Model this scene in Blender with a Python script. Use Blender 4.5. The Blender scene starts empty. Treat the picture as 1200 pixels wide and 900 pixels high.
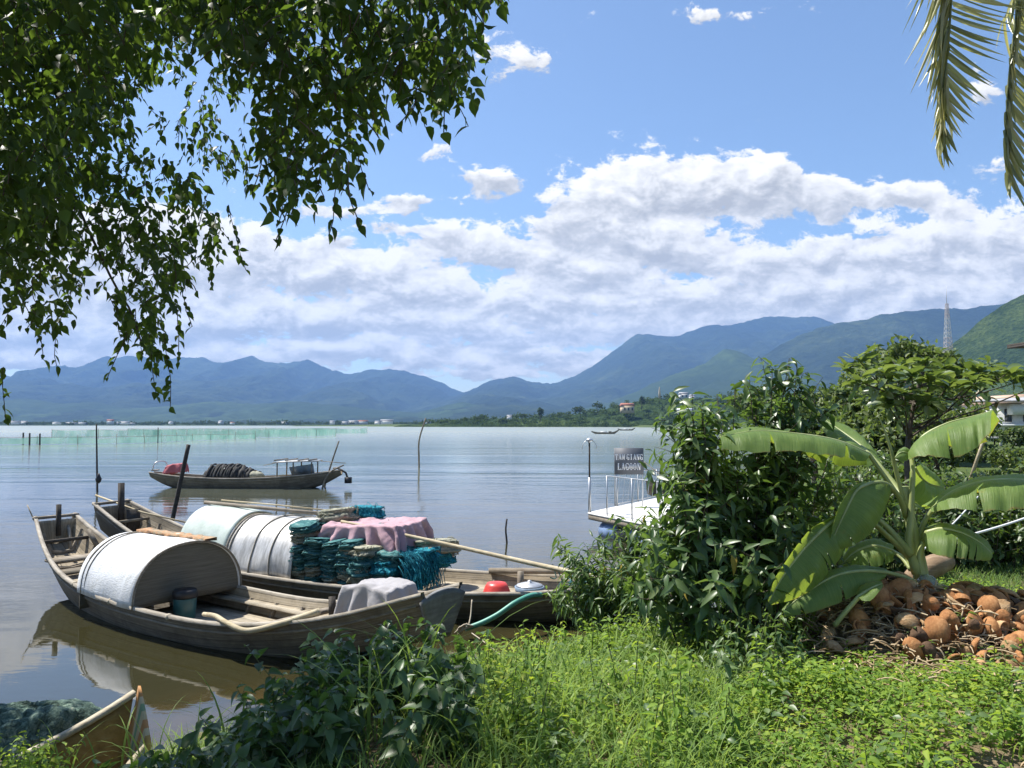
import bpy, math, random
import numpy as np
from mathutils import Vector, Matrix

rnd = random.Random(11)
rng = np.random.default_rng(11)
scene = bpy.context.scene
COL = scene.collection
PI = math.pi
R = math.radians

# ------------------------------------------------------------------ camera
CAM_Z = 3.0
FPX = 902.0                      # focal length in pixels of a 1200 px wide frame
PITCH = math.atan(47.0 / FPX)
cam_d = bpy.data.cameras.new('camera')
cam_d.sensor_width = 36.0
cam_d.lens = FPX / 1200.0 * 36.0
cam_d.clip_start = 0.05
cam_d.clip_end = 80000.0
cam = bpy.data.objects.new('camera', cam_d)
COL.objects.link(cam)
cam.location = (0, 0, CAM_Z)
cam.rotation_euler = (PI / 2 + PITCH, 0, 0)
scene.camera = cam


def ray(px, py):
    u = (px - 600.0) / FPX
    v = (450.0 - py) / FPX
    c, s = math.cos(PITCH), math.sin(PITCH)
    return Vector((u, c - s * v, s + c * v))


def at(px, py, y):
    """world point at depth y seen in direction (px, py)"""
    d = ray(px, py)
    return Vector((0, 0, CAM_Z)) + d * (y / d.y)


def onz(px, py, z=0.0):
    d = ray(px, py)
    return Vector((0, 0, CAM_Z)) + d * ((z - CAM_Z) / d.z)


# ------------------------------------------------------------------ noise
def _hash(ix, iy, iz, seed):
    h = (ix.astype(np.int64) * 374761393 + iy.astype(np.int64) * 668265263 + iz.astype(np.int64) * 2147483647 + seed * 974634777) & 0xffffffff
    h = ((h ^ (h >> 13)) * 1274126177) & 0xffffffff
    h = ((h ^ (h >> 16)) * 2246822519) & 0xffffffff
    h = h ^ (h >> 15)
    return (h & 0xffffff) / float(0xffffff)


def vnoise(x, y, z=0.0, seed=0):
    x = np.asarray(x, float); y = np.asarray(y, float); z = np.asarray(z, float) + 0 * x
    ix, iy, iz = np.floor(x), np.floor(y), np.floor(z)
    fx, fy, fz = x - ix, y - iy, z - iz
    fx = fx * fx * (3 - 2 * fx); fy = fy * fy * (3 - 2 * fy); fz = fz * fz * (3 - 2 * fz)
    r = 0
    for a in (0, 1):
        for b in (0, 1):
            for c in (0, 1):
                w = (fx if a else 1 - fx) * (fy if b else 1 - fy) * (fz if c else 1 - fz)
                r = r + w * _hash(ix + a, iy + b, iz + c, seed)
    return r


def fbm(x, y, z=0.0, seed=0, octv=4, gain=0.5, lac=2.03):
    s = 0; a = 1; t = 0
    x = np.asarray(x, float); y = np.asarray(y, float)
    for k in range(octv):
        s = s + a * vnoise(x, y, z, seed + k * 17)
        t += a; a *= gain
        x = x * lac; y = y * lac; z = np.asarray(z) * lac
    return s / t


def sstep(a, b, x):
    t = np.clip((np.asarray(x, float) - a) / (b - a), 0, 1)
    return t * t * (3 - 2 * t)


def crv(t, pts):
    """smooth curve through (t, value) control points"""
    xs = np.array([p[0] for p in pts], float); ys = np.array([p[1] for p in pts], float)
    m = np.gradient(ys, xs)
    t = np.asarray(t, float)
    i = np.clip(np.searchsorted(xs, t) - 1, 0, len(xs) - 2)
    h = xs[i + 1] - xs[i]
    u = np.clip((t - xs[i]) / h, 0, 1)
    return ((2 * u**3 - 3 * u**2 + 1) * ys[i] + (u**3 - 2 * u**2 + u) * h * m[i]
            + (-2 * u**3 + 3 * u**2) * ys[i + 1] + (u**3 - u**2) * h * m[i + 1])


def resample(pts, n):
    """smooth resampling of a polyline of vectors"""
    P = np.array([list(p) for p in pts], float)
    d = np.r_[0, np.cumsum(np.linalg.norm(np.diff(P, axis=0), axis=1))]
    d /= d[-1]
    t = np.linspace(0, 1, n)
    return np.stack([crv(t, list(zip(d, P[:, k]))) for k in range(P.shape[1])], 1)


def unit(a):
    a = np.asarray(a, float)
    return a / np.maximum(np.linalg.norm(a, axis=-1, keepdims=True), 1e-9)


# ------------------------------------------------------------------ objects
ORG = {}


def tag(o, label=None, cat=None, group=None, kind=None):
    if label: o['label'] = label
    if cat: o['category'] = cat
    if group: o['group'] = group
    if kind: o['kind'] = kind
    return o


def thing(name, label, cat, loc=(0, 0, 0), rz=0.0, group=None):
    o = bpy.data.objects.new(name, None)
    COL.objects.link(o)
    o.location = loc
    o.rotation_euler = (0, 0, rz)
    o.empty_display_size = 0.1
    ORG[o.name] = Vector(loc) if rz == 0.0 else Vector((0, 0, 0))
    return tag(o, label, cat, group)


class MB:
    """collects geometry, then links it as ONE mesh object"""

    def __init__(self):
        self.V = []; self.n = 0; self.loops = []; self.tot = []; self.uv = []; self.has_uv = False

    def add(self, V, F, uv=None):
        V = np.asarray([list(v) for v in V] if not isinstance(V, np.ndarray) else V, float).reshape(-1, 3)
        if isinstance(F, np.ndarray):
            self.loops.append((F + self.n).ravel()); self.tot.append(np.full(len(F), F.shape[1]))
        else:
            self.loops.append(np.array([i for f in F for i in f]) + self.n); self.tot.append(np.array([len(f) for f in F]))
        self.V.append(V); self.n += len(V)
        if uv is not None:
            self.has_uv = True
            self.uv.append(np.asarray(uv, float).reshape(-1, 2))
        else:
            self.uv.append(np.zeros((len(V), 2)))
        return self

    def mesh(self, name, org=None):
        V = np.concatenate(self.V); L = np.concatenate(self.loops).astype(np.int32); T = np.concatenate(self.tot).astype(np.int32)
        if org is not None:
            V = V - np.array(org)
        me = bpy.data.meshes.new(name)
        me.vertices.add(len(V)); me.vertices.foreach_set('co', V.astype(np.float32).ravel())
        me.loops.add(len(L)); me.loops.foreach_set('vertex_index', L)
        me.polygons.add(len(T))
        me.polygons.foreach_set('loop_start', np.r_[0, np.cumsum(T)[:-1]].astype(np.int32))
        if self.has_uv:
            lay = me.uv_layers.new(name='UVMap')
            lay.data.foreach_set('uv', np.concatenate(self.uv)[L].astype(np.float32).ravel())
        me.update(calc_edges=True)
        return me

    def build(self, name, material, parent=None, smooth=False, world=True, label=None):
        """world=True: vertices are world coordinates; the thing's own location is taken off"""
        org = None
        if parent is not None and world:
            org = ORG.get(parent.name)
        me = self.mesh(name, org)
        me.materials.append(material)
        if smooth:
            me.polygons.foreach_set('use_smooth', np.ones(len(me.polygons), bool))
        o = bpy.data.objects.new(name, me)
        COL.objects.link(o)
        if parent is not None:
            o.parent = parent
            ORG[o.name] = ORG.get(parent.name, Vector((0, 0, 0)))
        if label: o['label'] = label
        return o


def single(name, mb, material, label, cat, group=None, smooth=False, kind=None):
    """a thing that is one mesh: its origin at the middle of its base"""
    V = np.concatenate(mb.V)
    org = Vector(((V[:, 0].min() + V[:, 0].max()) / 2, (V[:, 1].min() + V[:, 1].max()) / 2, V[:, 2].min()))
    me = mb.mesh(name, org)
    me.materials.append(material)
    if smooth: me.polygons.foreach_set('use_smooth', np.ones(len(me.polygons), bool))
    o = bpy.data.objects.new(name, me); COL.objects.link(o); o.location = org
    return tag(o, label, cat, group, kind)


def setting(name, mb, material, smooth=True, kind='structure'):
    me = mb.mesh(name); me.materials.append(material)
    if smooth: me.polygons.foreach_set('use_smooth', np.ones(len(me.polygons), bool))
    o = bpy.data.objects.new(name, me); COL.objects.link(o)
    o['kind'] = kind
    return o


def copy_tree(o, parent=None):
    c = o.copy(); COL.objects.link(c)
    if parent is not None: c.parent = parent
    for ch in list(o.children):
        copy_tree(ch, c)
    return c


# ------------------------------------------------------------------ shapes
def frame_of(d, up=(0, 0, 1)):
    d = unit(d); up = np.asarray(up, float)
    if abs(np.dot(d, up)) > 0.98: up = np.array((1.0, 0, 0))
    s = unit(np.cross(d, up)); n = np.cross(s, d)
    return s, n


def tube(mb, pts, rad, n=8, cap=True, squash=1.0):
    P = np.array([list(p) for p in pts], float); m = len(P)
    rad = np.broadcast_to(np.asarray(rad, float), (m,))
    T = unit(np.gradient(P, axis=0))
    s, nn = frame_of(T[0])
    a = np.arange(n) * 2 * PI / n
    rings = []
    for i in range(m):
        s = unit(s - T[i] * np.dot(s, T[i])); nn = np.cross(s, T[i])
        rings.append(P[i] + rad[i] * (np.cos(a)[:, None] * s + squash * np.sin(a)[:, None] * nn))
    V = np.concatenate(rings)
    i, j = np.meshgrid(np.arange(m - 1), np.arange(n), indexing='ij'); i = i.ravel(); j = j.ravel(); k = (j + 1) % n
    F = [tuple(f) for f in np.stack([i * n + j, i * n + k, (i + 1) * n + k, (i + 1) * n + j], 1)]
    if cap: F += [tuple(range(n))[::-1], tuple((m - 1) * n + q for q in range(n))]
    u = np.repeat(np.linspace(0, 1, m), n); v = np.tile(np.arange(n) / n, m)
    mb.add(V, F, np.stack([u, v], 1))
    return mb


def bar(mb, a, b, w, h, up=(0, 0, 1)):
    """rectangular beam from a to b, w wide and h high"""
    a = np.array(list(a), float); b = np.array(list(b), float)
    s, n = frame_of(b - a, up)
    V = [p + sx * s * w / 2 + sz * n * h / 2 for p in (a, b) for sx, sz in ((-1, -1), (1, -1), (1, 1), (-1, 1))]
    F = [(3, 2, 1, 0), (4, 5, 6, 7), (0, 1, 5, 4), (1, 2, 6, 5), (2, 3, 7, 6), (3, 0, 4, 7)]
    mb.add(np.array(V), F)
    return mb


def box(mb, c, s, rz=0.0, jit=0.0):
    x, y, z = np.array(s) / 2.0
    V = np.array([(sx * x, sy * y, sz * z) for sz in (-1, 1) for sx, sy in ((-1, -1), (1, -1), (1, 1), (-1, 1))], float)
    if jit: V += rng.normal(0, jit, V.shape)
    cs, sn = math.cos(rz), math.sin(rz)
    V = np.stack([V[:, 0] * cs - V[:, 1] * sn, V[:, 0] * sn + V[:, 1] * cs, V[:, 2]], 1) + np.array(list(c))
    mb.add(V, [(3, 2, 1, 0), (4, 5, 6, 7), (0, 1, 5, 4), (1, 2, 6, 5), (2, 3, 7, 6), (3, 0, 4, 7)])
    return mb


def lathe(mb, c, prof, n=20):
    """prof: (radius, z) pairs"""
    c = np.array(list(c)); a = np.arange(n) * 2 * PI / n; m = len(prof)
    V = np.concatenate([np.stack([r * np.cos(a), r * np.sin(a), np.full(n, z)], 1) for r, z in prof]) + c
    F = [(i * n + j, i * n + (j + 1) % n, (i + 1) * n + (j + 1) % n, (i + 1) * n + j) for i in range(m - 1) for j in range(n)]
    F += [tuple(range(n))[::-1]]
    if prof[-1][0] > 1e-4: F += [tuple((m - 1) * n + q for q in range(n))]
    mb.add(V, F)
    return mb


def grid(mb, P, uv=True, flip=False):
    """P: (a, b, 3) array of points -> quads"""
    a, b = P.shape[:2]
    i, j = np.meshgrid(np.arange(a - 1), np.arange(b - 1), indexing='ij'); i = i.ravel(); j = j.ravel()
    F = np.stack([i * b + j, (i + 1) * b + j, (i + 1) * b + j + 1, i * b + j + 1], 1)
    if flip: F = F[:, ::-1]
    U = np.stack(np.meshgrid(np.linspace(0, 1, a), np.linspace(0, 1, b), indexing='ij'), -1).reshape(-1, 2)
    mb.add(P.reshape(-1, 3), F, U if uv else None)
    return mb


def slab(mb, P, th):
    """a sheet P (a, b, 3) given thickness th along its normals, closed"""
    a, b = P.shape[:2]
    du = np.gradient(P, axis=0); dv = np.gradient(P, axis=1)
    N = unit(np.cross(du, dv))
    Q = P - N * th
    V = np.concatenate([P.reshape(-1, 3), Q.reshape(-1, 3)])
    i, j = np.meshgrid(np.arange(a - 1), np.arange(b - 1), indexing='ij'); i = i.ravel(); j = j.ravel()
    F1 = np.stack([i * b + j, (i + 1) * b + j, (i + 1) * b + j + 1, i * b + j + 1], 1)
    o = a * b
    F2 = F1[:, ::-1] + o
    E = []
    for k in range(a - 1):
        E += [(k * b, o + k * b, o + (k + 1) * b, (k + 1) * b)]
        e = b - 1
        E += [(k * b + e, (k + 1) * b + e, o + (k + 1) * b + e, o + k * b + e)]
    for k in range(b - 1):
        E += [(k, k + 1, o + k + 1, o + k)]
        e = (a - 1) * b
        E += [(e + k, o + e + k, o + e + k + 1, e + k + 1)]
    U = np.stack(np.meshgrid(np.linspace(0, 1, a), np.linspace(0, 1, b), indexing='ij'), -1).reshape(-1, 2)
    mb.add(V, np.concatenate([F1, F2, np.array(E)]), np.concatenate([U, U]))
    return mb


# ------------------------------------------------------------------ leaves
def _tmpl(half, nmid):
    """half: (v, half width) of the side outline; midrib points between"""
    vs = [h[0] for h in half]; ws = [h[1] for h in half]
    pts = [(0, 0)] + [(0, v) for v in vs] + [(0, 1)]
    m = len(vs)
    L0 = len(pts); pts += [(-w, v) for v, w in half]
    R0 = len(pts); pts += [(w, v) for v, w in half]
    F = [(0, 1, L0), (0, R0, 1)]
    for k in range(m - 1):
        F += [(1 + k, 2 + k, L0 + k + 1, L0 + k), (2 + k, 1 + k, R0 + k, R0 + k + 1)]
    F += [(m, m + 1, L0 + m - 1), (m + 1, m, R0 + m - 1)]
    return np.array(pts, float), F


T_OVATE = _tmpl([(.14, .34), (.36, .5), (.62, .36), (.82, .13)], 4)
T_OVATE3 = _tmpl([(.25, .46), (.6, .38)], 2)
T_LANCE = _tmpl([(.22, .38), (.45, .5), (.75, .3)], 3)
T_ROUND = _tmpl([(.2, .3), (.5, .46), (.8, .42)], 3)
T_QUAD = (np.array([(0, 0), (-.5, .5), (0, 1), (.5, .5)], float), [(0, 3, 2), (0, 2, 1)])
T_HEART = _tmpl([(.02, .34), (.2, .52), (.5, .42), (.78, .17)], 4)


def leaves(mb, P, A, N, L, W, tmpl=T_OVATE3, fold=0.25, curl=0.25):
    """many leaves at once: P base points, A axes, N rough normals, L lengths, W widths"""
    P = np.asarray(P, float); n = len(P)
    if n == 0: return mb
    A = unit(A); N = unit(N - A * np.sum(N * A, 1, keepdims=True) + 1e-6)
    S = np.cross(A, N)
    L = np.broadcast_to(np.asarray(L, float), (n,)); W = np.broadcast_to(np.asarray(W, float), (n,))
    pts, F = tmpl
    u = pts[:, 0]; v = pts[:, 1]
    f = np.asarray(fold) * (0.4 + 1.2 * rng.random(n)); c = np.asarray(curl) * (0.2 + 1.5 * rng.random(n))
    X = W[:, None] * u[None]
    Y = L[:, None] * v[None]
    Z = f[:, None] * W[:, None] * np.abs(u)[None] * 2 - c[:, None] * L[:, None] * (v**2)[None]
    V = P[:, None] + X[..., None] * S[:, None] + Y[..., None] * A[:, None] + Z[..., None] * N[:, None]
    m = len(pts)
    by = {}
    for fc in F: by.setdefault(len(fc), []).append(fc)
    base = (np.arange(n) * m)[:, None, None]
    Vf = V.reshape(-1, 3)
    U = np.tile(np.stack([u + .5, v], 1), (n, 1))
    first = True
    n0 = mb.n
    for k, fs in by.items():
        FF = (np.array(fs)[None] + base).reshape(-1, k)
        if first:
            mb.add(Vf, FF, U); first = False
        else:
            mb.loops.append((FF + n0).ravel()); mb.tot.append(np.full(len(FF), k))
    return mb


def rdir(n):
    return unit(rng.normal(size=(n, 3)))


def shoot(p, d, length, n=8, pull=(0, 0, 0), wob=0.15):
    """a growing stem: points from p, first direction d, bent by pull along its way"""
    p = np.array(list(p), float); d = unit(np.array(list(d), float)); pull = np.array(pull, float)
    out = [p.copy()]; st = length / (n - 1)
    for k in range(n - 1):
        d = unit(d + pull / (n - 1) + rng.normal(0, wob / math.sqrt(n), 3))
        p = p + d * st
        out.append(p.copy())
    return np.array(out)


def along(pts, t):
    """points and tangents of a polyline at parameters t"""
    m = len(pts); t = np.asarray(t) * (m - 1)
    i = np.clip(np.floor(t).astype(int), 0, m - 2); f = (t - i)[:, None]
    return pts[i] * (1 - f) + pts[i + 1] * f, unit(pts[i + 1] - pts[i])


class Foliage:
    """gathers leaf bases for one mesh"""

    def __init__(self): self.P = []; self.A = []; self.N = []; self.L = []; self.W = []

    def put(self, P, A, N, L, W):
        n = len(P)
        self.P.append(np.asarray(P)); self.A.append(np.asarray(A)); self.N.append(np.asarray(N))
        self.L.append(np.broadcast_to(L, (n,))); self.W.append(np.broadcast_to(W, (n,)))

    def on(self, pts, n, t0, t1, L, asp, out=0.9, droop=0.4, up=0.5, jit=0.35):
        """n leaves in a spiral on a stem"""
        t = np.linspace(t0, t1, n) + rng.normal(0, .3 / max(n, 1), n); t = np.clip(t, 0, 1)
        P, T = along(pts, t)
        ang = np.arange(n) * 2.4 + rng.random() * 6.28
        s = unit(np.cross(T, np.tile((0.31, .2, .93), (n, 1)) + 1e-3)); b = np.cross(T, s)
        rad = np.cos(ang)[:, None] * s + np.sin(ang)[:, None] * b
        A = unit(T * (1 - out) + rad * out + np.array((0, 0, -droop)) + rng.normal(0, jit, (n, 3)) * .5)
        N = np.tile((0, 0, up), (n, 1)) + T * .6 + rng.normal(0, jit, (n, 3))
        Ls = L * (0.7 + .6 * rng.random(n)) * (1 - .25 * (np.linspace(0, 1, n)**3))
        self.put(P, A, N, Ls, Ls * asp * (.85 + .3 * rng.random(n)))

    def mesh_into(self, mb, tmpl, fold=.25, curl=.25):
        if not self.P: return mb
        c = np.concatenate
        return leaves(mb, c(self.P), c(self.A), c(self.N), c(self.L), c(self.W), tmpl, fold, curl)

    def count(self): return sum(len(p) for p in self.P)
# ------------------------------------------------------------------ materials
class NT:
    def __init__(self, tree): self.t = tree

    def n(self, kind, **kw):
        nd = self.t.nodes.new(kind)
        ins = kw.pop('ins', {})
        for k, v in kw.items(): setattr(nd, k, v)
        for k, v in ins.items(): self.set(nd.inputs[k], v)
        return nd

    def set(self, sock, v):
        if isinstance(v, bpy.types.NodeSocket): self.t.links.new(v, sock)
        elif isinstance(v, bpy.types.Node): self.t.links.new(v.outputs[0], sock)
        else:
            if sock.type == 'RGBA' and len(v) == 3: v = (*v, 1)
            sock.default_value = v

    def math(self, op, a, b=0.0, c=None, clamp=False):
        nd = self.n('ShaderNodeMath', operation=op, use_clamp=clamp)
        self.set(nd.inputs[0], a); self.set(nd.inputs[1], b)
        if c is not None: self.set(nd.inputs[2], c)
        return nd.outputs[0]

    def mix(self, f, a, b, blend='MIX'):
        nd = self.n('ShaderNodeMix', data_type='RGBA', blend_type=blend)
        self.set(nd.inputs[0], f); self.set(nd.inputs[6], a); self.set(nd.inputs[7], b)
        return nd.outputs[2]

    def ramp(self, f, stops, interp='LINEAR'):
        nd = self.n('ShaderNodeValToRGB')
        cr = nd.color_ramp; cr.interpolation = interp
        while len(cr.elements) < len(stops): cr.elements.new(0.5)
        for e, (p, c) in zip(cr.elements, stops):
            e.position = p
            e.color = (*c, 1) if not isinstance(c, (int, float)) else (c, c, c, 1)
        self.set(nd.inputs[0], f)
        return nd.outputs[0]

    def noise(self, vec, scale, detail=4, rough=.55, dist=0.0, dim='3D'):
        nd = self.n('ShaderNodeTexNoise', noise_dimensions=dim)
        if vec is not None: self.set(nd.inputs['Vector'], vec)
        nd.inputs['Scale'].default_value = scale; nd.inputs['Detail'].default_value = detail
        nd.inputs['Roughness'].default_value = rough; nd.inputs['Distortion'].default_value = dist
        return nd.outputs['Fac']

    def scale(self, vec, s):
        nd = self.n('ShaderNodeVectorMath', operation='MULTIPLY')
        self.set(nd.inputs[0], vec); nd.inputs[1].default_value = s
        return nd.outputs[0]

    def coord(self, what='Object'):
        return self.n('ShaderNodeTexCoord').outputs[what]


def new_mat(name):
    m = bpy.data.materials.new(name); m.use_nodes = True
    m.node_tree.nodes.clear()
    return m, NT(m.node_tree)


def finish(m, nt, shader):
    out = nt.n('ShaderNodeOutputMaterial')
    nt.t.links.new(shader if isinstance(shader, bpy.types.NodeSocket) else shader.outputs[0], out.inputs[0])
    return m


def bump(nt, h, strength=.3, dist=.01):
    return nt.n('ShaderNodeBump', ins={'Height': h, 'Strength': strength, 'Distance': dist}).outputs[0]


def stone_like(name, stops, scale=4.0, rough=.75, bmp=.25, bdist=.01, stretch=(1, 1, 1), fine=30., coord='Object', spec=.3, metal=0.0):
    """uneven, slightly dirty surface: colour from two noises, small relief"""
    m, nt = new_mat(name)
    v = nt.scale(nt.coord(coord), stretch)
    a = nt.noise(v, scale, 5, .6, .3)
    b = nt.noise(v, fine, 3, .6)
    f = nt.math('ADD', nt.math('MULTIPLY', a, .75), nt.math('MULTIPLY', b, .25))
    c = nt.ramp(f, stops)
    p = nt.n('ShaderNodeBsdfPrincipled', ins={'Base Color': c, 'Roughness': rough, 'Specular IOR Level': spec, 'Metallic': metal})
    nt.set(p.inputs['Normal'], bump(nt, nt.math('ADD', a, nt.math('MULTIPLY', b, .6)), bmp, bdist))
    return finish(m, nt, p)


def wood_mat(name, stops, along=(0.6, 9, 9), scale=2.0, rough=.8, planks=0, use_uv=False, seam=0.08, dirt=.5):
    """weathered wood: grain along local x (or UV u), optional plank seams"""
    m, nt = new_mat(name)
    if use_uv:
        uv = nt.n('ShaderNodeUVMap').outputs[0]
        v = nt.scale(uv, along)
    else:
        v = nt.scale(nt.coord('Object'), along)
    g = nt.noise(v, scale, 6, .65, .25)
    big = nt.noise(nt.coord('Object'), 1.7, 4, .6)
    f = nt.math('ADD', nt.math('MULTIPLY', g, .65), nt.math('MULTIPLY', big, .35))
    c = nt.ramp(f, stops)
    h = g
    if planks and use_uv:
        sep = nt.n('ShaderNodeSeparateXYZ', ins={0: uv})
        w = nt.math('MULTIPLY', sep.outputs[1], float(planks))
        w = nt.math('ADD', w, nt.math('MULTIPLY', nt.math('SUBTRACT', big, .5), .12))
        fr = nt.math('FRACT', w)
        line = nt.math('SMOOTH_MIN', fr, nt.math('SUBTRACT', 1.0, fr), .02)
        sm = nt.n('ShaderNodeMapRange', ins={0: line, 1: 0.0, 2: seam, 3: 0.0, 4: 1.0}).outputs[0]
        c = nt.mix(sm, nt.mix(.72, c, (0.02, .017, .012)), c)
        tone = nt.n('ShaderNodeTexWhiteNoise', noise_dimensions='1D', ins={'W': nt.math('FLOOR', w)}).outputs[0]
        c = nt.mix(nt.math('MULTIPLY', tone, .35), c, (.05, .043, .035))
        h = nt.math('ADD', nt.math('MULTIPLY', g, .35), sm)
    st = nt.ramp(nt.noise(nt.coord('Object'), 3.1, 5, .7, .6), [(.45, 0.0), (.7, 1.0)])
    c = nt.mix(nt.math('MULTIPLY', st, dirt), c, (.045, .04, .03))
    p = nt.n('ShaderNodeBsdfPrincipled', ins={'Base Color': c, 'Roughness': rough, 'Specular IOR Level': .25})
    nt.set(p.inputs['Normal'], bump(nt, h, .55, .012))
    return finish(m, nt, p)


def leaf_mat(name, stops, rough=.42, trans=.32, tcol=(.25, .38, .04), spec=.45, patch=None):
    """leaves: each leaf (mesh island) takes its own tone; light passes through"""
    m, nt = new_mat(name)
    r = nt.n('ShaderNodeNewGeometry').outputs['Random Per Island']
    big = nt.noise(nt.coord('Object'), patch or 1.3, 3, .6)
    f = nt.math('ADD', nt.math('MULTIPLY', r, .72), nt.math('MULTIPLY', nt.math('SUBTRACT', big, .32), .75), clamp=True)
    c = nt.ramp(f, stops)
    p = nt.n('ShaderNodeBsdfPrincipled', ins={'Base Color': c, 'Roughness': rough, 'Specular IOR Level': spec})
    t = nt.n('ShaderNodeBsdfTranslucent', ins={'Color': nt.mix(.5, nt.mix(1.0, c, (2.3, 2.3, 1.2), 'MULTIPLY'), tcol)})
    mx = nt.n('ShaderNodeMixShader', ins={0: trans})
    nt.t.links.new(p.outputs[0], mx.inputs[1]); nt.t.links.new(t.outputs[0], mx.inputs[2])
    return finish(m, nt, mx)


def plain(name, col, rough=.6, metal=0.0, spec=.4, var=.25, scale=6.0, bmp=.08):
    lo = tuple(x * (1 - var) for x in col); hi = tuple(min(1, x * (1 + var * .6)) for x in col)
    return stone_like(name, [(.3, lo), (.5, col), (.72, hi)], scale, rough, bmp, .006, spec=spec, metal=metal)


def net_mat(name, c1, c2, c3, sx=(3, 3, 60)):
    """heaped netting: fine strands of several tones"""
    m, nt = new_mat(name)
    v = nt.scale(nt.coord('Object'), sx)
    a = nt.noise(v, 1.0, 5, .7, 1.2)
    b = nt.noise(nt.coord('Object'), 60., 3, .7, .5)
    f = nt.math('ADD', nt.math('MULTIPLY', a, .7), nt.math('MULTIPLY', b, .3))
    c = nt.ramp(f, [(.36, (c1[0] * .35, c1[1] * .35, c1[2] * .35)), (.46, c1), (.56, c2), (.64, c3)])
    p = nt.n('ShaderNodeBsdfPrincipled', ins={'Base Color': c, 'Roughness': .8, 'Specular IOR Level': .2})
    nt.set(p.inputs['Normal'], bump(nt, f, .9, .03))
    return finish(m, nt, p)


def cloth_mat(name, col, rough=.9):
    m, nt = new_mat(name)
    a = nt.noise(nt.coord('Object'), 5, 4, .6)
    w = nt.noise(nt.coord('Object'), 350, 2, .5)
    c = nt.mix(a, tuple(x * .8 for x in col), tuple(min(1, x * 1.12) for x in col))
    p = nt.n('ShaderNodeBsdfPrincipled', ins={'Base Color': c, 'Roughness': rough, 'Specular IOR Level': .15, 'Sheen Weight': .15})
    nt.set(p.inputs['Normal'], bump(nt, nt.math('ADD', nt.math('MULTIPLY', a, 2.0), nt.math('MULTIPLY', w, .15)), .35, .02))
    return finish(m, nt, p)


M = {}
M['hull'] = wood_mat('weathered_hull_wood', [(.3, (.09, .074, .055)), (.48, (.20, .170, .13)), (.62, (.32, .28, .22)), (.75, (.43, .385, .315))],
                     along=(14, 90, 1), scale=1.0, planks=11, use_uv=True, seam=.06)
M['lining'] = wood_mat('pale_boat_wood', [(.3, (.23, .185, .125)), (.5, (.44, .37, .265)), (.7, (.59, .51, .385))],
                       along=(10, 60, 1), scale=1.0, planks=13, use_uv=True, seam=.07, dirt=.45)
M['deck'] = wood_mat('sun_bleached_deck', [(.3, (.27, .225, .16)), (.5, (.47, .405, .30)), (.7, (.63, .56, .44))],
                     along=(3, 30, 1), scale=1.6, planks=9, use_uv=True, seam=.06, dirt=.35)
M['rail'] = wood_mat('pale_rail_wood', [(.3, (.20, .175, .14)), (.5, (.36, .32, .26)), (.7, (.52, .48, .41))], dirt=.4)
M['timber'] = wood_mat('grey_timber', [(.3, (.115, .097, .074)), (.5, (.235, .20, .155)), (.7, (.37, .33, .265))], dirt=.4)
M['darktimber'] = wood_mat('dark_wet_timber', [(.3, (.025, .022, .02)), (.5, (.06, .052, .045)), (.7, (.11, .1, .085))], dirt=.5)
M['bamboo'] = wood_mat('dry_bamboo', [(.3, (.30, .24, .14)), (.5, (.46, .39, .26)), (.7, (.6, .53, .39))], dirt=.25)
M['slate'] = wood_mat('painted_bow_board', [(.3, (.08, .083, .086)), (.5, (.16, .163, .165)), (.7, (.25, .25, .25))], along=(8, 1.2, 8), dirt=.35)
m, nt = new_mat('white_plastic_sheet')
oc = nt.coord('Object')
st = nt.noise(nt.scale(oc, (7, 1.2, 1.2)), 1.6, 6, .7, .5); gr = nt.noise(oc, 3.5, 6, .7, .4); fi = nt.noise(nt.scale(oc, (2, 2, 14)), 6, 3, .6)
c = nt.ramp(nt.math('ADD', nt.math('MULTIPLY', st, .5), nt.math('MULTIPLY', gr, .5)), [(.32, (.40, .40, .37)), (.44, (.60, .61, .61)), (.55, (.72, .73, .74)), (.72, (.78, .785, .785))])
c = nt.mix(nt.math('MULTIPLY', nt.ramp(gr, [(.58, 0.0), (.72, 1.0)]), .45), c, (.38, .35, .28))
p = nt.n('ShaderNodeBsdfPrincipled', ins={'Base Color': c, 'Roughness': .55, 'Specular IOR Level': .3})
nt.set(p.inputs['Normal'], bump(nt, nt.math('ADD', fi, gr), .35, .02))
M['white_sheet'] = finish(m, nt, p)
M['alu'] = stone_like('dull_aluminium_sheet', [(.34, (.30, .29, .265)), (.5, (.50, .49, .465)), (.66, (.66, .65, .625))], 3.0, .42, .25, .01, (5, 1, 1), 25., spec=.5, metal=.25)
M['green_sheet'] = stone_like('faded_green_sheet', [(.3, (.33, .39, .35)), (.5, (.45, .51, .46)), (.7, (.58, .62, .58))], 3.0, .5, .2, .01, (1, 1, 1), 25.)
M['panel'] = stone_like('matting_end_panel', [(.3, (.095, .085, .065)), (.5, (.15, .135, .105)), (.72, (.20, .185, .15))], 2.0, .85, .5, .012, (1, 1, 34), 12.)
M['teal_net'] = net_mat('teal_netting', (.025, .115, .12), (.085, .22, .215), (.46, .47, .38), (3, 3, 46))
M['pale_net'] = net_mat('pale_netting', (.22, .22, .16), (.42, .41, .31), (.62, .6, .48), (3, 3, 40))
M['blue_net'] = net_mat('blue_netting', (.008, .13, .18), (.02, .28, .36), (.10, .45, .52), (18, 18, 10))
M['green_net'] = net_mat('green_netting', (.07, .115, .09), (.15, .22, .175), (.30, .34, .26), (14, 14, 14))
M['grey_net'] = net_mat('grey_netting', (.03, .03, .03), (.075, .072, .066), (.15, .145, .13), (16, 3, 3))
M['pink'] = cloth_mat('pink_cloth', (.46, .295, .33))
M['grey_cloth'] = cloth_mat('grey_cloth', (.36, .345, .35))
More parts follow.
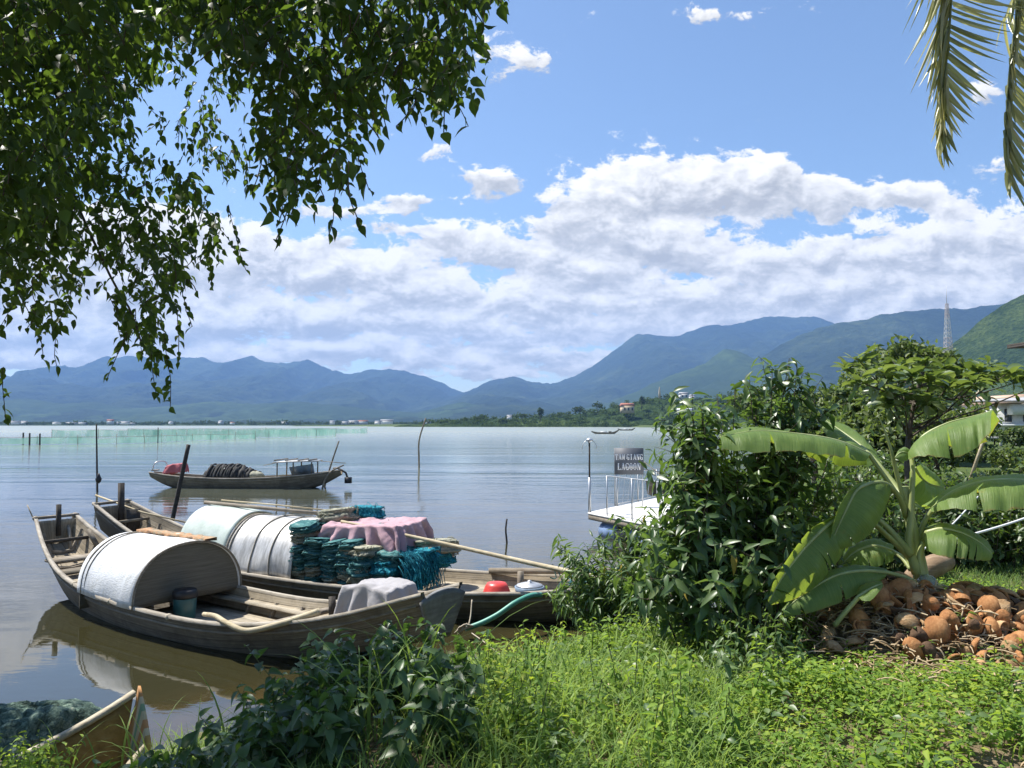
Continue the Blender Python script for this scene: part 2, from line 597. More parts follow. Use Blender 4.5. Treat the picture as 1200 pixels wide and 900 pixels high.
M['red_cloth'] = cloth_mat('red_cloth', (.45, .13, .14))
M['black_plastic'] = plain('black_plastic', (.02, .02, .022), .45)
M['teal_plastic'] = plain('teal_plastic', (.03, .10, .11), .3)
M['red_plastic'] = plain('red_plastic', (.60, .06, .05), .38)
M['blue_plastic'] = plain('blue_plastic', (.20, .28, .43), .3, var=.5)
M['steel_blue'] = plain('blue_grey_enamel', (.20, .27, .36), .35)
M['hose'] = plain('green_hose', (.09, .30, .23), .45)
M['rope'] = stone_like('pale_rope', [(.3, (.24, .2, .15)), (.5, (.40, .35, .27)), (.7, (.52, .47, .38))], 40, .9, .5, .004, (1, 1, 1), 90)
M['bark'] = stone_like('bark', [(.3, (.035, .028, .02)), (.5, (.085, .07, .052)), (.7, (.16, .135, .105))], 8, .9, .8, .02, (1, 1, .35), 40)
M['stem'] = stone_like('green_stem', [(.3, (.06, .08, .025)), (.5, (.11, .13, .045)), (.7, (.17, .18, .08))], 12, .7, .3, .004)
M['white_paint'] = plain('white_paint', (.78, .78, .76), .5, var=.12)
M['dock_deck'] = stone_like('scuffed_white_deck', [(.34, (.42, .40, .36)), (.46, (.62, .61, .58)), (.6, (.74, .73, .71))], 1.1, .65, .2, .006, (1, 1, 1), 12)
M['galv'] = plain('galvanised_steel', (.50, .51, .52), .4, .6, .5, .2)
M['sign_panel'] = plain('grey_sign_panel', (.115, .125, .145), .55, var=.12)
M['sign_white'] = plain('white_letter_paint', (.82, .82, .82), .5, var=.05)
M['roof_red'] = plain('red_tile_roof', (.32, .12, .075), .8)
M['roof_grey'] = plain('grey_sheet_roof', (.32, .32, .33), .55)
M['wall_white'] = plain('white_wall', (.62, .61, .59), .8, var=.12)
M['wall_beige'] = plain('beige_wall', (.55, .44, .30), .8, var=.15)
M['glass_dark'] = plain('dark_window', (.03, .035, .04), .15, spec=.6)
M['concrete'] = stone_like('concrete', [(.3, (.30, .29, .27)), (.5, (.42, .41, .385)), (.7, (.54, .53, .5))], 2, .85, .3, .01)
M['boat_orange'] = wood_mat('ochre_boat_paint', [(.3, (.20, .115, .03)), (.5, (.32, .19, .055)), (.7, (.42, .27, .10))], dirt=.55)
M['cream'] = wood_mat('cream_rail_paint', [(.3, (.30, .25, .17)), (.5, (.46, .40, .29)), (.7, (.58, .52, .41))], dirt=.35)
# ------------------------------------------------------------------ light, sky
SUN_DIR = Vector((-0.80, 0.46, 1.62)).normalized()      # towards the sun
SUN_EL = math.asin(SUN_DIR.z)
sun_d = bpy.data.lights.new('sun', 'SUN')
sun_d.energy = 5.0
sun_d.angle = R(0.53)
sun_d.color = (1.0, 0.955, 0.88)
sun = bpy.data.objects.new('sun', sun_d); COL.objects.link(sun)
sun.rotation_euler = (-SUN_DIR).to_track_quat('-Z', 'Y').to_euler()
sun.location = (0, 0, 60)

scene.view_settings.view_transform = 'Standard'
scene.view_settings.look = 'None'
scene.view_settings.gamma = 1.0
scene.view_settings.exposure = 0.92
scene.view_settings.use_curve_mapping = False

world = bpy.data.worlds.new('World'); scene.world = world
world.use_nodes = True
wt = world.node_tree; wt.nodes.clear(); W = NT(wt)


def pxdir(px, py): return ((px - 600) / FPX, (497 - py) / FPX)


# heaped clouds over (azimuth, elevation) tangents: each has a flat grey base and a bright billowed top
BLOBS = [(562, 205, 44, 19, .95), (596, 208, 26, 11, .5),
         (700, 232, 52, 34, .95), (770, 214, 70, 32, 1.05), (862, 208, 78, 32, 1.05), (950, 222, 70, 22, .9), (1040, 226, 80, 16, .70), (1120, 234, 60, 13, .55),
         (760, 280, 92, 32, 1.1), (690, 262, 40, 18, .6), (832, 296, 46, 16, .7),
         (540, 280, 62, 24, 1.0), (620, 300, 60, 18, .85), (690, 322, 70, 15, .8),
         (1000, 296, 76, 26, 1.0), (1110, 286, 70, 30, 1.05), (1215, 278, 80, 34, 1.0), (920, 312, 54, 18, .85), (1320, 300, 90, 34, 1.0),
         (300, 296, 84, 30, 1.0), (420, 322, 70, 26, 1.0), (500, 336, 66, 22, 1.0), (200, 330, 90, 34, 1.0), (90, 310, 90, 40, .9), (40, 262, 110, 34, 1.0), (190, 272, 80, 26, .95), (-120, 250, 120, 44, 1.0), (-30, 330, 120, 44, 1.0),
         (600, 352, 84, 18, .95), (730, 352, 96, 18, 1.0), (880, 346, 96, 18, 1.0), (1030, 344, 100, 20, 1.0), (1180, 340, 100, 22, 1.0),
         (340, 372, 110, 20, 1.0), (470, 378, 90, 15, .95), (180, 384, 120, 22, 1.0), (30, 386, 120, 22, 1.0),
         (600, 392, 120, 13, .95), (780, 382, 120, 13, .9), (960, 374, 120, 13, .9), (1130, 378, 130, 15, .95),
         (420, 414, 160, 12, .95), (220, 424, 150, 12, .95), (650, 422, 130, 11, .9), (40, 420, 140, 13, .9), (560, 440, 100, 8, .8), (1300, 360, 140, 24, 1.0),
         (475, 232, 52, 8, .62), (380, 240, 60, 9, .6), (600, 56, 48, 24, .56), (850, 4, 52, 13, .60), (1165, 104, 30, 24, .60), (500, 170, 18, 13, .50), (455, 262, 40, 10, .55), (380, 285, 36, 12, .7), (1180, 190, 60, 14, .5)]
wdir = W.coord('Generated')
ws = W.n('ShaderNodeSeparateXYZ', ins={0: wdir})
hyp = W.math('SQRT', W.math('MULTIPLY_ADD', ws.outputs[0], ws.outputs[0], W.math('MULTIPLY', ws.outputs[1], ws.outputs[1])))
fwd = W.math('MAXIMUM', W.math('MAXIMUM', ws.outputs[1], W.math('MULTIPLY', hyp, .35)), .05)
az = W.math('DIVIDE', ws.outputs[0], fwd)
el = W.math('DIVIDE', ws.outputs[2], fwd)


def tex_coord(ox, oy):
    """billows that flatten towards the horizon"""
    e_ = W.math('ADD', el, oy)
    c_ = W.n('ShaderNodeCombineXYZ'); W.set(c_.inputs[0], W.math('ADD', az, ox))
    e_ = W.math('MAXIMUM', e_, -.1)
    W.set(c_.inputs[1], W.math('MULTIPLY_ADD', e_, 1.3, W.math('DIVIDE', W.math('MULTIPLY', e_, .38), W.math('ADD', e_, .24))))
    return c_.outputs[0]


tc0 = tex_coord(0, 0); tc1 = tex_coord(-.009, .015)
wn = W.n('ShaderNodeTexNoise', noise_dimensions='2D', ins={'Vector': tc0, 'Scale': 11.0, 'Detail': 3.0, 'Roughness': .55})
wsep = W.n('ShaderNodeSeparateColor', ins={0: wn.outputs['Color']})
xw = W.math('MULTIPLY_ADD', W.math('SUBTRACT', wsep.outputs[0], .5), .11, az)
yw = W.math('MULTIPLY_ADD', W.math('SUBTRACT', wsep.outputs[1], .5), .050, el)
acc = 0.0; shd = 0.0
for (px, py, rx, ry, w) in BLOBS:
    a, e = pxdir(px, py)
    dx = W.math('MULTIPLY_ADD', xw, FPX / rx, -a * FPX / rx)
    dy = W.math('MULTIPLY_ADD', yw, FPX / ry, -e * FPX / ry)
    f_ = W.math('POWER', .40, W.math('MULTIPLY_ADD', dx, dx, W.math('MULTIPLY', dy, dy)))
    acc = W.math('MULTIPLY_ADD', f_, w, acc)
    shd = W.math('MULTIPLY_ADD', W.math('MULTIPLY', f_, dy), w, shd)
shade = W.math('DIVIDE', shd, W.math('MAXIMUM', acc, .05))


def billow(tc, dA, dB, kB=.45):
    nA = W.noise(tc, 17.0, dA, .60, .25, '2D')
    nB = W.noise(tc, 44.0, dB, .60, .2, '2D')
    rd = W.math('ABSOLUTE', W.math('MULTIPLY_ADD', nB, 2.0, -1.0))          # creased, cauliflower-like
    return W.math('MULTIPLY_ADD', W.math('SUBTRACT', nA, .5), 1.5, W.math('MULTIPLY', W.math('SUBTRACT', .26, rd), kB))


t0 = billow(tc0, 6, 5); tr = billow(tc0, 4, 2, .22); t1 = billow(tc1, 4, 2, .22)
d0 = W.math('ADD', acc, t0)
cover = W.n('ShaderNodeMapRange', interpolation_type='SMOOTHSTEP', ins={0: d0, 1: .40, 2: .66, 3: 0.0, 4: 1.0}).outputs[0]
relief = W.math('MULTIPLY', W.math('SUBTRACT', tr, t1), 1.05)
thin = W.n('ShaderNodeMapRange', ins={0: d0, 1: .45, 2: 1.1, 3: .16, 4: 0.0}).outputs[0]
lit = W.math('ADD', W.math('MULTIPLY_ADD', shade, .60, .52), W.math('ADD', relief, thin), clamp=True)
sky = W.n('ShaderNodeTexSky', sky_type='NISHITA')
sky.sun_disc = False
sky.sun_elevation = SUN_EL
sky.sun_rotation = math.atan2(SUN_DIR.x, SUN_DIR.y)
sky.altitude = 10; sky.air_density = 1.0; sky.dust_density = 0.6; sky.ozone_density = 2.2
SKY_S = 0.088
ccol = W.ramp(lit, [(0.0, (3.5, 3.45, 3.35)), (.35, (4.7, 4.62, 4.45)), (.62, (6.2, 6.05, 5.75)), (1.0, (7.9, 7.6, 7.1))])
skyc = W.mix(1.0, sky.outputs[0], (.99, 1.03, 1.07), 'MULTIPLY')
fadeh = W.n('ShaderNodeMapRange', ins={0: el, 1: -.02, 2: .02, 3: 0.0, 4: 1.0}).outputs[0]
allc = W.mix(W.math('MULTIPLY', W.math('MULTIPLY', cover, .97), fadeh), skyc, ccol)
bg = W.n('ShaderNodeBackground', ins={'Color': allc, 'Strength': SKY_S})
wo = W.n('ShaderNodeOutputWorld'); wt.links.new(bg.outputs[0], wo.inputs[0])
world.cycles.sampling_method = 'MANUAL'
world.cycles.sample_map_resolution = 256

# ------------------------------------------------------------------ shoreline and ground
SHORE = [(-60, 6.0), (-12, 6.6), (-6, 7.0), (-3.2, 7.4), (-1.4, 8.2), (0, 9.0), (1.2, 9.5), (2.4, 10.4), (3.6, 12.5), (5.2, 16.5), (8.6, 19.5), (10, 28), (15, 46),
         (32, 95), (62, 190), (120, 340), (190, 520), (180, 680), (90, 790), (-60, 860), (-330, 1150), (-420, 1500), (14000, 1900), (14000, -14000), (-14000, -14000), (-14000, 6.0)]
_S = np.array(SHORE)


def shore_sd(x, y):
    """signed distance to the water's edge, positive on land"""
    x = np.asarray(x, float); y = np.asarray(y, float)
    n = len(_S); best = np.full(x.shape, 1e9); inside = np.zeros(x.shape, bool)
    for k in range(n):
        ax, ay = _S[k]; bx, by = _S[(k + 1) % n]
        ex, ey = bx - ax, by - ay
        t = np.clip(((x - ax) * ex + (y - ay) * ey) / (ex * ex + ey * ey), 0, 1)
        best = np.minimum(best, np.hypot(x - ax - t * ex, y - ay - t * ey))
        c = ((ay > y) != (by > y)) & (x < (bx - ax) * (y - ay) / (by - ay + 1e-12) + ax)
        inside ^= c
    return np.where(inside, best, -best)


MOUND = (3.2, 6.15)


def ground_z(x, y, detail=True):
    x = np.asarray(x, float); y = np.asarray(y, float)
    sd = shore_sd(x, y)
    h = 1.34 * sstep(0.0, 3.4, sd) - 1.6 * sstep(0, 9, -sd) + .03 * np.clip(sd - 40, 0, 200)
    h = np.where(sd > 0, h * (1 - .42 * sstep(-.5, -2.6, x)), h) - np.where(sd > 0, .16 * sstep(1.6, 3.4, sd) * sstep(4.6, 5.6, y) * sstep(12, 9, y), 0)
    h = h + .42 * np.exp(-(((x - MOUND[0] - .05 * (y - MOUND[1])) / .95)**2 + ((y - MOUND[1]) / .62)**2)**1.2)
    h = h + .14 * np.exp(-((x - 4.6) / .8)**2 - ((y - 5.9) / .6)**2)
    if detail:
        h = h + (fbm(x * 1.1, y * 1.1, 0, 3, 4) - .5) * .14 * sstep(-1, 1.5, sd)
    return h


def axis(dense0, dense1, step, lo, hi, grow=1.16):
    a = list(np.arange(dense0, dense1 + 1e-6, step))
    s = step
    while a[-1] < hi: s *= grow; a.append(a[-1] + s)
    s = step; b = []
    v = dense0
    while v > lo: s *= grow; v -= s; b.append(v)
    return np.array(b[::-1] + a)


gx = axis(-7, 8, .11, -15000, 15000); gy = axis(1.5, 14, .11, -15000, 15000)
X, Y = np.meshgrid(gx, gy, indexing='ij')
mb = MB(); grid(mb, np.stack([X, Y, ground_z(X, Y)], -1), uv=False)
m, nt = new_mat('bank_soil')
oc = nt.coord('Object')
a = nt.noise(oc, 2.2, 6, .65); b = nt.noise(oc, 26, 4, .7); far = nt.noise(oc, .035, 5, .6)
soil = nt.ramp(nt.math('ADD', nt.math('MULTIPLY', a, .5), nt.math('MULTIPLY', b, .5)), [(.32, (.06, .045, .028)), (.5, (.15, .115, .07)), (.66, (.27, .215, .145))])
gcol = nt.ramp(nt.math('ADD', nt.math('MULTIPLY', b, .4), nt.math('MULTIPLY', far, .6)), [(.35, (.03, .05, .014)), (.55, (.07, .10, .025)), (.7, (.14, .15, .05))])
sp = nt.n('ShaderNodeSeparateXYZ', ins={0: oc})
gm = nt.n('ShaderNodeMapRange', ins={0: nt.math('ADD', sp.outputs[1], nt.math('MULTIPLY', a, 3.0)), 1: 9.0, 2: 13.0, 3: 0.0, 4: 1.0}).outputs[0]
gc = nt.mix(gm, soil, gcol)
p = nt.n('ShaderNodeBsdfPrincipled', ins={'Base Color': gc, 'Roughness': .92, 'Specular IOR Level': .15})
nt.set(p.inputs['Normal'], bump(nt, nt.math('ADD', a, b), .7, .03))
M['soil'] = finish(m, nt, p)
setting('ground', mb, M['soil'])

# ------------------------------------------------------------------ water
wx = np.array([-15000, -4000, -1000, -300, -80, -20, 0, 20, 80, 300, 1000, 4000, 15000.])
wy = np.array([4.5, 10, 20, 40, 80, 160, 400, 900, 1500, 2600.])
X, Y = np.meshgrid(wx, wy, indexing='ij')
mb = MB(); grid(mb, np.stack([X, Y, 0 * X], -1), uv=False)
m, nt = new_mat('lagoon_water')
oc = nt.coord('Object')
pos = nt.n('ShaderNodeSeparateXYZ', ins={0: oc})
rip = nt.noise(nt.scale(oc, (1.0, 1.9, 1)), 2.3, 3, .55, .4)
rip2 = nt.noise(nt.scale(oc, (.45, 1.2, 1)), .75, 3, .5, .3)
swell = nt.noise(nt.scale(oc, (.05, .30, 1)), .55, 3, .5)
calm = nt.n('ShaderNodeMapRange', interpolation_type='SMOOTHSTEP', ins={0: nt.noise(nt.scale(oc, (.012, .065, 1)), 1.3, 4, .55, .5), 1: .40, 2: .60, 3: .35, 4: 1.0}).outputs[0]
near = nt.n('ShaderNodeMapRange', interpolation_type='SMOOTHSTEP', ins={0: pos.outputs[1], 1: 8.0, 2: 22.0, 3: .16, 4: 1.0}).outputs[0]
amp = nt.math('MULTIPLY', calm, near)
h = nt.math('MULTIPLY', amp, nt.math('ADD', nt.math('ADD', nt.math('MULTIPLY', rip, .30), nt.math('MULTIPLY', rip2, .8)), nt.math('MULTIPLY', swell, 1.5)))
shal = nt.n('ShaderNodeMapRange', interpolation_type='SMOOTHSTEP', ins={0: nt.math('ADD', pos.outputs[1], nt.math('MULTIPLY', nt.math('ABSOLUTE', nt.math('SUBTRACT', pos.outputs[0], .8)), .7)), 1: 12.4, 2: 9.4, 3: 0.0, 4: 1.0}).outputs[0]
bed = nt.ramp(nt.noise(oc, 1.8, 5, .65, .4), [(.35, (.045, .030, .011)), (.65, (.11, .07, .027))])
body = nt.mix(shal, (.030, .028, .012), bed)
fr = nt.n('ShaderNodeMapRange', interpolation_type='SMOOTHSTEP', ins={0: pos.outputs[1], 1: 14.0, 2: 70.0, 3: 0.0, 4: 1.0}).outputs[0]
body = nt.mix(fr, body, (.22, .25, .205))  # far water painted paler, standing in for the bright sky it reflects
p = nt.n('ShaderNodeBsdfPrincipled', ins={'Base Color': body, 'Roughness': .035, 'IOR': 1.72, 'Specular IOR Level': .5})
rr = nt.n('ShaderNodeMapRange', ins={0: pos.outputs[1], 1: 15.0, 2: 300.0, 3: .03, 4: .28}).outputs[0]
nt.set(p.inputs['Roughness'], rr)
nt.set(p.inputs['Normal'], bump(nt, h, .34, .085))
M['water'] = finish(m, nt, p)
setting('water', mb, M['water'])

# ------------------------------------------------------------------ mountains


def forest_mat(name, scale, patch, stops, bmp=.6, bd=8.0):
    m, nt = new_mat(name)
    oc = nt.coord('Object')
    a = nt.noise(oc, patch, 6, .62, .4); b = nt.noise(oc, scale, 4, .65)
    f = nt.math('ADD', nt.math('MULTIPLY', a, .62), nt.math('MULTIPLY', b, .38))
    c = nt.ramp(f, stops)
    p = nt.n('ShaderNodeBsdfPrincipled', ins={'Base Color': c, 'Roughness': .95, 'Specular IOR Level': .05})
    nt.set(p.inputs['Normal'], bump(nt, b, bmp, bd))
    return finish(m, nt, p)


M['mount_far'] = forest_mat('far_mountain_forest', .012, .0011, [(.34, (.010, .018, .010)), (.5, (.018, .030, .015)), (.60, (.036, .052, .024)), (.70, (.085, .10, .045))], .8, 50)
M['hill_green'] = forest_mat('green_hill', .02, .0028, [(.32, (.022, .040, .014)), (.48, (.045, .075, .022)), (.6, (.085, .13, .04)), (.72, (.15, .19, .07))], .6, 15)
M['hill_low'] = forest_mat('low_hill', .02, .0016, [(.32, (.018, .032, .014)), (.52, (.030, .050, .02)), (.66, (.055, .085, .03)), (.78, (.12, .15, .06))], .6, 15)
M['hill_near'] = forest_mat('near_hill_forest', .11, .010, [(.36, (.016, .034, .010)), (.48, (.042, .074, .020)), (.58, (.085, .125, .034)), (.70, (.15, .19, .065))], 1.0, 22)


def mountain(name, prof, dist, dfront, dback, material, nx=220, ny=60, seed=1, spur=.35, spur_f=None, foot=-2.0, power=1.25, rough=.02):
    px = np.linspace(prof[0][0], prof[-1][0], nx)
    pxs = [p[0] for p in prof]; pys = [p[1] for p in prof]
    lin = np.interp(px, pxs, pys)
    sm = crv(px, prof)
    py = .85 * lin + .15 * sm
    x = (px - 600) / FPX * dist
    H = (497 - py) / FPX * dist + CAM_Z
    span = max(abs(H).max(), 1)
    H = H + (fbm(x / span * 6, x * 0, 0, seed + 9, 5, .6) - .5) * span * rough * 2.4
    q = np.r_[np.linspace(-1, 0, ny), np.linspace(0, 1, ny // 3)[1:]]
    X = np.repeat(x[:, None], len(q), 1)
    Q = np.repeat(q[None], nx, 0)
    Yd = dist + np.where(Q < 0, Q * dfront, Q * dback)
    HH = np.repeat(H[:, None], len(q), 1)
    f = spur_f or 1.0 / (span * 1.1)
    warp = (fbm(X * f * .7, Yd * f * .7, 0, seed + 3, 3) - .5) * 1.4
    rdg = 1 - np.abs(2 * fbm(X * f + warp, Yd * f * .45, 0, seed, 5, .52) - 1)
    aq = np.abs(Q)
    prof_q = (1 - aq)**power
    Z = HH * prof_q * (1 - spur * (1 - rdg) * 2.2 * np.minimum(1, aq * 3.2)) + foot * aq
    Z = Z + (fbm(X * f * 7, Yd * f * 7, 0, seed + 21, 4) - .5) * span * .05 * np.minimum(1, aq * 6)
    mb = MB(); grid(mb, np.stack([X, Yd, Z], -1), uv=False)
    return setting(name, mb, material)


mountain('mountain_ridge', [(-260, 430), (-160, 425), (-80, 437), (0, 440), (35, 441), (75, 441), (100, 428), (122, 418), (140, 419), (160, 417), (200, 419), (235, 420), (255, 424), (275, 422), (293, 417), (310, 424),
                            (335, 427), (360, 421), (385, 432), (405, 439), (430, 434), (465, 432), (500, 443), (520, 450), (543, 460), (590, 475), (680, 490)],
         8600, 5200, 900, M['mount_far'], 420, 90, 3, .48, rough=.034)
mountain('mountain_peak', [(430, 492), (500, 476), (543, 459), (570, 447), (605, 440), (625, 447), (645, 450), (680, 437), (720, 411), (745, 394), (760, 391), (772, 393), (790, 394), (820, 385), (840, 381), (860, 379), (890, 373),
                           (915, 370), (935, 371), (960, 371), (975, 377), (1000, 390), (1060, 410), (1200, 430), (1400, 455)],
         7600, 4700, 1200, M['mount_far'], 420, 90, 8, .48, rough=.022)
mountain('mountain_shoulder', [(700, 488), (800, 462), (860, 435), (890, 421), (920, 402), (940, 392), (960, 384), (985, 378), (1010, 374), (1040, 368), (1060, 364), (1075, 363), (1090, 360), (1110, 362), (1135, 360), (1165, 358), (1200, 352), (1300, 360), (1450, 400)],
         4700, 2700, 1500, M['mount_far'], 300, 80, 14, .42)
mountain('hill_low', [(-300, 470), (-100, 474), (0, 470), (30, 467), (70, 473), (110, 471), (150, 479), (200, 476), (250, 470), (300, 474), (340, 470), (400, 476), (450, 481), (490, 484), (540, 471), (590, 480), (640, 487), (720, 492)],
         4600, 1300, 900, M['hill_low'], 240, 50, 21, .45, rough=.03)
mountain('hill_green', [(560, 494), (660, 486), (720, 470), (760, 452), (790, 438), (830, 424), (850, 409), (868, 411), (890, 425), (910, 430), (960, 434), (1040, 440), (1150, 448), (1300, 470)],
         4300, 2200, 900, M['hill_low'], 240, 60, 27, .45)
mountain('hill_forest', [(940, 470), (1010, 455), (1060, 440), (1100, 415), (1125, 398), (1150, 376), (1180, 356), (1200, 345), (1240, 330), (1320, 300), (1420, 310), (1560, 360)],
         1500, 800, 600, M['hill_near'], 260, 90, 33, .2, rough=.012)

# ------------------------------------------------------------------ haze: one box of even air
mb = MB(); box(mb, (0, 4150, 545), (20400, 11300, 1100))
m = bpy.data.materials.new('haze_air'); m.use_nodes = True; m.node_tree.nodes.clear(); nt = NT(m.node_tree)
pv = nt.n('ShaderNodeVolumePrincipled', ins={'Color': (.28, .52, 1.0), 'Density': 0.88e-4, 'Anisotropy': 0.1})
out = nt.n('ShaderNodeOutputMaterial'); nt.t.links.new(pv.outputs[0], out.inputs['Volume'])
M['haze'] = m
hz = setting('haze', mb, m, smooth=False, kind='stuff')

# ------------------------------------------------------------------ far shore, headland
mb = MB()
X, Y = np.meshgrid(np.linspace(-1900, 60, 60), np.linspace(1500, 2000, 8), indexing='ij')
Z = -1 + 3.5 * sstep(1500, 1560, Y + (fbm(X / 90, Y * 0, 0, 5, 3) - .5) * 60)
grid(mb, np.stack([X, Y, Z], -1), uv=False)
setting('far_shore', mb, M['hill_low'])
mountain('headland', [(470, 498), (520, 495.5), (560, 492), (620, 490), (660, 488), (700, 482), (735, 473), (770, 466), (800, 470), (850, 466), (900, 460), (980, 462), (1080, 470), (1200, 480)],
         900, 130, 260, M['hill_near'], 160, 30, 41, .15, rough=.01)


def surf(o, x, y):
    dg = bpy.context.evaluated_depsgraph_get()
    return 0


def head_z(x, y):
    """height of the headland at world x, y (same profile as its mesh)"""
    px = x / 900 * FPX + 600
    H = (497 - np.interp(px, [470, 520, 560, 620, 660, 700, 735, 770, 800, 850, 900, 980, 1080, 1200], [498, 495.5, 492, 490, 488, 482, 473, 466, 470, 466, 460, 462, 470, 480])) / FPX * 900 + CAM_Z
    q = abs(y - 900) / np.where(y < 900, 130, 260)
    return H * np.clip(1 - q, 0, 1)**1.25 * (1 - .15 * np.minimum(1, q * 3)) - 2 * q


M['tree_far'] = leaf_mat('far_tree_leaves', [(.1, (.022, .042, .012)), (.5, (.045, .075, .02)), (.9, (.085, .12, .035))], .7, .15, spec=.1, patch=.02)
M['tree_far2'] = leaf_mat('far_shore_leaves', [(.1, (.015, .028, .012)), (.5, (.03, .05, .018)), (.9, (.06, .085, .03))], .7, .15, spec=.1, patch=.02)


def clump_crown(mb, c, rx, ry, rz, n, size):
    """a crown of many small leaf clumps spread through its volume, uneven outline"""
    lobes = rdir(6) * rng.uniform(.35, .7, (6, 1)); lobes[:, 2] = np.abs(lobes[:, 2]) * .8
    k = rng.integers(0, 6, n)
    P = lobes[k] + rdir(n) * (rng.random((n, 1))**.4) * rng.uniform(.32, .55, (6, 1))[k]
    P = P * np.array((rx, ry, rz)) + np.array(list(c))
    leaves(mb, P, rdir(n) + np.array((0, 0, -.3)), rdir(n) + np.array((0, 0, .8)), size * rng.uniform(.6, 1.4, n), size * rng.uniform(.5, 1.0, n), T_QUAD, .3, .2)


mb = MB()
for k in range(620):                                   # the wood on the headland
    x = rng.uniform(-100, 420); y = 775 + (rng.random()**1.3) * 260 + max(0, -x) * .9
    z = float(head_z(x, y))
    if z < -1.2: continue
    s = rng.uniform(3.0, 6.5)
    clump_crown(mb, (x, y, max(z, 0) + s * .55), s, s, s * .75, 46, s * .33)
for k in range(260):                                   # bushes down to the water
    x = rng.uniform(-60, 300); y = 790 + max(0, -x) * .75 + max(0, x - 140) * -.8 + rng.uniform(-8, 20)
    s = rng.uniform(2.0, 3.8)
    clump_crown(mb, (x, y, s * .4), s * 1.4, s, s * .7, 34, s * .34)
setting('headland_woods', mb, M['tree_far'], smooth=False, kind='stuff')
mb = MB()
for k in range(700):
    x = rng.uniform(-1250, 10); y = rng.uniform(1535, 1640); s = rng.uniform(4, 9) * (1.2 if rng.random() < .12 else .8)
    clump_crown(mb, (x, y, 2 + s * .3), s * 1.6, s, s * .8, 26, s * .45)
setting('far_shore_treeline', mb, M['tree_far2'], smooth=False, kind='stuff')


def house(name, label, c, w, d, h, rz, wallm, roofm, group=None, windows=0, rh=None):
    t = thing(name, label, 'house', c, 0, group)
    cs, sn = math.cos(rz), math.sin(rz)
    loc = lambda x, y, z: Vector((c[0] + x * cs - y * sn, c[1] + x * sn + y * cs, c[2] + z))
    b = MB(); box(b, loc(0, 0, h / 2), (w, d, h), rz); wl = b.build('wall', wallm, t)
    rh = rh or h * .38; e = .06 * w
    b = MB()
    V = [loc(sx * (w / 2 + e), sy * (d / 2 + e), h + .01) for sx in (-1, 1) for sy in (-1, 1)] + [loc(-w / 2 - e, 0, h + rh), loc(w / 2 + e, 0, h + rh)]
    b.add(V, [(0, 2, 5, 4), (3, 1, 4, 5), (1, 0, 4), (2, 3, 5), (0, 1, 3, 2)]); b.build('roof', roofm, t)
    for k in range(windows):
        xx = (k + .5) / windows * w - w / 2
        b = MB(); box(b, loc(xx, -d / 2 - .02, h * .55), (w / windows * .4, .1, h * .38), rz); b.build('window', M['glass_dark'], t)
    return t


vill = [(14, 11, 1), (27, 8, .9), (68, 9, .8), (86, 20, 1), (97, 12, .9), (128, 8, 1.5), (139, 7, 1), (150, 9, 1), (157, 7, .8), (202, 5, .8), (262, 7, 1.0), (272, 5, .7), (336, 6, .8),
        (392, 9, 1), (403, 8, .9), (417, 10, 1), (425, 11, 1.2), (440, 10, 1.1), (452, 13, 1.2), (500, 7, 1.1), (517, 6, 1)]
for px, wpx, hh in vill:
    y = 1525.0 + rng.uniform(-15, 30); x = (px + rng.uniform(-3, 3) - 600) / FPX * y; hh *= rng.uniform(.7, 1.3)
    house('village_house', 'tiny pale house in the village strung along the low far shore', (x, y, 2.2), wpx * 1.69 * rng.uniform(.6, 1.1), rng.uniform(6, 11), 4.6 * hh, rng.uniform(-.6, .6), M['wall_white'],
          M['roof_grey'] if rng.random() < .8 else M['roof_red'], 'village houses on the far shore')

p = at(735, 481, 835); house('villa', 'beige villa with red roof among the trees of the wooded headland', (p.x, 835, p.z - 3), 13, 9, 8, .2, M['wall_beige'], M['roof_red'], windows=3)
p = at(803, 484, 800); house('hall', 'long white roofed hall low on the headland behind the tall shrub', (p.x, 800, p.z - 2), 15, 8, 5, -.1, M['wall_white'], M['white_paint'], windows=3)
p = at(801, 465, 960); house('hillside_house', 'pale block house high on the headland slope', (p.x, 960, p.z - 2.5), 10, 8, 6, .1, M['wall_white'], M['roof_grey'], windows=2)
p = at(811, 467, 965); house('hillside_house', 'smaller flat pale house beside the block house on the headland slope', (p.x, 965, p.z - 2), 6, 7, 5, .1, M['wall_white'], M['roof_grey'], windows=1)
p = at(597, 489, 830); house('shore_house', 'small white house showing above bushes at the low tip of headland', (p.x, 830, max(p.z - 3, 1)), 5, 5, 4, .1, M['wall_white'], M['roof_grey'])

# slender white obelisk on the headland
p = at(773, 466, 900)
t = thing('obelisk', 'slender white monument tower rising from the headland trees', 'monument', (p.x, 900, p.z - 8))
b = MB(); box(b, (p.x, 900, p.z - 5), (5, 5, 6)); b.build('plinth', M['wall_white'], t)
b = MB(); lathe(b, (p.x, 900, p.z - 2), [(1.6, 0), (1.3, 8), (.9, 11), (.5, 13.5), (.02, 15)], 8); b.build('shaft', M['wall_beige'], t)

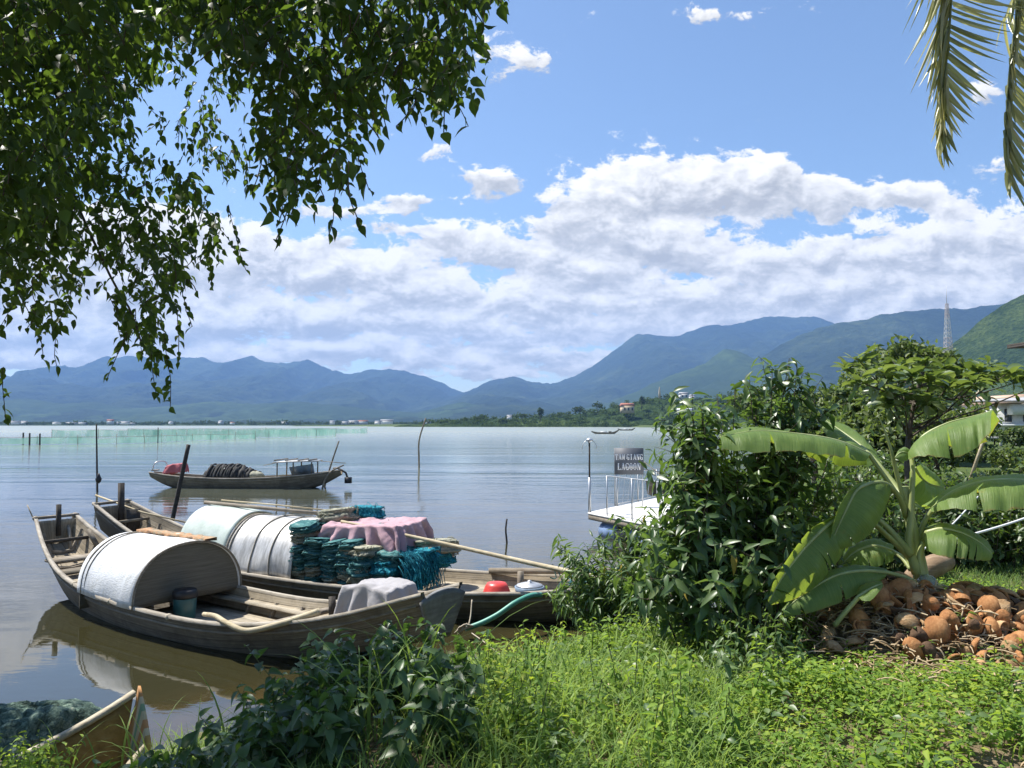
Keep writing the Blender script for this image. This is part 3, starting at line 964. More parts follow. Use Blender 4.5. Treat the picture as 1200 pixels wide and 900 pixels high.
# single trees that stand out on the headland
for (px, base, top, y, wpx, lab) in [(633, 492, 477, 800, 9, 'lone dark tree standing above the low bushes of the headland tip'),
                                    (752, 478, 463, 860, 10, 'dark conical tree beside the beige villa'),
                                    (612, 492, 483, 830, 14, 'round bushy tree on the low headland left of the lone dark tree'),
                                    (560, 496, 486, 880, 12, 'small tree at the thin seaward end of the headland'),
                                    (680, 487, 474, 840, 22, 'broad crowned tree on the rise of the headland'),
                                    (700, 482, 470, 850, 14, 'upright tree between the broad crown and the beige villa')]:
    b0 = at(px, base, y); t0 = at(px, top, y); hgt = t0.z - b0.z; wd = wpx / FPX * y / 2
    t = thing('tree', lab, 'tree', (b0.x, y, b0.z - 2))
    b = MB(); tube(b, [(b0.x, y, b0.z - 2), (b0.x, y, b0.z + hgt * .7)], [.5, .2], 6); b.build('trunk', M['bark'], t)
    b = MB(); clump_crown(b, (b0.x, y, b0.z + hgt * .45), wd, wd, hgt * .52, 150, hgt * .17); b.build('crown', M['tree_far2'], t)

# ------------------------------------------------------------------ lattice mast
ty = 300.0; b0 = at(1112, 440, ty); t0 = at(1111, 356, ty)
t = thing('lattice_mast', 'tall red and white lattice radio mast rising behind the dense tree', 'mast', (b0.x, ty, 0.5))
M['mast_white'] = plain('mast_white', (.50, .50, .51), .5, var=.1); M['mast_red'] = plain('mast_red', (.48, .42, .41), .5, var=.1)
nseg = 26; H0 = 0.5; H1 = t0.z
for part, mm, par in (('red_section', M['mast_red'], 0), ('white_section', M['mast_white'], 1)):
    for band in range(7):
        if band % 2 != par: continue
        b = MB()
        for k in range(nseg):
            if int(k / nseg * 7) != band: continue
            za, zb = H0 + (H1 - H0) * k / nseg, H0 + (H1 - H0) * (k + 1) / nseg
            wa, wb = 2.6 - 2.2 * k / nseg, 2.6 - 2.2 * (k + 1) / nseg
            ca = [(b0.x + sx * wa, ty + sy * wa, za) for sx, sy in ((-1, -1), (1, -1), (1, 1), (-1, 1))]
            cb = [(b0.x + sx * wb, ty + sy * wb, zb) for sx, sy in ((-1, -1), (1, -1), (1, 1), (-1, 1))]
            for i in range(4):
                tube(b, [ca[i], cb[i]], .085, 4, False); tube(b, [ca[i], cb[(i + 1) % 4]], .05, 4, False); tube(b, [ca[(i + 1) % 4], cb[i]], .05, 4, False)
                tube(b, [cb[i], cb[(i + 1) % 4]], .08, 4, False)
        b.build(part, mm, t)
b = MB(); tube(b, [(b0.x, ty, H1), (b0.x, ty, H1 + 7)], [.12, .05], 5); b.build('antenna', M['mast_white'], t)
# ------------------------------------------------------------------ boats


class Boat:
    """a plank boat between two world points (middle of the stern top, middle of the bow top); local x runs to the bow"""

    def __init__(self, name, label, stern, bow, bt, bb, zt, zb, sag=0.0, group=None):
        s = Vector((stern[0], stern[1], 0)); b = Vector((bow[0], bow[1], 0))
        self.L = (b - s).length; d = (b - s).normalized(); self.rz = math.atan2(d.y, d.x)
        self.c = (s + b) / 2
        self.bt, self.bb, self.zt, self.zb, self.sag = bt, bb, zt, zb, sag
        self.root = thing(name, label, 'boat', self.c, self.rz, group)
        self.cs, self.sn = math.cos(self.rz), math.sin(self.rz)

    def bend(self, t): return -self.sag * (1 - (2 * t - 1)**2)

    def half(self, t, z):
        zt = crv(t, self.zt); zb = crv(t, self.zb); f = np.clip((z - zb) / (zt - zb), 0, 1)
        return crv(t, self.bb) + (crv(t, self.bt) - crv(t, self.bb)) * f**.8

    def loc(self, t, v, z=None, dz=0.0):
        """local point: t along 0..1 (stern..bow), v across -1..1 of the half beam at height z"""
        zt = float(crv(t, self.zt)); z = zt if z is None else z
        return Vector(((t - .5) * self.L, float(self.bend(t)) + v * float(self.half(t, z)), z + dz))

    def world(self, p):
        return Vector((self.c.x + p[0] * self.cs - p[1] * self.sn, self.c.y + p[0] * self.sn + p[1] * self.cs, p[2]))

    def w(self, t, v, z=None, dz=0.0): return self.world(self.loc(t, v, z, dz))

    def section(self, t, inset=0.0, lift=0.0, m=7):
        """ring of points gunwale-keel-gunwale"""
        bt = float(crv(t, self.bt)) - inset; bb = max(float(crv(t, self.bb)) - inset, .03); zt = float(crv(t, self.zt)); zb = float(crv(t, self.zb)) + lift
        out = []
        for k in range(m):
            f = k / (m - 1)
            out.append((bt + (bb - bt) * (f**1.25), zt + (zb - zt) * f))
        x = (t - .5) * self.L; yb = float(self.bend(t))
        ring = [(x, yb + y, z) for y, z in out] + [(x, yb, zb - .025)] + [(x, yb - y, z) for y, z in out[::-1]]
        return np.array(ring)

    def shell(self, lining=True, n=44, th=.04):
        ts = np.linspace(0, 1, n)
        O = np.stack([self.section(t) for t in ts])
        I = np.stack([self.section(t, th, th) for t in ts])
        nv = O.shape[1]
        b = MB()
        grid(b, O, flip=True)
        rim = np.stack([O[:, 0], I[:, 0]], 1); grid(b, rim); rim = np.stack([O[:, -1], I[:, -1]], 1); grid(b, rim, flip=True)
        for e in (0, n - 1):
            R_ = np.concatenate([O[e], I[e][::-1]])
            F = [(k, k + 1, 2 * nv - 2 - k, 2 * nv - 1 - k) for k in range(nv - 1)]
            b.add(R_, F, np.zeros((len(R_), 2)))
        b.build('hull', M['hull'], self.root, True, world=False)
        b = MB(); grid(b, I)
        b.build('lining', M['lining'], self.root, True, world=False)
        # hard chine between flat shading of planks is left to the seams
        for sgn in (-1, 1):
            b = MB()
            pts = [self.loc(t, sgn, None, .015) for t in np.linspace(0.0, 1.0, 40)]
            P = np.array([list(p) for p in pts]); wd = .032
            ring = []
            for q in P: ring.append([(q[0], q[1] - wd, q[2] - .02), (q[0], q[1] + wd, q[2] - .02), (q[0], q[1] + wd, q[2] + .022), (q[0], q[1] - wd, q[2] + .022), (q[0], q[1] - wd, q[2] - .02)])
            grid(b, np.array(ring), flip=True)
            b.build('gunwale', M['rail'], self.root, world=False)
            b = MB()                                            # rubbing strake below the rail
            P = np.array([list(self.loc(t, sgn * 1.012, float(crv(t, self.zt)) - .11 * min(1, float(crv(t, self.zt) - crv(t, self.zb)) / .5))) for t in np.linspace(.01, .99, 40)])
            tube(b, P, .02, 6)
            b.build('strake', M['timber'], self.root, world=False)

    def board(self, t, z0, z1, name, material, dt=0.0, w0=1.0, w1=1.0, th=.045, crest=0.0, over=0.0):
        """a transverse board closing the boat from z0 up to z1; its top may rise in the middle"""
        n = 13; x = (t - .5) * self.L; yb = float(self.bend(t)); F = []; V = []
        rows = 9
        for i in range(rows):
            f = i / (rows - 1)
            for j in range(n):
                u = 2 * j / (n - 1) - 1
                top = z1 + crest * (1 - abs(u)**2.2)
                z = z0 + (top - z0) * f
                hw = (float(self.half(t, min(z, float(crv(t, self.zt))))) + over) * (w0 + (w1 - w0) * f)
                V.append((x + dt * f, yb + u * hw, z))
        P = np.array(V).reshape(rows, n, 3)
        b = MB(); slab(b, P, th)
        return b.build(name, material, self.root, world=False)

    def thwart(self, t, z, w=.22, th=.035, name='thwart', material=None, v0=-1, v1=1):
        a, c = self.loc(t, v0 * .97, z), self.loc(t, v1 * .97, z)
        b = MB(); bar(b, a, c, w, th); return b.build(name, material or M['timber'], self.root, world=False)

    def rib(self, t, w=.05):
        S = self.section(t, .042, .042); S = S[1:-1]
        S2 = self.section(t, .085, .085)[1:-1]
        b = MB()
        for dx0 in (0,):
            a = S.copy(); a[:, 0] -= w / 2; c = S.copy(); c[:, 0] += w / 2; a2 = S2.copy(); a2[:, 0] -= w / 2; c2 = S2.copy(); c2[:, 0] += w / 2
            grid(b, np.stack([a, a2, c2, c], 1))
        return b.build('rib', M['timber'], self.root, world=False)

    def floor(self, t0, t1, z, name='floorboards', material=None, frac=.93):
        rows = []
        for t in np.linspace(t0, t1, 14):
            zz = z if not callable(z) else z(t)
            hw = float(self.half(t, zz)) * frac; x = (t - .5) * self.L; yb = float(self.bend(t))
            rows.append([(x, yb + u * hw, zz) for u in np.linspace(-1, 1, 7)])
        b = MB(); slab(b, np.array(rows), .03)
        return b.build(name, material or M['deck'], self.root, world=False)

    def arc(self, t0, t1, rise, material, name='canopy', inset=0.0, lift=0.0, na=33, nl=18, th=.02, wav=0.0, a0=0.0, a1=PI, power=.9):
        rows = []
        for t in np.linspace(t0, t1, nl):
            hw = float(crv(t, self.bt)) - inset; zb = float(crv(t, self.zt)) * .5 + .5 * float(crv((t0 + t1) / 2, self.zt)); x = (t - .5) * self.L; yb = float(self.bend(t)) * .6 + .4 * float(self.bend((t0 + t1) / 2))
            r = []
            for a in np.linspace(a0, a1, na):
                s, c = math.sin(a), math.cos(a)
                wv = 1 + wav * math.sin(t * 77 + a * 2) * .5 + wav * math.sin(t * 31 - a) + wav * 2.5 * (float(vnoise(np.array(t * 24.0), np.array(a * 2.2), 0, 7)) - .5)
                r.append((x, yb + hw * np.sign(c) * abs(c)**power * wv, zb + lift + (rise) * abs(s)**power * wv))
            rows.append(r)
        P = np.array(rows); b = MB(); slab(b, P[:, ::-1], th)
        return b.build(name, material, self.root, True, world=False), P

    def end_panel(self, P, material, frac=0.0, name='end_panel', dx=0.0):
        """closes an arc (row of points) with a flat panel"""
        n = len(P); base = P[0] * .5 + P[-1] * .5
        V = []; rows = 8
        for i in range(rows):
            f = i / (rows - 1)
            for p in P:
                q = np.array((p[0], p[1], base[2] + frac)) * (1 - f) + p * f
                V.append((q[0] + dx, q[1], q[2]))
        b = MB(); slab(b, np.array(V).reshape(rows, n, 3), .02)
        return b.build(name, material, self.root, world=False)


# ---- the near boat: white canopy
b1 = Boat('fishing_boat', 'weathered wooden boat with white half-round canopy and grey cloth on its bow, nearest the bank', (-8.95, 15.2), (-.85, 9.5),
          [(0, .36), (.15, .58), (.35, .80), (.55, .87), (.75, .78), (.9, .54), (1, .36)],
          [(0, .20), (.2, .40), (.5, .62), (.8, .42), (1, .13)],
          [(0, 1.20), (.1, .88), (.2, .62), (.35, .45), (.55, .38), (.75, .42), (.88, .62), (1, .98)],
          [(0, .72), (.1, .33), (.22, .0), (.4, -.15), (.7, -.15), (.86, .08), (1, .42)], sag=.45)
b1.shell()
b1.board(.995, .40, .90, 'bow_board', M['slate'], .05, 1.0, 1.08, crest=.10, over=.03)
b1.board(.012, .70, 1.14, 'stern_board', M['lining'], .0)
b1.thwart(.006, 1.20, .10, .05, 'stern_crossbar', v0=-1.15, v1=1.15)
b1.thwart(.075, .82, .06, .06, 'crossbar', M['darktimber'])
b1.thwart(.155, .58, .42, .05)
b1.thwart(.235, .50, .40, .04, material=M['deck'])
b1.thwart(.30, .40, .16, .04, material=M['rail'])
b1.thwart(.775, .40, .14, .05)
for t in (.05, .11, .19, .27, .58, .64, .70, .82, .88): b1.rib(t)
b1.floor(.45, .80, .10)
b1.floor(.12, .30, .28)
b = MB(); bar(b, b1.loc(.03, -.05, .85), b1.loc(.028, -.05, 1.45), .07, .07, (1, 0, 0)); b1_post = b.build('stern_post', M['darktimber'], b1.root, world=False)
b = MB(); bar(b, b1.loc(.05, .55, .62), b1.loc(.005, .62, 1.12), .05, .05, (1, 0, 0)); b.build('stern_brace', M['rail'], b1.root, world=False)
b = MB(); bar(b, b1.loc(.12, .9, .66), b1.loc(.10, .6, 1.0), .08, .05, (1, 0, 0)); b.build('knee', M['timber'], b1.root, world=False)
b = MB(); tube(b, [b1.loc(.0, -1.1, 1.15), b1.loc(-.012, -1.35, 1.45)], .012, 5); b.build('whip_pole', M['rope'], b1.root, world=False)
# inner ledge along the far side
b = MB(); P = [b1.loc(t, .86, .24) for t in np.linspace(.5, .80, 12)]
rows = [[(p.x, p.y - .10, p.z), (p.x, p.y + .07, p.z), (p.x, p.y + .07, p.z + .03), (p.x, p.y - .10, p.z + .03), (p.x, p.y - .10, p.z)] for p in P]
grid(b, np.array(rows), flip=True); b.build('ledge', M['deck'], b1.root, world=False)
cn, P = b1.arc(.362, .538, .84, M['white_sheet'], inset=-.03, lift=-.02, wav=.010)
b1.end_panel(P[-1], M['panel'], 0.0, dx=-.05)
b1.end_panel(P[0], M['panel'], -.25, 'added_back_blind', dx=.10)  # closure added to keep sunlight from entering through the open back
for dt in (.013, .024):
    b = MB(); i = np.array([[p * 1.0 for p in P[0]]])[0].copy()
    i[:, 0] += dt * b1.L; c0 = np.array((0, i[:, 1].mean(), i[:, 2].min())); q = c0 + (i - c0) * 1.008; q[:, 0] = i[:, 0]; tube(b, q, .009, 5); b.build('strap', M['timber'], cn, world=False)
b = MB(); rim = P[-1].copy(); tube(b, rim, .018, 6); b.build('canopy_hoop', M['timber'], cn, world=False)
b = MB(); a_, c_ = P[1][15], P[-1][13]
V = resample([a_ + np.array((0, .03, .022)), (a_ + c_) / 2 + np.array((0, .03, .02)), c_ + np.array((.02, .02, .025))], 24)
rows = [[p + np.array((0, -.10, 0)), p + np.array((0, .10, 0)), p + np.array((0, .10, .035)), p + np.array((0, -.10, .035)), p + np.array((0, -.10, 0))] for p in V]
rows = np.array(rows) + rng.normal(0, .008, (24, 5, 3)); rows[:, 4] = rows[:, 0]
M['peel'] = stone_like('peeling_orange_board', [(.36, (.20, .15, .10)), (.47, (.36, .28, .18)), (.56, (.45, .22, .10)), (.66, (.52, .44, .33))], 9, .85, .6, .02)
grid(b, rows, flip=True); b.build('ridge_board', M['peel'], cn, world=False)
# small details on the rail: ties and cleats
for t, v in ((.62, -1), (.47, -1), (.335, -1)):
    b = MB(); p = b1.loc(t, v); lathe(b, (p.x, p.y, p.z - .03), [(.035, 0), (.05, .03), (.042, .07), (.01, .085)], 8); b.build('rope_tie', M['rope'], b1.root, world=False)
b = MB(); bar(b, b1.loc(.795, .55, .36), b1.loc(.79, .56, .62), .07, .07, (1, 0, 0)); b.build('mooring_post', M['darktimber'], b1.root, world=False)
b = MB(); bar(b, b1.loc(.81, .75, .40), b1.loc(.805, .76, .60), .07, .07, (1, 0, 0)); b.build('mooring_post', M['timber'], b1.root, world=False)

# things aboard the near boat
p = b1.w(.56, -.30, .14); t = thing('bucket', 'teal tinted plastic drum with black lid standing under the white canopy', 'bucket', p)
b = MB(); lathe(b, p, [(.13, 0), (.15, .02), (.165, .30), (.16, .33)], 20); b.build('body', M['teal_plastic'], t, True)
b = MB(); lathe(b, p + Vector((0, 0, .32)), [(.175, 0), (.18, .05), (.172, .10), (.15, .12), (.02, .125)], 20); b.build('lid', M['black_plastic'], t, True)

pts = [b1.w(.66, -.72, .40, .02), b1.w(.70, -.88, .42, .05), b1.w(.735, -1.06, .44, .02), b1.w(.775, -1.16, .44, -.03), b1.w(.82, -1.04, .50, .02), b1.w(.862, -.86, .58, .10)]
b = MB(); tube(b, resample(pts, 30), np.linspace(.030, .042, 30), 8)
single('bent_pole', b, M['bamboo'], 'bent tan wooden pole lashed over the rail of the white-canopied boat', 'pole', smooth=True)

pts = [b1.w(.315, -.55, .42), b1.w(.318, -.6, .75), b1.w(.325, -.3, .86), b1.w(.33, -.1, .62)]
b = MB(); tube(b, resample(pts, 20), .014, 6); single('white_hose', b, M['white_paint'], 'thin white hose looped behind the white canopy over a dark bundle', 'hose', smooth=True)
b = MB(); c = b1.w(.305, .05, .42)
U, Vv = np.meshgrid(np.linspace(0, PI, 14), np.linspace(0, 2 * PI, 22), indexing='ij')
rr = 1 + .35 * (fbm(np.sin(U) * np.cos(Vv) * 2 + 4, np.sin(U) * np.sin(Vv) * 2 + 4, np.cos(U) * 2, 5, 3) - .5)
grid(b, np.stack([c.x + .36 * rr * np.sin(U) * np.cos(Vv), c.y + .3 * rr * np.sin(U) * np.sin(Vv), c.z + .03 + .2 * rr * np.cos(U)], -1), flip=True)
single('tarp_bundle', b, M['black_plastic'], 'dark tarpaulin bundle on the boards behind the white canopy', 'bundle', smooth=True)


def drape(name, label, cat, c, rz, a, bb_, top, drop, material, amp=.05, folds=9, seed=0, na=70, nb=60, sagm=.06, group=None, tilt=0.0, th=.008, front_more=0.0):
    """a cloth laid over a heap: level on top with sag, hanging down in folds round the edge"""
    u = np.linspace(-1, 1, na); v = np.linspace(-1, 1, nb)
    U, Vv = np.meshgrid(u, v, indexing='ij')
    ext = np.array((a + drop, bb_ + drop)); X = U * ext[0]; Y = Vv * ext[1]
    ox = np.maximum(np.abs(X) - a, 0); oy = np.maximum(np.abs(Y) - bb_, 0); over = np.hypot(ox, oy)
    per = np.arctan2(Y / ext[1], X / ext[0])
    cx = np.clip(X, -a, a); cy = np.clip(Y, -bb_, bb_)
    dx = np.where(over > 0, ox * np.sign(X), 0); dy = np.where(over > 0, oy * np.sign(Y), 0)
    ln = np.maximum(np.hypot(dx, dy), 1e-6)
    fold = np.sin(per * folds + 5 * fbm(per * 1.5 + 9, per * 0, 0, seed, 2)) * amp * sstep(0, .5 * drop, over)
    outw = .16 * over + fold + .02
    Xn = cx + dx / ln * outw; Yn = cy + dy / ln * outw
    edge = sstep(.25, 0, np.minimum(a - np.abs(cx), bb_ - np.abs(cy)))
    Z = top - sagm * (1 - np.abs(cx / a)**2) * (1 - np.abs(cy / bb_)**2) * .6 + (fbm(X * 3 + seed, Y * 3, 0, seed, 4) - .5) * .14 + (fbm(X * 9 + seed, Y * 9, 0, seed + 5, 3) - .5) * .05 - over * (.97 + .12 * np.sin(per * folds * .5)) - .03 * edge
    Z = Z - np.where(Y < -bb_, front_more * sstep(0, drop, over), 0) + tilt * cx
    Xn = Xn + (fbm(X * 6, Y * 6, 0, seed + 3, 3) - .5) * .03
    cs, sn = math.cos(rz), math.sin(rz)
    P = np.stack([c[0] + Xn * cs - Yn * sn, c[1] + Xn * sn + Yn * cs, Z], -1)
    b = MB(); slab(b, P[:, ::-1], th)
    return single(name, b, material, label, cat, group, True)


c = b1.w(.905, .05, .7)
t = thing('crate', 'low wooden crate hidden under the grey cloth on the bow', 'crate', (c.x, c.y, .50), b1.rz)
b = MB(); box(b, (0, 0, .19), (.56, .46, .38)); b.build('box', M['timber'], t, world=False)
b = MB(); box(b, (0, 0, .395), (.6, .50, .03)); b.build('lid', M['timber'], t, world=False)
drape('grey_cloth', 'grey cloth draped in folds over a crate on the bow of the white-canopied boat', 'cloth', (c.x, c.y, 0), b1.rz + .12, .34, .27, 1.0, .44, M['grey_cloth'], .035, 11, 4)

# ---- the second boat: silver and green canopy, heaped nets
b2 = Boat('fishing_boat', 'wooden boat with green and silver canopy carrying heaped teal nets, moored second from the bank', (-8.45, 16.3), (2.3, 11.7),
          [(0, .40), (.15, .62), (.4, .90), (.6, .95), (.8, .80), (.93, .5), (1, .30)],
          [(0, .22), (.2, .42), (.5, .66), (.8, .48), (1, .12)],
          [(0, 1.36), (.1, .98), (.2, .66), (.35, .48), (.55, .40), (.75, .42), (.9, .55), (1, .80)],
          [(0, .82), (.1, .38), (.22, .0), (.4, -.15), (.72, -.15), (.88, .02), (1, .30)], sag=.35)
b2.shell()
b2.board(.995, .3, .78, 'bow_board', M['timber'], .03)
b2.board(.012, .80, 1.30, 'stern_board', M['lining'])
b2.thwart(.006, 1.36, .09, .05, 'stern_crossbar', v0=-1.1, v1=1.1)
b2.thwart(.06, 1.02, .07, .05, 'crossbar', M['deck']); b2.thwart(.13, .62, .3, .04)
for t in (.04, .09, .16, .22, .74, .80, .86, .92): b2.rib(t)
b2.floor(.66, .955, lambda t: .24 + .5 * max(0, t - .85), name='foredeck')
b2.floor(.10, .32, .3)
b = MB(); bar(b, b2.loc(.035, -.05, .85), b2.loc(.033, -.05, 1.78), .09, .09, (1, 0, 0)); b.build('stern_post', M['darktimber'], b2.root, world=False)
b = MB(); box(b, b2.loc(.05, .35, .98), (.05, .3, .5)); b.build('locker', M['darktimber'], b2.root, world=False)
b = MB(); bar(b, b2.loc(.17, .98, .75), b2.loc(.168, 1.0, 1.02), .08, .08, (1, 0, 0)); b.build('thole_pin', M['darktimber'], b2.root, world=False)
b = MB(); bar(b, b2.loc(.80, .25, .24), b2.loc(.80, .25, .62), .08, .08, (1, 0, 0)); b.build('mooring_post', M['timber'], b2.root, world=False)
b = MB(); bar(b, b2.loc(.735, -1.02, .2), b2.loc(.733, -1.06, .56), .05, .05, (1, 0, 0)); b.build('peg', M['darktimber'], b2.root, world=False)
b = MB(); bar(b, b2.loc(.73, .93, .47), b2.loc(.98, .9, .72), .07, .09); b.build('wash_board', M['timber'], b2.root, world=False)
cA, PA = b2.arc(.255, .362, .92, M['green_sheet'], name='green_canopy', inset=.0, wav=.016)
cB, PB = b2.arc(.365, .492, .90, M['alu'], name='silver_canopy', inset=.012, nl=22, wav=.018)
for t in (.366, .375, .417, .452):
    b = MB(); pr = PB[int((t - .365) / .127 * 21)].copy(); c0 = np.array((0, pr[:, 1].mean(), pr[:, 2].min())); q = c0 + (pr - c0) * 1.012; q[:, 0] = pr[:, 0]; tube(b, q, .014, 5); b.build('hoop', M['rail'], cB, world=False)
b = MB(); tube(b, [PA[0][16] + np.array((-.1, .0, .05)), PB[-1][16] + np.array((.45, .0, .05))], .035, 7); b.build('ridge_pole', M['timber'], cB, world=False)
b = MB(); tube(b, [PA[2][14] + np.array((0, 0, .1)), (PA[-1][13] + PB[0][13]) / 2 + np.array((0, .1, .16)), PB[-1][14] + np.array((.4, 0, .1))], .015, 6); b.build('loose_cane', M['bamboo'], cB, world=False)
b = MB(); tube(b, [b2.w(-.03, -.3, 1.50), b2.w(.06, .55, 1.16), b2.w(.22, 1.0, .85)], .02, 6)
single('pale_cane', b, M['bamboo'], 'thin pale cane lying along the stern rail of the boat with heaped nets', 'pole')

# folded nets: one bundle of each kind, then copies


def bundle_mesh(sx, sy, sz, seed, layers=3):
    U, Vv = np.meshgrid(np.linspace(0, PI, 24), np.linspace(0, 2 * PI, 48), indexing='ij')
    cx, cy, cz = np.sin(U) * np.cos(Vv), np.sin(U) * np.sin(Vv), np.cos(U)
    pw = lambda a, e: np.sign(a) * np.abs(a)**e
    rr = 1 + .42 * (fbm(cx * 2.4 + seed, cy * 2.4, cz * 3, seed, 5, .62) - .5) + .16 * np.sin(cz * 7 + 6 * fbm(cx * 3, cy * 3, 0, seed, 3)) + .11 * (fbm(cx * 10, cy * 10, cz * 16, seed + 4, 3) - .5)
    P = np.stack([sx * pw(cx, .62) * rr, sy * pw(cy, .62) * rr, sz * pw(cz, .75) * (rr * .5 + .5)], -1)
    b = MB(); grid(b, P, flip=True)
    for k in range(26):                                 # loose strands and cork line round the fold
        a0 = rng.uniform(0, 2 * PI); da = rng.uniform(.3, 1.1); a = np.linspace(a0, a0 + da, 7); q = 1.02 + rng.normal(0, .05, 7)
        tube(b, np.stack([sx * pw(np.cos(a), .62) * q, sy * pw(np.sin(a), .62) * q, rng.uniform(-.8, .9) * sz + rng.normal(0, .25 * sz, 7)], 1), rng.uniform(.004, .009), 4, False)
    return b


protos = {}


def bundle(kind, loc, rz, label, group, sx, sy, sz, mat_, name='net_bundle', tilt=0.0):
    key = (kind, mat_)
    if key not in protos:
        me = bundle_mesh(sx, sy, sz, 3 + len(protos) * 7).mesh('net_bundle'); me.materials.append(M[mat_])
        me.polygons.foreach_set('use_smooth', np.ones(len(me.polygons), bool))
        o = bpy.data.objects.new(name, me); protos[key] = o
    else:
        o = protos[key].copy()
    COL.objects.link(o)
    o.location = loc; o.rotation_euler = (tilt + rnd.uniform(-.14, .14), rnd.uniform(-.16, .16), rz)
    o.scale = (rnd.uniform(.8, 1.18), rnd.uniform(.85, 1.12), rnd.uniform(.85, 1.5))
    return tag(o, label, 'fishing net', group)


STK = [(.494, 11, 'the tall stack by the silver canopy'), (.521, 8, 'the second stack from the silver canopy'), (.549, 8, 'the third stack from the silver canopy'), (.577, 8, 'the fourth stack from the silver canopy')]
ORD = ['topmost of '] + [w_ + ' from the top of ' for w_ in 'second third fourth fifth sixth seventh eighth ninth tenth'.split()] + ['lowest of ']
for t, n, where in STK:
    z = .40
    for k in range(n):
        m_ = rnd.choice(['teal_net', 'teal_net', 'teal_net', 'pale_net'])
        p = b2.w(t, -.62 + rnd.uniform(-.04, .04), .38); h_ = .046
        bundle('s' + str(k % 2), (p.x, p.y, z + h_), b2.rz + rnd.uniform(-.15, .15), ('cream' if m_ == 'pale_net' else 'teal') + ' folded net bundle, ' + ORD[n - 1 - k] + where, 'folded nets in the front stacks', .165, .26, .052, m_)
        z += .084
    for k in range(3):                                   # the same stack's inner neighbours, lower ones hidden
        p = b2.w(t, .05 + .1 * rnd.random(), .38)
        bundle('s0', (p.x, p.y, .40 + .28 * k + .25), b2.rz + rnd.uniform(-.3, .3), 'folded net bundle hidden behind the front stacks, under the pink cloth', 'folded nets under the pink cloth', .165, .26, .052, 'teal_net')
# larger limp bundles forward of the cloth
BIG = [(.596, -.60, .52, 'pale_net', 'big'), (.597, -.60, .66, 'teal_net', 'big'), (.600, -.58, .80, 'teal_net', 'big'), (.604, -.52, .93, 'pale_net', 'big'),
       (.632, -.50, .52, 'teal_net', 'big'), (.634, -.48, .68, 'blue_net', 'big'), (.634, -.40, .84, 'teal_net', 'big'),
       (.664, -.35, .50, 'blue_net', 'big'), (.663, -.30, .68, 'teal_net', 'big'), (.662, -.22, .84, 'blue_net', 'big'),
       (.60, .2, .7, 'teal_net', 'big'), (.64, .2, .75, 'teal_net', 'big'), (.665, .25, .70, 'blue_net', 'big'), (.665, .3, .9, 'pale_net', 'big')]
for k, (t, v, z, m_, kd) in enumerate(BIG):
    p = b2.w(t, v, .4)
    tone = {'pale_net': 'cream', 'teal_net': 'teal', 'blue_net': 'bright blue'}[m_]
    bundle('big', (p.x, p.y, z), b2.rz + rnd.uniform(-.3, .3), 'limp ' + tone + ' net bundle in the heap forward of the pink cloth', tone + ' nets forward of the pink cloth', .24, .38, .105, m_)
# blue net hanging over the forward end
b = MB(); c = b2.w(.676, -.45, .6)
f = Foliage()
for k in range(260):
    a = rng.uniform(-1.2, 1.2); z1 = rng.uniform(.75, .98); p0 = np.array(b2.w(.668 + rng.uniform(-.012, .012), -.45 + a * .30, z1))
    q = [p0, p0 + np.array((.10, -.06, -.10)) + rng.normal(0, .03, 3), p0 + np.array((.14, -.10, -.38)) + rng.normal(0, .05, 3)]
    tube(b, resample(q, 5), .008, 4, False)
single('hanging_net', b, M['blue_net'], 'bright blue loose net strands hanging over the forward end of the net heap', 'fishing net')
# rolls on top by the canopy
for (t, v, z, m_, lab, sc) in [(.505, .15, 1.36, 'pale_net', 'pale rolled net lying on top of the stacks beside the silver canopy', 1.0), (.535, .55, 1.40, 'blue_net', 'small bright blue net roll on top behind the pink cloth', .9)]:
    p = b2.w(t, v, .4)
    o = bundle('roll', (p.x, p.y, z), b2.rz + .2, lab, None, .30, .20, .11, m_)
c = b2.w(.578, .05, .5)
drape('pink_cloth', 'faded pink cloth draped over the heaped nets of the second boat', 'cloth', (c.x, c.y, 0), b2.rz + .02, .70, .50, 1.34, .46, M['pink'], .075, 19, 9, 110, 90, .10, tilt=.05, front_more=.02)
b = MB(); tube(b, resample([at(400, 611, 13.3), at(520, 637, 12.4), at(640, 664, 11.3), at(735, 684, 10.4)], 24), np.linspace(.026, .04, 24), 8)
single('bamboo_pole', b, M['bamboo'], 'long pale bamboo pole laid from the pink cloth over the bow toward the bushes', 'pole', smooth=True)

p = b2.w(.775, -.1, .27)
b = MB(); lathe(b, p, [(.12, .10), (.17, .105), (.185, .09), (.19, .09), (.19, .095), (.17, .16), (.13, .215), (.06, .235), (.001, .24)][0:0] + [(.225, 0), (.235, .015), (.215, .07), (.18, .16), (.15, .20), (.07, .215), (.001, .217)], 26)
single('red_basin', b, M['red_plastic'], 'red plastic basin turned over on the foredeck of the second boat', 'basin', smooth=True)
p = b2.w(.825, -.25, .28)
t = thing('enamel_pot', 'blue grey enamel pot on the foredeck beside the red basin', 'pot', p)
b = MB(); lathe(b, p, [(.13, 0), (.19, .04), (.225, .13), (.235, .19), (.22, .192)], 24); b.build('bowl', M['steel_blue'], t, True)
b = MB(); lathe(b, p + Vector((0, 0, .192)), [(.215, 0), (.20, .025), (.12, .05), (.03, .06), (.03, .09), (.001, .095)], 24); b.build('lid', M['galv'], t, True)
b = MB()
pts = [at(545, 737, 10.95), at(562, 731, 10.95), at(582, 721, 11.0), at(604, 706, 11.1), at(622, 698, 11.3), at(634, 697, 11.5)]
tube(b, resample(pts, 28), .038, 9); single('green_hose', b, M['hose'], 'thick green hose hanging over the side of the second boat', 'hose', smooth=True)
b = MB()
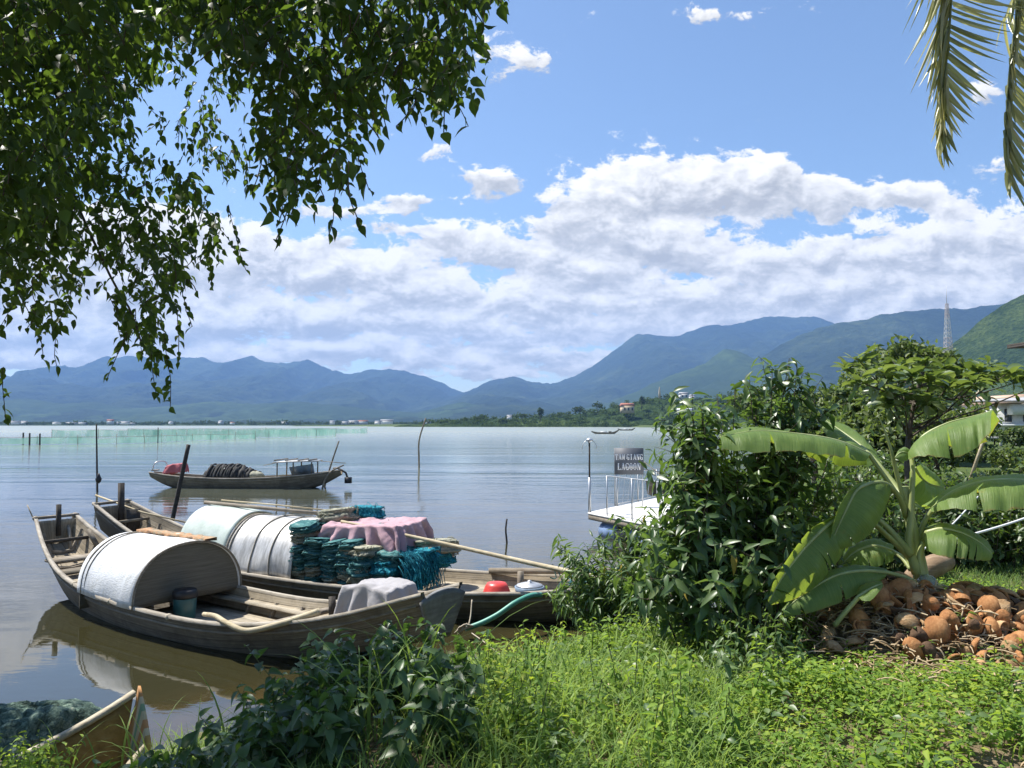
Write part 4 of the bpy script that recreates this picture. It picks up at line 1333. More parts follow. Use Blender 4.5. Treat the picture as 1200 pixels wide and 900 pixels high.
for k in range(6):
    q = resample([at(537 + rnd.uniform(-4, 4), 741 + rnd.uniform(-4, 3), 10.9), at(543 + rnd.uniform(-5, 5), 735 + rnd.uniform(-5, 4), 10.85), at(551 + rnd.uniform(-4, 4), 733 + rnd.uniform(-5, 3), 10.9)], 8)
    tube(b, q, .014, 5)
tube(b, resample([at(549, 733, 10.9), at(551, 725, 11.0), at(553, 703, 11.2)], 8), .01, 5)
tube(b, resample([at(553, 742, 10.7), at(567, 752, 9.9), at(592, 772, 8.9)], 10), .008, 5)
single('mooring_rope', b, M['rope'], 'knotted pale mooring rope tied to the end of the green hose', 'rope')
# net scraps near the bow
b = MB(); c = b2.w(.93, -.3, .62)
for k in range(120):
    p0 = np.array(c) + rng.normal(0, (.28, .16, .07), 3)
    tube(b, resample([p0, p0 + rng.normal(0, .09, 3), p0 + rng.normal(0, .13, 3)], 5), .010, 4, False)
single('net_tangle', b, M['teal_net'], 'teal net tangle on the bow of the second boat behind the narrow leaves', 'fishing net')

# ---- the third boat, out on the water
s3, e3 = onz(181, 570), onz(404, 570)
b3 = Boat('fishing_boat', 'wooden boat with small open roof and grey net heap, moored alone on the lagoon', (s3.x, 37.0), (e3.x, 36.6),
          [(0, .25), (.12, .55), (.35, .80), (.6, .85), (.85, .6), (1, .25)], [(0, .12), (.2, .35), (.5, .55), (.8, .35), (1, .12)],
          [(0, .70), (.1, .60), (.25, .50), (.5, .46), (.75, .56), (.9, .70), (1, .82)], [(0, .48), (.09, .1), (.2, -.12), (.5, -.16), (.8, -.12), (.92, .22), (1, .62)], sag=.05)
b3.shell(n=30)
b3.thwart(.02, .80, .12, .05); b3.thwart(.97, .93, .12, .05)
b3.floor(.08, .92, lambda t: .3 + .3 * max(0, t - .7), name='floorboards')
for v in (-.85, .85):
    for t in (.69, .77, .86):
        b = MB(); z0 = float(crv(t, b3.zt)); bar(b, b3.loc(t, v, z0 - .05), b3.loc(t, v, 1.22), .05, .05, (1, 0, 0)); b.build('roof_post', M['timber'], b3.root, world=False)
b = MB(); V = np.array([[list(b3.loc(t, v, .5)) for v in (-1.15, -.4, .4, 1.15)] for t in (.675, .74, .81, .885)]); V[:, :, 2] = 1.24 + .05 * np.array((0, .6, .9, 1))[:, None]; slab(b, V, .05)
rf = b.build('roof', M['alu'], b3.root, world=False)
for t in (.685, .74, .80, .85):
    b = MB(); a_, c_ = b3.loc(t, -1.2, .5), b3.loc(t, 1.2, .5); a_.z = c_.z = 1.32; bar(b, a_, c_, .05, .05); b.build('batten', M['timber'], rf, world=False)
b = MB(); bar(b, b3.loc(.60, -.2, 1.05), b3.loc(.70, -.2, 1.24), .03, .03); bar(b, b3.loc(.89, .2, 1.24), b3.loc(1.02, .2, 1.15), .03, .03); b.build('stay', M['rail'], b3.root, world=False)
b = MB(); tube(b, resample([b3.loc(.02, -.9, .8), b3.loc(.03, -.9, 1.12), b3.loc(.06, .9, 1.12), b3.loc(.06, .9, .75)], 14), .025, 6); b.build('bow_hoop', M['galv'], b3.root, world=False)
b = MB(); P = []
for t in np.linspace(.74, .86, 14):
    P.append([list(b3.loc(t, v, .62 if k else .98 + .15 * (t - .74) / .12)) for k, v in enumerate((-.5, .0))])
P = np.array(P); P[:, :, 1] += .06 * np.sin(np.arange(14))[:, None]; slab(b, P, .02); b.build('side_sheet', M['steel_blue'], b3.root, world=False)
# its heap of grey nets and other load
U, Vv = np.meshgrid(np.linspace(0, 1, 70), np.linspace(0, PI, 22), indexing='ij')
x = (U - .5) * 3.0; prof_ = np.minimum(1, np.minimum(U * 7, (1 - U) * 2.6))**.6
rr = prof_ * (1 + .09 * np.sin(U * 60 + 2 * np.sin(Vv * 2)) + .25 * (fbm(U * 8, Vv * 2, 0, 4, 4) - .5))
c = b3.loc(.44, 0, .40)
V = np.stack([c.x + x, c.y + .68 * rr * np.cos(Vv), c.z + .66 * rr * np.sin(Vv)], -1)
t = thing('net_heap', 'long ridged heap of dark grey net amidships in the lone lagoon boat', 'fishing net', b3.c, b3.rz)
b = MB(); grid(b, V, flip=False); b.build('folded_net', M['grey_net'], t, True, world=False)
for k in range(15):
    xx = c.x - 1.22 + k * .165 + rnd.uniform(-.02, .02); a = np.linspace(.05, PI - .05, 14); kk = np.interp((xx - c.x) / 3.0 + .5, [0, .14, .55, 1], [.4, 1, .95, .3]) * rnd.uniform(.93, 1.04)
    b = MB(); tube(b, np.stack([xx + .12 * np.sin(a * 1.0), c.y + .72 * kk * np.cos(a), c.z + .70 * kk * np.sin(a)], 1), .045, 6); b.build('net_fold', M['grey_net'], t, True, world=False)
b = MB(); c = b3.w(.555, -.1, .5)
U, Vv = np.meshgrid(np.linspace(0, PI, 10), np.linspace(0, 2 * PI, 18), indexing='ij'); rr = 1 + .4 * (fbm(np.cos(Vv) * 2, np.sin(Vv) * 2, U, 8, 3) - .5)
grid(b, np.stack([c.x + .46 * rr * np.sin(U) * np.cos(Vv), c.y + .35 * rr * np.sin(U) * np.sin(Vv), c.z + .04 + .24 * rr * np.cos(U)], -1), flip=True)
single('pale_sack', b, M['pale_net'], 'cream sack lying between the grey net heap and the small roof on the lagoon boat', 'sack', smooth=True)
c = b3.w(.13, 0, .5)
drape('red_cloth', 'faded red cloth thrown over the end of the boat out on the lagoon', 'cloth', (c.x, c.y, 0), b3.rz, .34, .35, 1.10, .38, M['red_cloth'], .05, 7, 12, 34, 34, .05, tilt=.25)
# outboard tiller and stakes at its end
p = b3.w(1.0, 0, .9)
t = thing('outboard_motor', 'dark outboard motor hung on the end of the lagoon boat', 'motor', p)
b = MB(); box(b, p + Vector((.32, 0, -.55)), (.30, .26, .28)); b.build('housing', M['black_plastic'], t)
b = MB(); tube(b, [p + Vector((-.2, 0, .03)), p + Vector((.2, 0, -.2)), p + Vector((.3, 0, -.5))], .05, 6); b.build('bracket', M['darktimber'], t)
for (px, y0, dx, lab) in [(399, 37.2, 0, 'tallest thin stake at the motor end of the lagoon boat'), (403, 36.2, 2, 'shorter stake beside the motor of the lagoon boat')]:
    q0, q1 = onz(px, 573, -.5), at(px - 2 + dx, 517 if dx == 0 else 545, y0)
    b = MB(); tube(b, resample([(q0.x, y0, -1.0), ((q0.x + q1.x) / 2 + .02, y0, .8), (q1.x, y0, q1.z)], 10), np.linspace(.055, .035, 10), 7)
    single('stake', b, M['timber'], lab, 'stake', smooth=True)


def stake(px, pyb, pxt, pyt, r0, r1, lab, y=None, kink=0.0, mat_='timber'):
    q0 = onz(px, pyb, 0); y = y or q0.y; q1 = at(pxt, pyt, y + .1); q0 = at(px, pyb, y)
    d = (q0 - q1).normalized()
    b = MB(); mid = (q0 + q1) / 2 + Vector((kink, 0, 0))
    tube(b, resample([q0 + d * .9, q0, q0 * .6 + mid * .4, mid, q1], 14), np.linspace(r0, r1, 14), 7)
    return b


b = stake(114, 577, 113, 497, .05, .03, '')
t = thing('marker_pole', 'slender dark pole with a bunched rag standing in the water beyond the sterns', 'pole', onz(114, 577))
b.build('shaft', M['darktimber'], t, True)
c = at(115.5, 560, 33.6); b = MB(); lathe(b, c - Vector((0, 0, .25)), [(.02, 0), (.10, .08), (.13, .2), (.07, .34), (.03, .45)], 10); b.build('rag', M['black_plastic'], t, True)
single('mooring_pole', stake(198, 628, 221, 521, .065, .055, ''), M['darktimber'], 'thick leaning mooring pole beside the second boat', 'pole', smooth=True)
single('bent_stake', stake(491, 548, 499, 490, .075, .05, '', kink=-.25), M['timber'], 'crooked tall stake alone in open water', 'stake', smooth=True)
single('driftwood_stake', stake(594, 636, 594, 608, .03, .022, '', kink=-.03), M['darktimber'], 'short crooked dark stick poking from the water before the dock', 'stake', smooth=True)

# small boats far out
for (px, py, wpx, lab, mm, yy) in [(709, 508.5, 32, 'small dark boat with pale load far out near the headland', 'darktimber', None), (734, 504.5, 20, 'small pale boat beside the dark boat far out near the headland', 'rail', None)]:
    q = onz(px, py); w_ = wpx / FPX * q.y
    bb = Boat('rowing_boat', lab, (q.x - w_ / 2, q.y), (q.x + w_ / 2, q.y - .5), [(0, .1), (.3, .6), (.7, .6), (1, .1)], [(0, .05), (.3, .4), (.7, .4), (1, .05)],
              [(0, .9), (.2, .55), (.5, .45), (.8, .6), (1, 1.35)], [(0, .6), (.15, .0), (.5, -.2), (.85, .1), (1, 1.0)])
    bb.shell(n=22)
    b = MB(); box(b, bb.loc(.45, 0, .6), (w_ * .22, .8, .5)); b.build('cargo', M['white_paint'], bb.root, world=False)
    b = MB(); box(b, bb.loc(.68, 0, .55), (w_ * .1, .7, .5)); b.build('cargo', M[mm], bb.root, world=False)

# ---- the near ochre boat drawn up on the bank
pr = at(157, 812, 6.35)
bow_w = np.array(pr); aft = np.array(at(28, 897, 4.9))
ax_ = unit(np.array((-.69, -.72, 0.0))); sd_ = np.array((ax_[1], -ax_[0], 0.0))
if sd_[1] > 0: sd_ = -sd_
t = thing('ochre_boat', 'ochre painted wooden boat drawn up on the bank with striped bow board', 'boat', pr - Vector((0, 0, .75)))
n = 16; s = np.linspace(0, 1, n); Ln = 2.6
wid = lambda f: .16 + .55 * (1 - (1 - f)**1.8)
ztop = lambda f: bow_w[2] - .40 * (1 - (1 - f)**3.0)
near_t = np.array([bow_w + ax_ * Ln * f - (0, 0, bow_w[2] - ztop(f)) for f in s])
far_t = near_t + sd_ * np.array([wid(f) * 1.3 for f in s])[:, None] - np.array([(0, 0, .36 + .34 * min(1, f * 2.2)) for f in s])
near_b = near_t + sd_ * .16 + np.array((0, 0, -.62)) + ax_ * np.linspace(.16, 0, n)[:, None]
far_b = far_t - sd_ * .16 + np.array((0, 0, -.62)) + ax_ * np.linspace(.16, 0, n)[:, None]
for nm, A_, B_, mm in (('side', near_t, near_b, 'boat_orange'), ('side', far_t, far_b, 'blue_plastic')):
    b = MB(); rows = np.stack([A_ * (1 - f) + B_ * f for f in np.linspace(0, 1, 6)], 1); slab(b, rows if nm and mm == 'boat_orange' else rows[:, ::-1], .03); b.build(nm, M[mm], t)
b = MB(); slab(b, np.stack([near_b + sd_ * .04, far_b - sd_ * .04], 1), .03); b.build('bottom', M['boat_orange'], t)
for nm, A_ in (('gunwale', near_t), ('gunwale', far_t)):
    b = MB(); rows = np.array([[q + sd_ * dx + np.array((0, 0, dz)) for dx, dz in ((-.025, -.02), (.035, -.02), (.035, .02), (-.025, .02), (-.025, -.02))] for q in A_]); grid(b, rows, flip=True); b.build(nm, M['cream'], t)
m, nt = new_mat('striped_bow_paint')
sp = nt.n('ShaderNodeSeparateXYZ', ins={0: nt.n('ShaderNodeUVMap').outputs[0]})
cc = nt.ramp(sp.outputs[1], [(0, (.45, .20, .05)), (.18, (.62, .52, .36)), (.30, (.16, .33, .22)), (.42, (.58, .50, .34)), (.56, (.50, .22, .08)), (.70, (.6, .54, .4)), (.82, (.42, .26, .08))], 'CONSTANT')
nz = nt.noise(nt.coord('Object'), 9, 5, .7)
cc = nt.mix(nt.math('MULTIPLY', nz, .55), cc, (.25, .19, .11))
M['stripes'] = finish(m, nt, nt.n('ShaderNodeBsdfPrincipled', ins={'Base Color': cc, 'Roughness': .7}))
fo = -ax_ * .03
q = np.array([[near_t[0] + fo + np.array((0, 0, .05)), far_t[0] + fo - np.array((0, 0, .02))], [near_b[0] + fo, far_b[0] + fo]])
rows = np.array([[q[0, 0] * (1 - i) * (1 - j) + q[0, 1] * (1 - i) * j + q[1, 0] * i * (1 - j) + q[1, 1] * i * j for j in np.linspace(0, 1, 8)] for i in np.linspace(0, 1, 6)])
b = MB(); slab(b, rows, .05); b.build('bow_board', M['stripes'], t)
# green net heap on the bank at its side
c = at(42, 838, 6.6)
U, Vv = np.meshgrid(np.linspace(0, PI * .62, 40), np.linspace(0, 2 * PI, 70), indexing='ij')
rr = 1 + .75 * (fbm(np.sin(U) * np.cos(Vv) * 2.6 + 3, np.sin(U) * np.sin(Vv) * 2.6 + 3, np.cos(U) * 2, 31, 5) - .5) + .05 * np.sin(Vv * 17 + 5 * U)
b = MB(); grid(b, np.stack([c.x + .62 * rr * np.sin(U) * np.cos(Vv), c.y + .34 * rr * np.sin(U) * np.sin(Vv), c.z - .16 + .27 * rr * np.cos(U)], -1), flip=True)
single('green_net_heap', b, M['green_net'], 'grey green net heap on the bank behind the ochre boat', 'fishing net', smooth=True)

# ---- floating dock
zd = .58
A_ = np.array((2.08, 21.3)); B_ = np.array((4.55, 16.0)); C_ = np.array((9.6, 18.2)); D_ = np.array((9.2, 28.0)); E_ = np.array((5.6, 26.8))
t = thing('floating_dock', 'white floored floating dock with railings on blue and black barrels', 'dock', (5, 21, 0))
outl = [A_, B_, C_, D_, E_]
b = MB(); V = [(p[0], p[1], z) for z in (zd - .05, zd) for p in outl]; n = 5
b.add(V, [tuple(range(n))[::-1], tuple(range(n, 2 * n))] + [(k, (k + 1) % n, n + (k + 1) % n, n + k) for k in range(n)]); b.build('deck', M['dock_deck'], t)
inn = [np.array((5.9, 21.5)) * .015 + p * .985 for p in outl]
for k in (0, 4, 1, 2, 3):
    b = MB(); p, q = inn[k], inn[(k + 1) % 5]; bar(b, (*p, zd - .12), (*q, zd - .12), .09, .14); b.build('edge_beam', M['timber'], t)
d_ = unit(B_ - A_); nrm = np.array((-d_[1], d_[0])); nrm = nrm if nrm[0] > 0 else -nrm
k = 0; pos_ = .45
for kind, ln in (('blue_plastic', .8), ('black_plastic', .6), ('blue_plastic', .35), ('steel_blue', .95), ('black_plastic', .7), ('blue_plastic', .9), ('black_plastic', .8)):
    c = A_ + d_ * (pos_ + ln / 2) + nrm * .3; a0 = c - d_ * ln / 2; a1 = c + d_ * ln / 2
    P = np.array([(*(a0 + (a1 - a0) * f), .13) for f in (0, .04, .3, .34, .66, .7, .96, 1)])
    b = MB(); tube(b, P, np.array((.22, .26, .26, .275, .275, .26, .26, .22)), 16); b.build('float_barrel', M[kind], t, False)
    pos_ += ln + .03


def post_rail(t, path, n, hh, mid=True, lean=0.0, mesh_=False):
    """railing along a path of ground points: posts, two rails"""
    P = resample([(*p, zd) for p in path], n)
    for q in P:
        b = MB(); tube(b, [q, q + np.array((0, 0, hh))], .020, 7); b.build('rail_post', M['galv'], t)
    for hz in ((hh, .06) if mid else (hh,)):
        b = MB(); tube(b, P + np.array((0, 0, hz)), .014, 6); b.build('rail', M['galv'], t)
    if mesh_:
        b = MB()
        for k in range(n - 1):
            for f in np.linspace(0, 1, 5)[:-1]:
                q0 = P[k] * (1 - f) + P[k + 1] * f; f2 = f + .16; q1 = P[k] * (1 - f2) + P[k + 1] * f2
                tube(b, [q0 + np.array((0, 0, .08)), q1 + np.array((0, 0, hh))], .010, 4, False)
        b.build('railing_bars', M['galv'], t)


post_rail(t, [A_ + d_ * .9 + nrm * .06, A_ + d_ * 5.6 + nrm * .06], 5, 1.05, True)
e_ = unit(E_ - A_)
post_rail(t, [A_ + e_ * 1.9, E_], 4, .95, True, mesh_=True)
# lamp pole at its corner
p = Vector((A_[0] + .06, A_[1] + .05, zd))
t = thing('dock_lamp', 'thin lamp post with small round lamp head at the corner of the floating dock', 'lamp post', p)
b = MB(); tube(b, [p, p + Vector((0, 0, .95))], .04, 8); b.build('base', M['galv'], t)
b = MB(); tube(b, [p + Vector((0, 0, .9)), p + Vector((0, 0, 1.90))], .024, 8); b.build('pole', M['darktimber'], t)
b = MB(); lathe(b, p + Vector((0, 0, 1.90)), [(.03, 0), (.03, .03), (.10, .06), (.09, .10), (.02, .14)], 12); b.build('head', M['galv'], t)
b = MB(); a = np.linspace(-.2, PI + .2, 12); tube(b, np.stack([p.x + .20 * np.cos(a), np.full(12, p.y), p.z + 1.78 + .20 * np.sin(a)], 1), .008, 4); b.build('hoop', M['galv'], t)

# sign
sy = 22.9
q0, q1 = at(720, 556, sy), at(754, 525, sy)
t = thing('sign', 'grey board with white letters reading TAM GIANG LAGOON on the floating dock', 'sign', (q0.x, sy, zd))
b = MB(); box(b, ((q0.x + q1.x) / 2, sy, (q0.z + q1.z) / 2), (q1.x - q0.x, .03, q1.z - q0.z)); pn = b.build('board', M['sign_panel'], t)
for x in (q0.x + .02, q1.x - .03):
    b = MB(); tube(b, [(x, sy + .04, zd), (x, sy + .04, q1.z)], .02, 6); b.build('post', M['galv'], t)
# letters: strokes on a 5 x 7 cell, thick stems and thin hairlines
LET = {'T': [('v', 2.5, 0, 7, 1.6), ('h', 0, 5, 6.4, 1.0), ('v', .3, 5, 7, .6), ('v', 4.7, 5, 7, .6), ('h', 1.2, 3.8, .3, .6)],
       'A': [('d', .5, 0, 2.5, 7, .7), ('d', 4.4, 0, 2.5, 7, 1.7), ('h', 1.2, 3.8, 2.2, .7), ('h', -.3, 1.3, .3, .6), ('h', 3.4, 5.3, .3, .6)],
       'M': [('v', .6, 0, 7, .7), ('v', 4.4, 0, 7, 1.5), ('d', 2.4, 1, .9, 7, 1.3), ('d', 2.4, 1, 4.0, 7, .7), ('h', -.2, 1.4, .3, .6), ('h', 3.4, 5.4, .3, .6)],
       'G': [('v', .9, 1.2, 5.8, 1.7), ('h', 1.0, 4.4, 6.6, .8), ('h', 1.0, 4.4, .4, .8), ('v', 4.2, .4, 3.2, 1.5), ('h', 2.8, 5.2, 3.1, .7), ('v', 4.5, 5, 6.8, .7)],
       'I': [('v', 2.5, 0, 7, 1.8), ('h', 1.1, 3.9, .3, .6), ('h', 1.1, 3.9, 6.7, .6)],
       'N': [('v', .7, 0, 7, .7), ('v', 4.4, 0, 7, .7), ('d', 4.1, 0, .9, 7, 1.7), ('h', -.2, 1.6, .3, .6), ('h', 3.5, 5.3, 6.7, .6)],
       'L': [('v', 1.2, 0, 7, 1.8), ('h', 0, 4.8, .4, .8), ('v', 4.6, .2, 2.2, .6), ('h', 0, 2.5, 6.7, .6)],
       'O': [('v', .9, 1.2, 5.8, 1.6), ('v', 4.1, 1.2, 5.8, 1.6), ('h', 1.2, 3.8, 6.6, .8), ('h', 1.2, 3.8, .4, .8)]}


def word(txt, cx, cz, cell, parent):
    adv = 6.1; x = cx - (len(txt.replace(' ', '')) * adv + txt.count(' ') * 2.4 - 1.0) * cell / 2
    for ch in txt:
        if ch == ' ': x += 2.4 * cell; continue
        b = MB()
        for j, s_ in enumerate(LET[ch]):
            yy = sy - .018 - .0015 * j
            if s_[0] == 'v': V = [(s_[1] - s_[4] / 2, s_[2]), (s_[1] + s_[4] / 2, s_[2]), (s_[1] + s_[4] / 2, s_[3]), (s_[1] - s_[4] / 2, s_[3])]
            elif s_[0] == 'h': V = [(s_[1], s_[3] - s_[4] / 2), (s_[2], s_[3] - s_[4] / 2), (s_[2], s_[3] + s_[4] / 2), (s_[1], s_[3] + s_[4] / 2)]
            else: V = [(s_[1] - s_[5] / 2, s_[2]), (s_[1] + s_[5] / 2, s_[2]), (s_[3] + s_[5] / 2, s_[4]), (s_[3] - s_[5] / 2, s_[4])]
            P = [(x + u * cell, yy, cz + (v - 3.5) * cell * 1.5) for u, v in V]
            b.add(P + [(p_[0], sy - .0152, p_[2]) for p_ in P], [(0, 1, 2, 3), (0, 4, 5, 1), (1, 5, 6, 2), (2, 6, 7, 3), (3, 7, 4, 0)])
        b.build('letter', M['sign_white'], parent)
        x += adv * cell


hgt = q1.z - q0.z; cxs = (q0.x + q1.x) / 2
word('TAM GIANG', cxs, q0.z + hgt * .66, .0162, pn)
word('LAGOON', cxs, q0.z + hgt * .30, .0190, pn)

# dark moored boat behind the dock
q = at(781, 562, 30.0)
bb = Boat('moored_boat', 'dark low boat moored behind the floating dock, mostly behind leaves', (q.x - .7, 29.8), (q.x + 5.0, 31.5), [(0, .3), (.4, .8), (.7, .8), (1, .2)], [(0, .2), (.5, .5), (1, .1)],
          [(0, .8), (.3, .55), (.7, .55), (1, .9)], [(0, .3), (.2, -.1), (.7, -.1), (1, .5)])
bb.shell(n=24); bb.arc(.16, .5, .42, M['black_plastic'], nl=6)
b = MB(); tube(b, [at(753, 540, 22.9), at(790, 569, 24.5), at(830, 600, 23)], .014, 5)
single('guy_rope', b, M['rope'], 'pale rope slanting from the sign down to the dock', 'rope')

# ---- net pens across the lagoon
m, nt = new_mat('green_pen_net')
oc = nt.coord('Object'); a = nt.noise(nt.scale(oc, (1, 1, .5)), .35, 4, .6)
cc = nt.ramp(a, [(.3, (.12, .30, .24)), (.5, (.24, .46, .38)), (.7, (.40, .58, .50))])
pb = nt.n('ShaderNodeBsdfPrincipled', ins={'Base Color': cc, 'Roughness': .9}); tl = nt.n('ShaderNodeBsdfTranslucent', ins={'Color': cc}); tr = nt.n('ShaderNodeBsdfTransparent')
m1 = nt.n('ShaderNodeMixShader', ins={0: .5}); nt.t.links.new(pb.outputs[0], m1.inputs[1]); nt.t.links.new(tl.outputs[0], m1.inputs[2])
m2 = nt.n('ShaderNodeMixShader', ins={0: nt.math('MULTIPLY', nt.ramp(nt.noise(nt.scale(oc, (1, 1, .3)), .8, 3, .6), [(.3, .5), (.55, 1.0)]), .74)})
nt.t.links.new(tr.outputs[0], m2.inputs[1]); nt.t.links.new(m1.outputs[0], m2.inputs[2]); M['pen'] = finish(m, nt, m2)


def pen(label, pxs, step, z0=.15, z1=1.45, thick=.06, net=True, hh=2.0):
    """a fence of stakes carrying a net; pxs: (px, py of the water line) points"""
    pts = np.array([list(onz(a_, b_)) for a_, b_ in pxs]); d = np.r_[0, np.cumsum(np.linalg.norm(np.diff(pts, axis=0), axis=1))]
    n = max(2, int(d[-1] / step)); q = np.stack([np.interp(np.linspace(0, d[-1], n), d, pts[:, k]) for k in range(3)], 1)
    q[:, :2] += rng.normal(0, .12, (n, 2))
    t = thing('net_fence', label, 'net fence', tuple(q[0] * (1, 1, 0)))
    for k in range(n):
        b = MB(); h = hh * rng.uniform(.75, 1.15); l = rng.normal(0, .06, 2)
        tube(b, [q[k] + (0, 0, -.8), q[k] + (l[0], l[1], h)], [thick, thick * .8], 5); b.build('stake', M['timber'], t)
    b = MB(); tube(b, np.array([p + (0, 0, z1 * .98) for p in q]), .025, 4, False); b.build('top_line', M['timber'], t)
    if net:
        m_ = 6 * n; f = np.linspace(0, n - 1, m_); i = np.minimum(f.astype(int), n - 2); g_ = (f - i)[:, None]
        base = q[i] * (1 - g_) + q[i + 1] * g_
        sagz = .22 * np.sin((f - i) * PI); rag = (fbm(f * .8, f * 0, 0, 5, 3) - .5) * .5
        P = np.stack([base + np.stack([0 * f, 0 * f, z0 + 0 * f], 1), base + np.stack([0 * f, .05 * np.sin(f * 3), .5 * (z0 + z1) + 0 * f], 1), base + np.stack([0 * f, 0 * f, z1 - sagz + rag], 1)], 1)
        b = MB(); grid(b, P); b.build('netting', M['pen'], t)


pen('long green net fence on stakes, nearest line across the lagoon', [(-60, 522), (60, 521), (160, 520), (232, 516.5), (300, 515)], 4.5, .1, 1.1, thick=.045, hh=1.6)
pen('second green net fence behind the nearest line, running further out', [(60, 513.5), (180, 513), (330, 513), (392, 511)], 8.0, .1, 1.8, thick=.05, hh=1.9)
pen('farthest green net fence, reaching toward the headland', [(150, 510), (300, 509.5), (430, 508)], 14.0, .1, 1.8, thick=.06, hh=1.9)
for (px, py, tp, lab) in [(27, 521, 507, 'thick dark stake at the open end of the net pen'), (34.5, 522, 507.5, 'second thick dark stake at the open end of the net pen'), (46.5, 521.5, 508, 'third dark stake at the open end of the net pen, set apart'), (185, 519, 501, 'tall thin stake between the net fences')]:
    single('pen_stake', stake(px, py, px + .3, tp, .13 if px < 100 else .09, .11 if px < 100 else .06, ''), M['darktimber'], lab, 'stake')
b = MB(); q0, q1 = onz(-40, 512.5, 1.3), onz(26, 512, 1.3)
# ------------------------------------------------------------------ leaf materials
M['lf_over'] = leaf_mat('overhanging_leaves', [(.05, (.018, .038, .010)), (.5, (.033, .064, .013)), (.86, (.068, .112, .021)), (1.0, (.15, .17, .03))], .5, .36, (.24, .38, .04), .3)
M['lf_shrub'] = leaf_mat('shrub_leaves', [(.05, (.030, .066, .022)), (.45, (.062, .114, .036)), (.85, (.11, .165, .058)), (1.0, (.19, .23, .09))], .38, .30, (.24, .38, .05), .5)
M['lf_narrow'] = leaf_mat('narrow_leaves', [(.05, (.045, .09, .028)), (.5, (.085, .145, .045)), (.95, (.15, .21, .075))], .42, .30, (.28, .42, .07), .45)
M['lf_dark'] = leaf_mat('dark_broad_leaves', [(.05, (.030, .066, .022)), (.5, (.056, .108, .034)), (.95, (.10, .16, .05))], .42, .30, (.16, .30, .03), .5)
M['lf_weed'] = leaf_mat('weed_leaves', [(.05, (.055, .115, .022)), (.35, (.12, .215, .030)), (.7, (.20, .30, .042)), (1.0, (.40, .43, .06))], .6, .38, (.42, .54, .06), .25, patch=1.6)
M['lf_grass'] = leaf_mat('grass_blades', [(.05, (.085, .15, .03)), (.5, (.16, .25, .05)), (.85, (.24, .33, .08)), (1.0, (.46, .45, .22))], .55, .34, (.40, .52, .09), .25, patch=.7)
M['lf_lawn'] = leaf_mat('lawn_blades', [(.05, (.065, .13, .035)), (.5, (.12, .20, .055)), (.95, (.20, .28, .085))], .6, .32, (.30, .44, .09), .2, patch=.6)
M['lf_almond'] = leaf_mat('almond_leaves', [(.05, (.035, .07, .024)), (.4, (.075, .12, .040)), (.7, (.15, .20, .075)), (.9, (.21, .26, .11)), (1.0, (.36, .36, .05))], .34, .28, (.30, .40, .05), .6)
M['lf_tree'] = leaf_mat('tree_leaves', [(.05, (.050, .082, .030)), (.5, (.10, .14, .050)), (.95, (.18, .21, .085))], .5, .28, (.2, .3, .04), .3, patch=.35)
M['lf_bush'] = leaf_mat('bush_leaves', [(.05, (.026, .056, .016)), (.5, (.052, .096, .024)), (.9, (.11, .155, .036)), (1.0, (.20, .235, .06))], .42, .28, (.26, .40, .05), .45)
M['lf_palm'] = leaf_mat('palm_leaflets', [(.05, (.12, .14, .05)), (.45, (.25, .26, .10)), (.8, (.42, .39, .18)), (1.0, (.56, .50, .30))], .30, .36, (.44, .44, .16), .6)
M['lf_dry'] = leaf_mat('yellowed_leaves', [(.05, (.30, .20, .03)), (.5, (.42, .30, .05)), (.95, (.5, .40, .10))], .6, .3, (.5, .4, .05), .3)


def in_poly(x, y, poly):
    P = np.array(poly, float); n = len(P); ins = np.zeros(np.shape(x), bool)
    for k in range(n):
        ax, ay = P[k]; bx, by = P[(k + 1) % n]
        ins ^= ((ay > y) != (by > y)) & (x < (bx - ax) * (y - ay) / (by - ay + 1e-12) + ax)
    return ins


# ------------------------------------------------------------------ overhanging tree
tree = thing('overhanging_tree', 'dark leafy tree whose hanging branches fill the upper sky over the sterns of the boats', 'tree', (-5.4, 3.0, 1.2))
br = MB()


def limb(pts, r0, r1, n=14): tube(br, resample(pts, n), np.linspace(r0, r1, n), 8)


b = MB(); tube(b, resample([(-5.4, 3.0, 1.0), (-5.5, 3.1, 2.2), (-5.3, 3.3, 3.6), (-5.0, 3.5, 5.0), (-4.8, 3.8, 6.2)], 20), np.linspace(.26, .15, 20), 12); b.build('trunk', M['bark'], tree, True)
limb([(-4.9, 3.6, 5.2), (-3.8, 3.7, 6.0), (-2.2, 3.6, 6.2), (-.9, 3.5, 6.0), (-.3, 3.4, 5.6)], .11, .02)
limb([(-4.9, 3.6, 5.0), (-4.2, 4.8, 5.9), (-3.4, 5.6, 6.1), (-3.0, 5.7, 6.35), (-2.6, 5.6, 6.4)], .11, .02)
limb([(-4.8, 3.8, 6.0), (-4.3, 4.8, 7.2), (-3.5, 5.6, 7.4)], .10, .02)
limb([(-4.9, 3.7, 5.4), (-3.8, 4.4, 6.5), (-2.4, 4.4, 6.5), (-1.4, 4.2, 6.2)], .08, .015)
limb([at(60, 150, 5.0), at(95, 250, 5.0), at(118, 300, 5.0), at(138, 340, 5.0), at(152, 362, 5.0), at(165, 400, 5.0)], .012, .006)
fo = Foliage()
POLY_R = [(235, -40), (590, -40), (572, 12), (548, 40), (548, 85), (540, 120), (505, 125), (480, 100), (462, 85), (450, 110), (430, 105), (418, 130), (414, 190), (400, 215), (385, 190), (362, 190), (345, 225), (328, 225), (316, 190), (308, 130), (292, 100), (262, 70), (240, 45)]
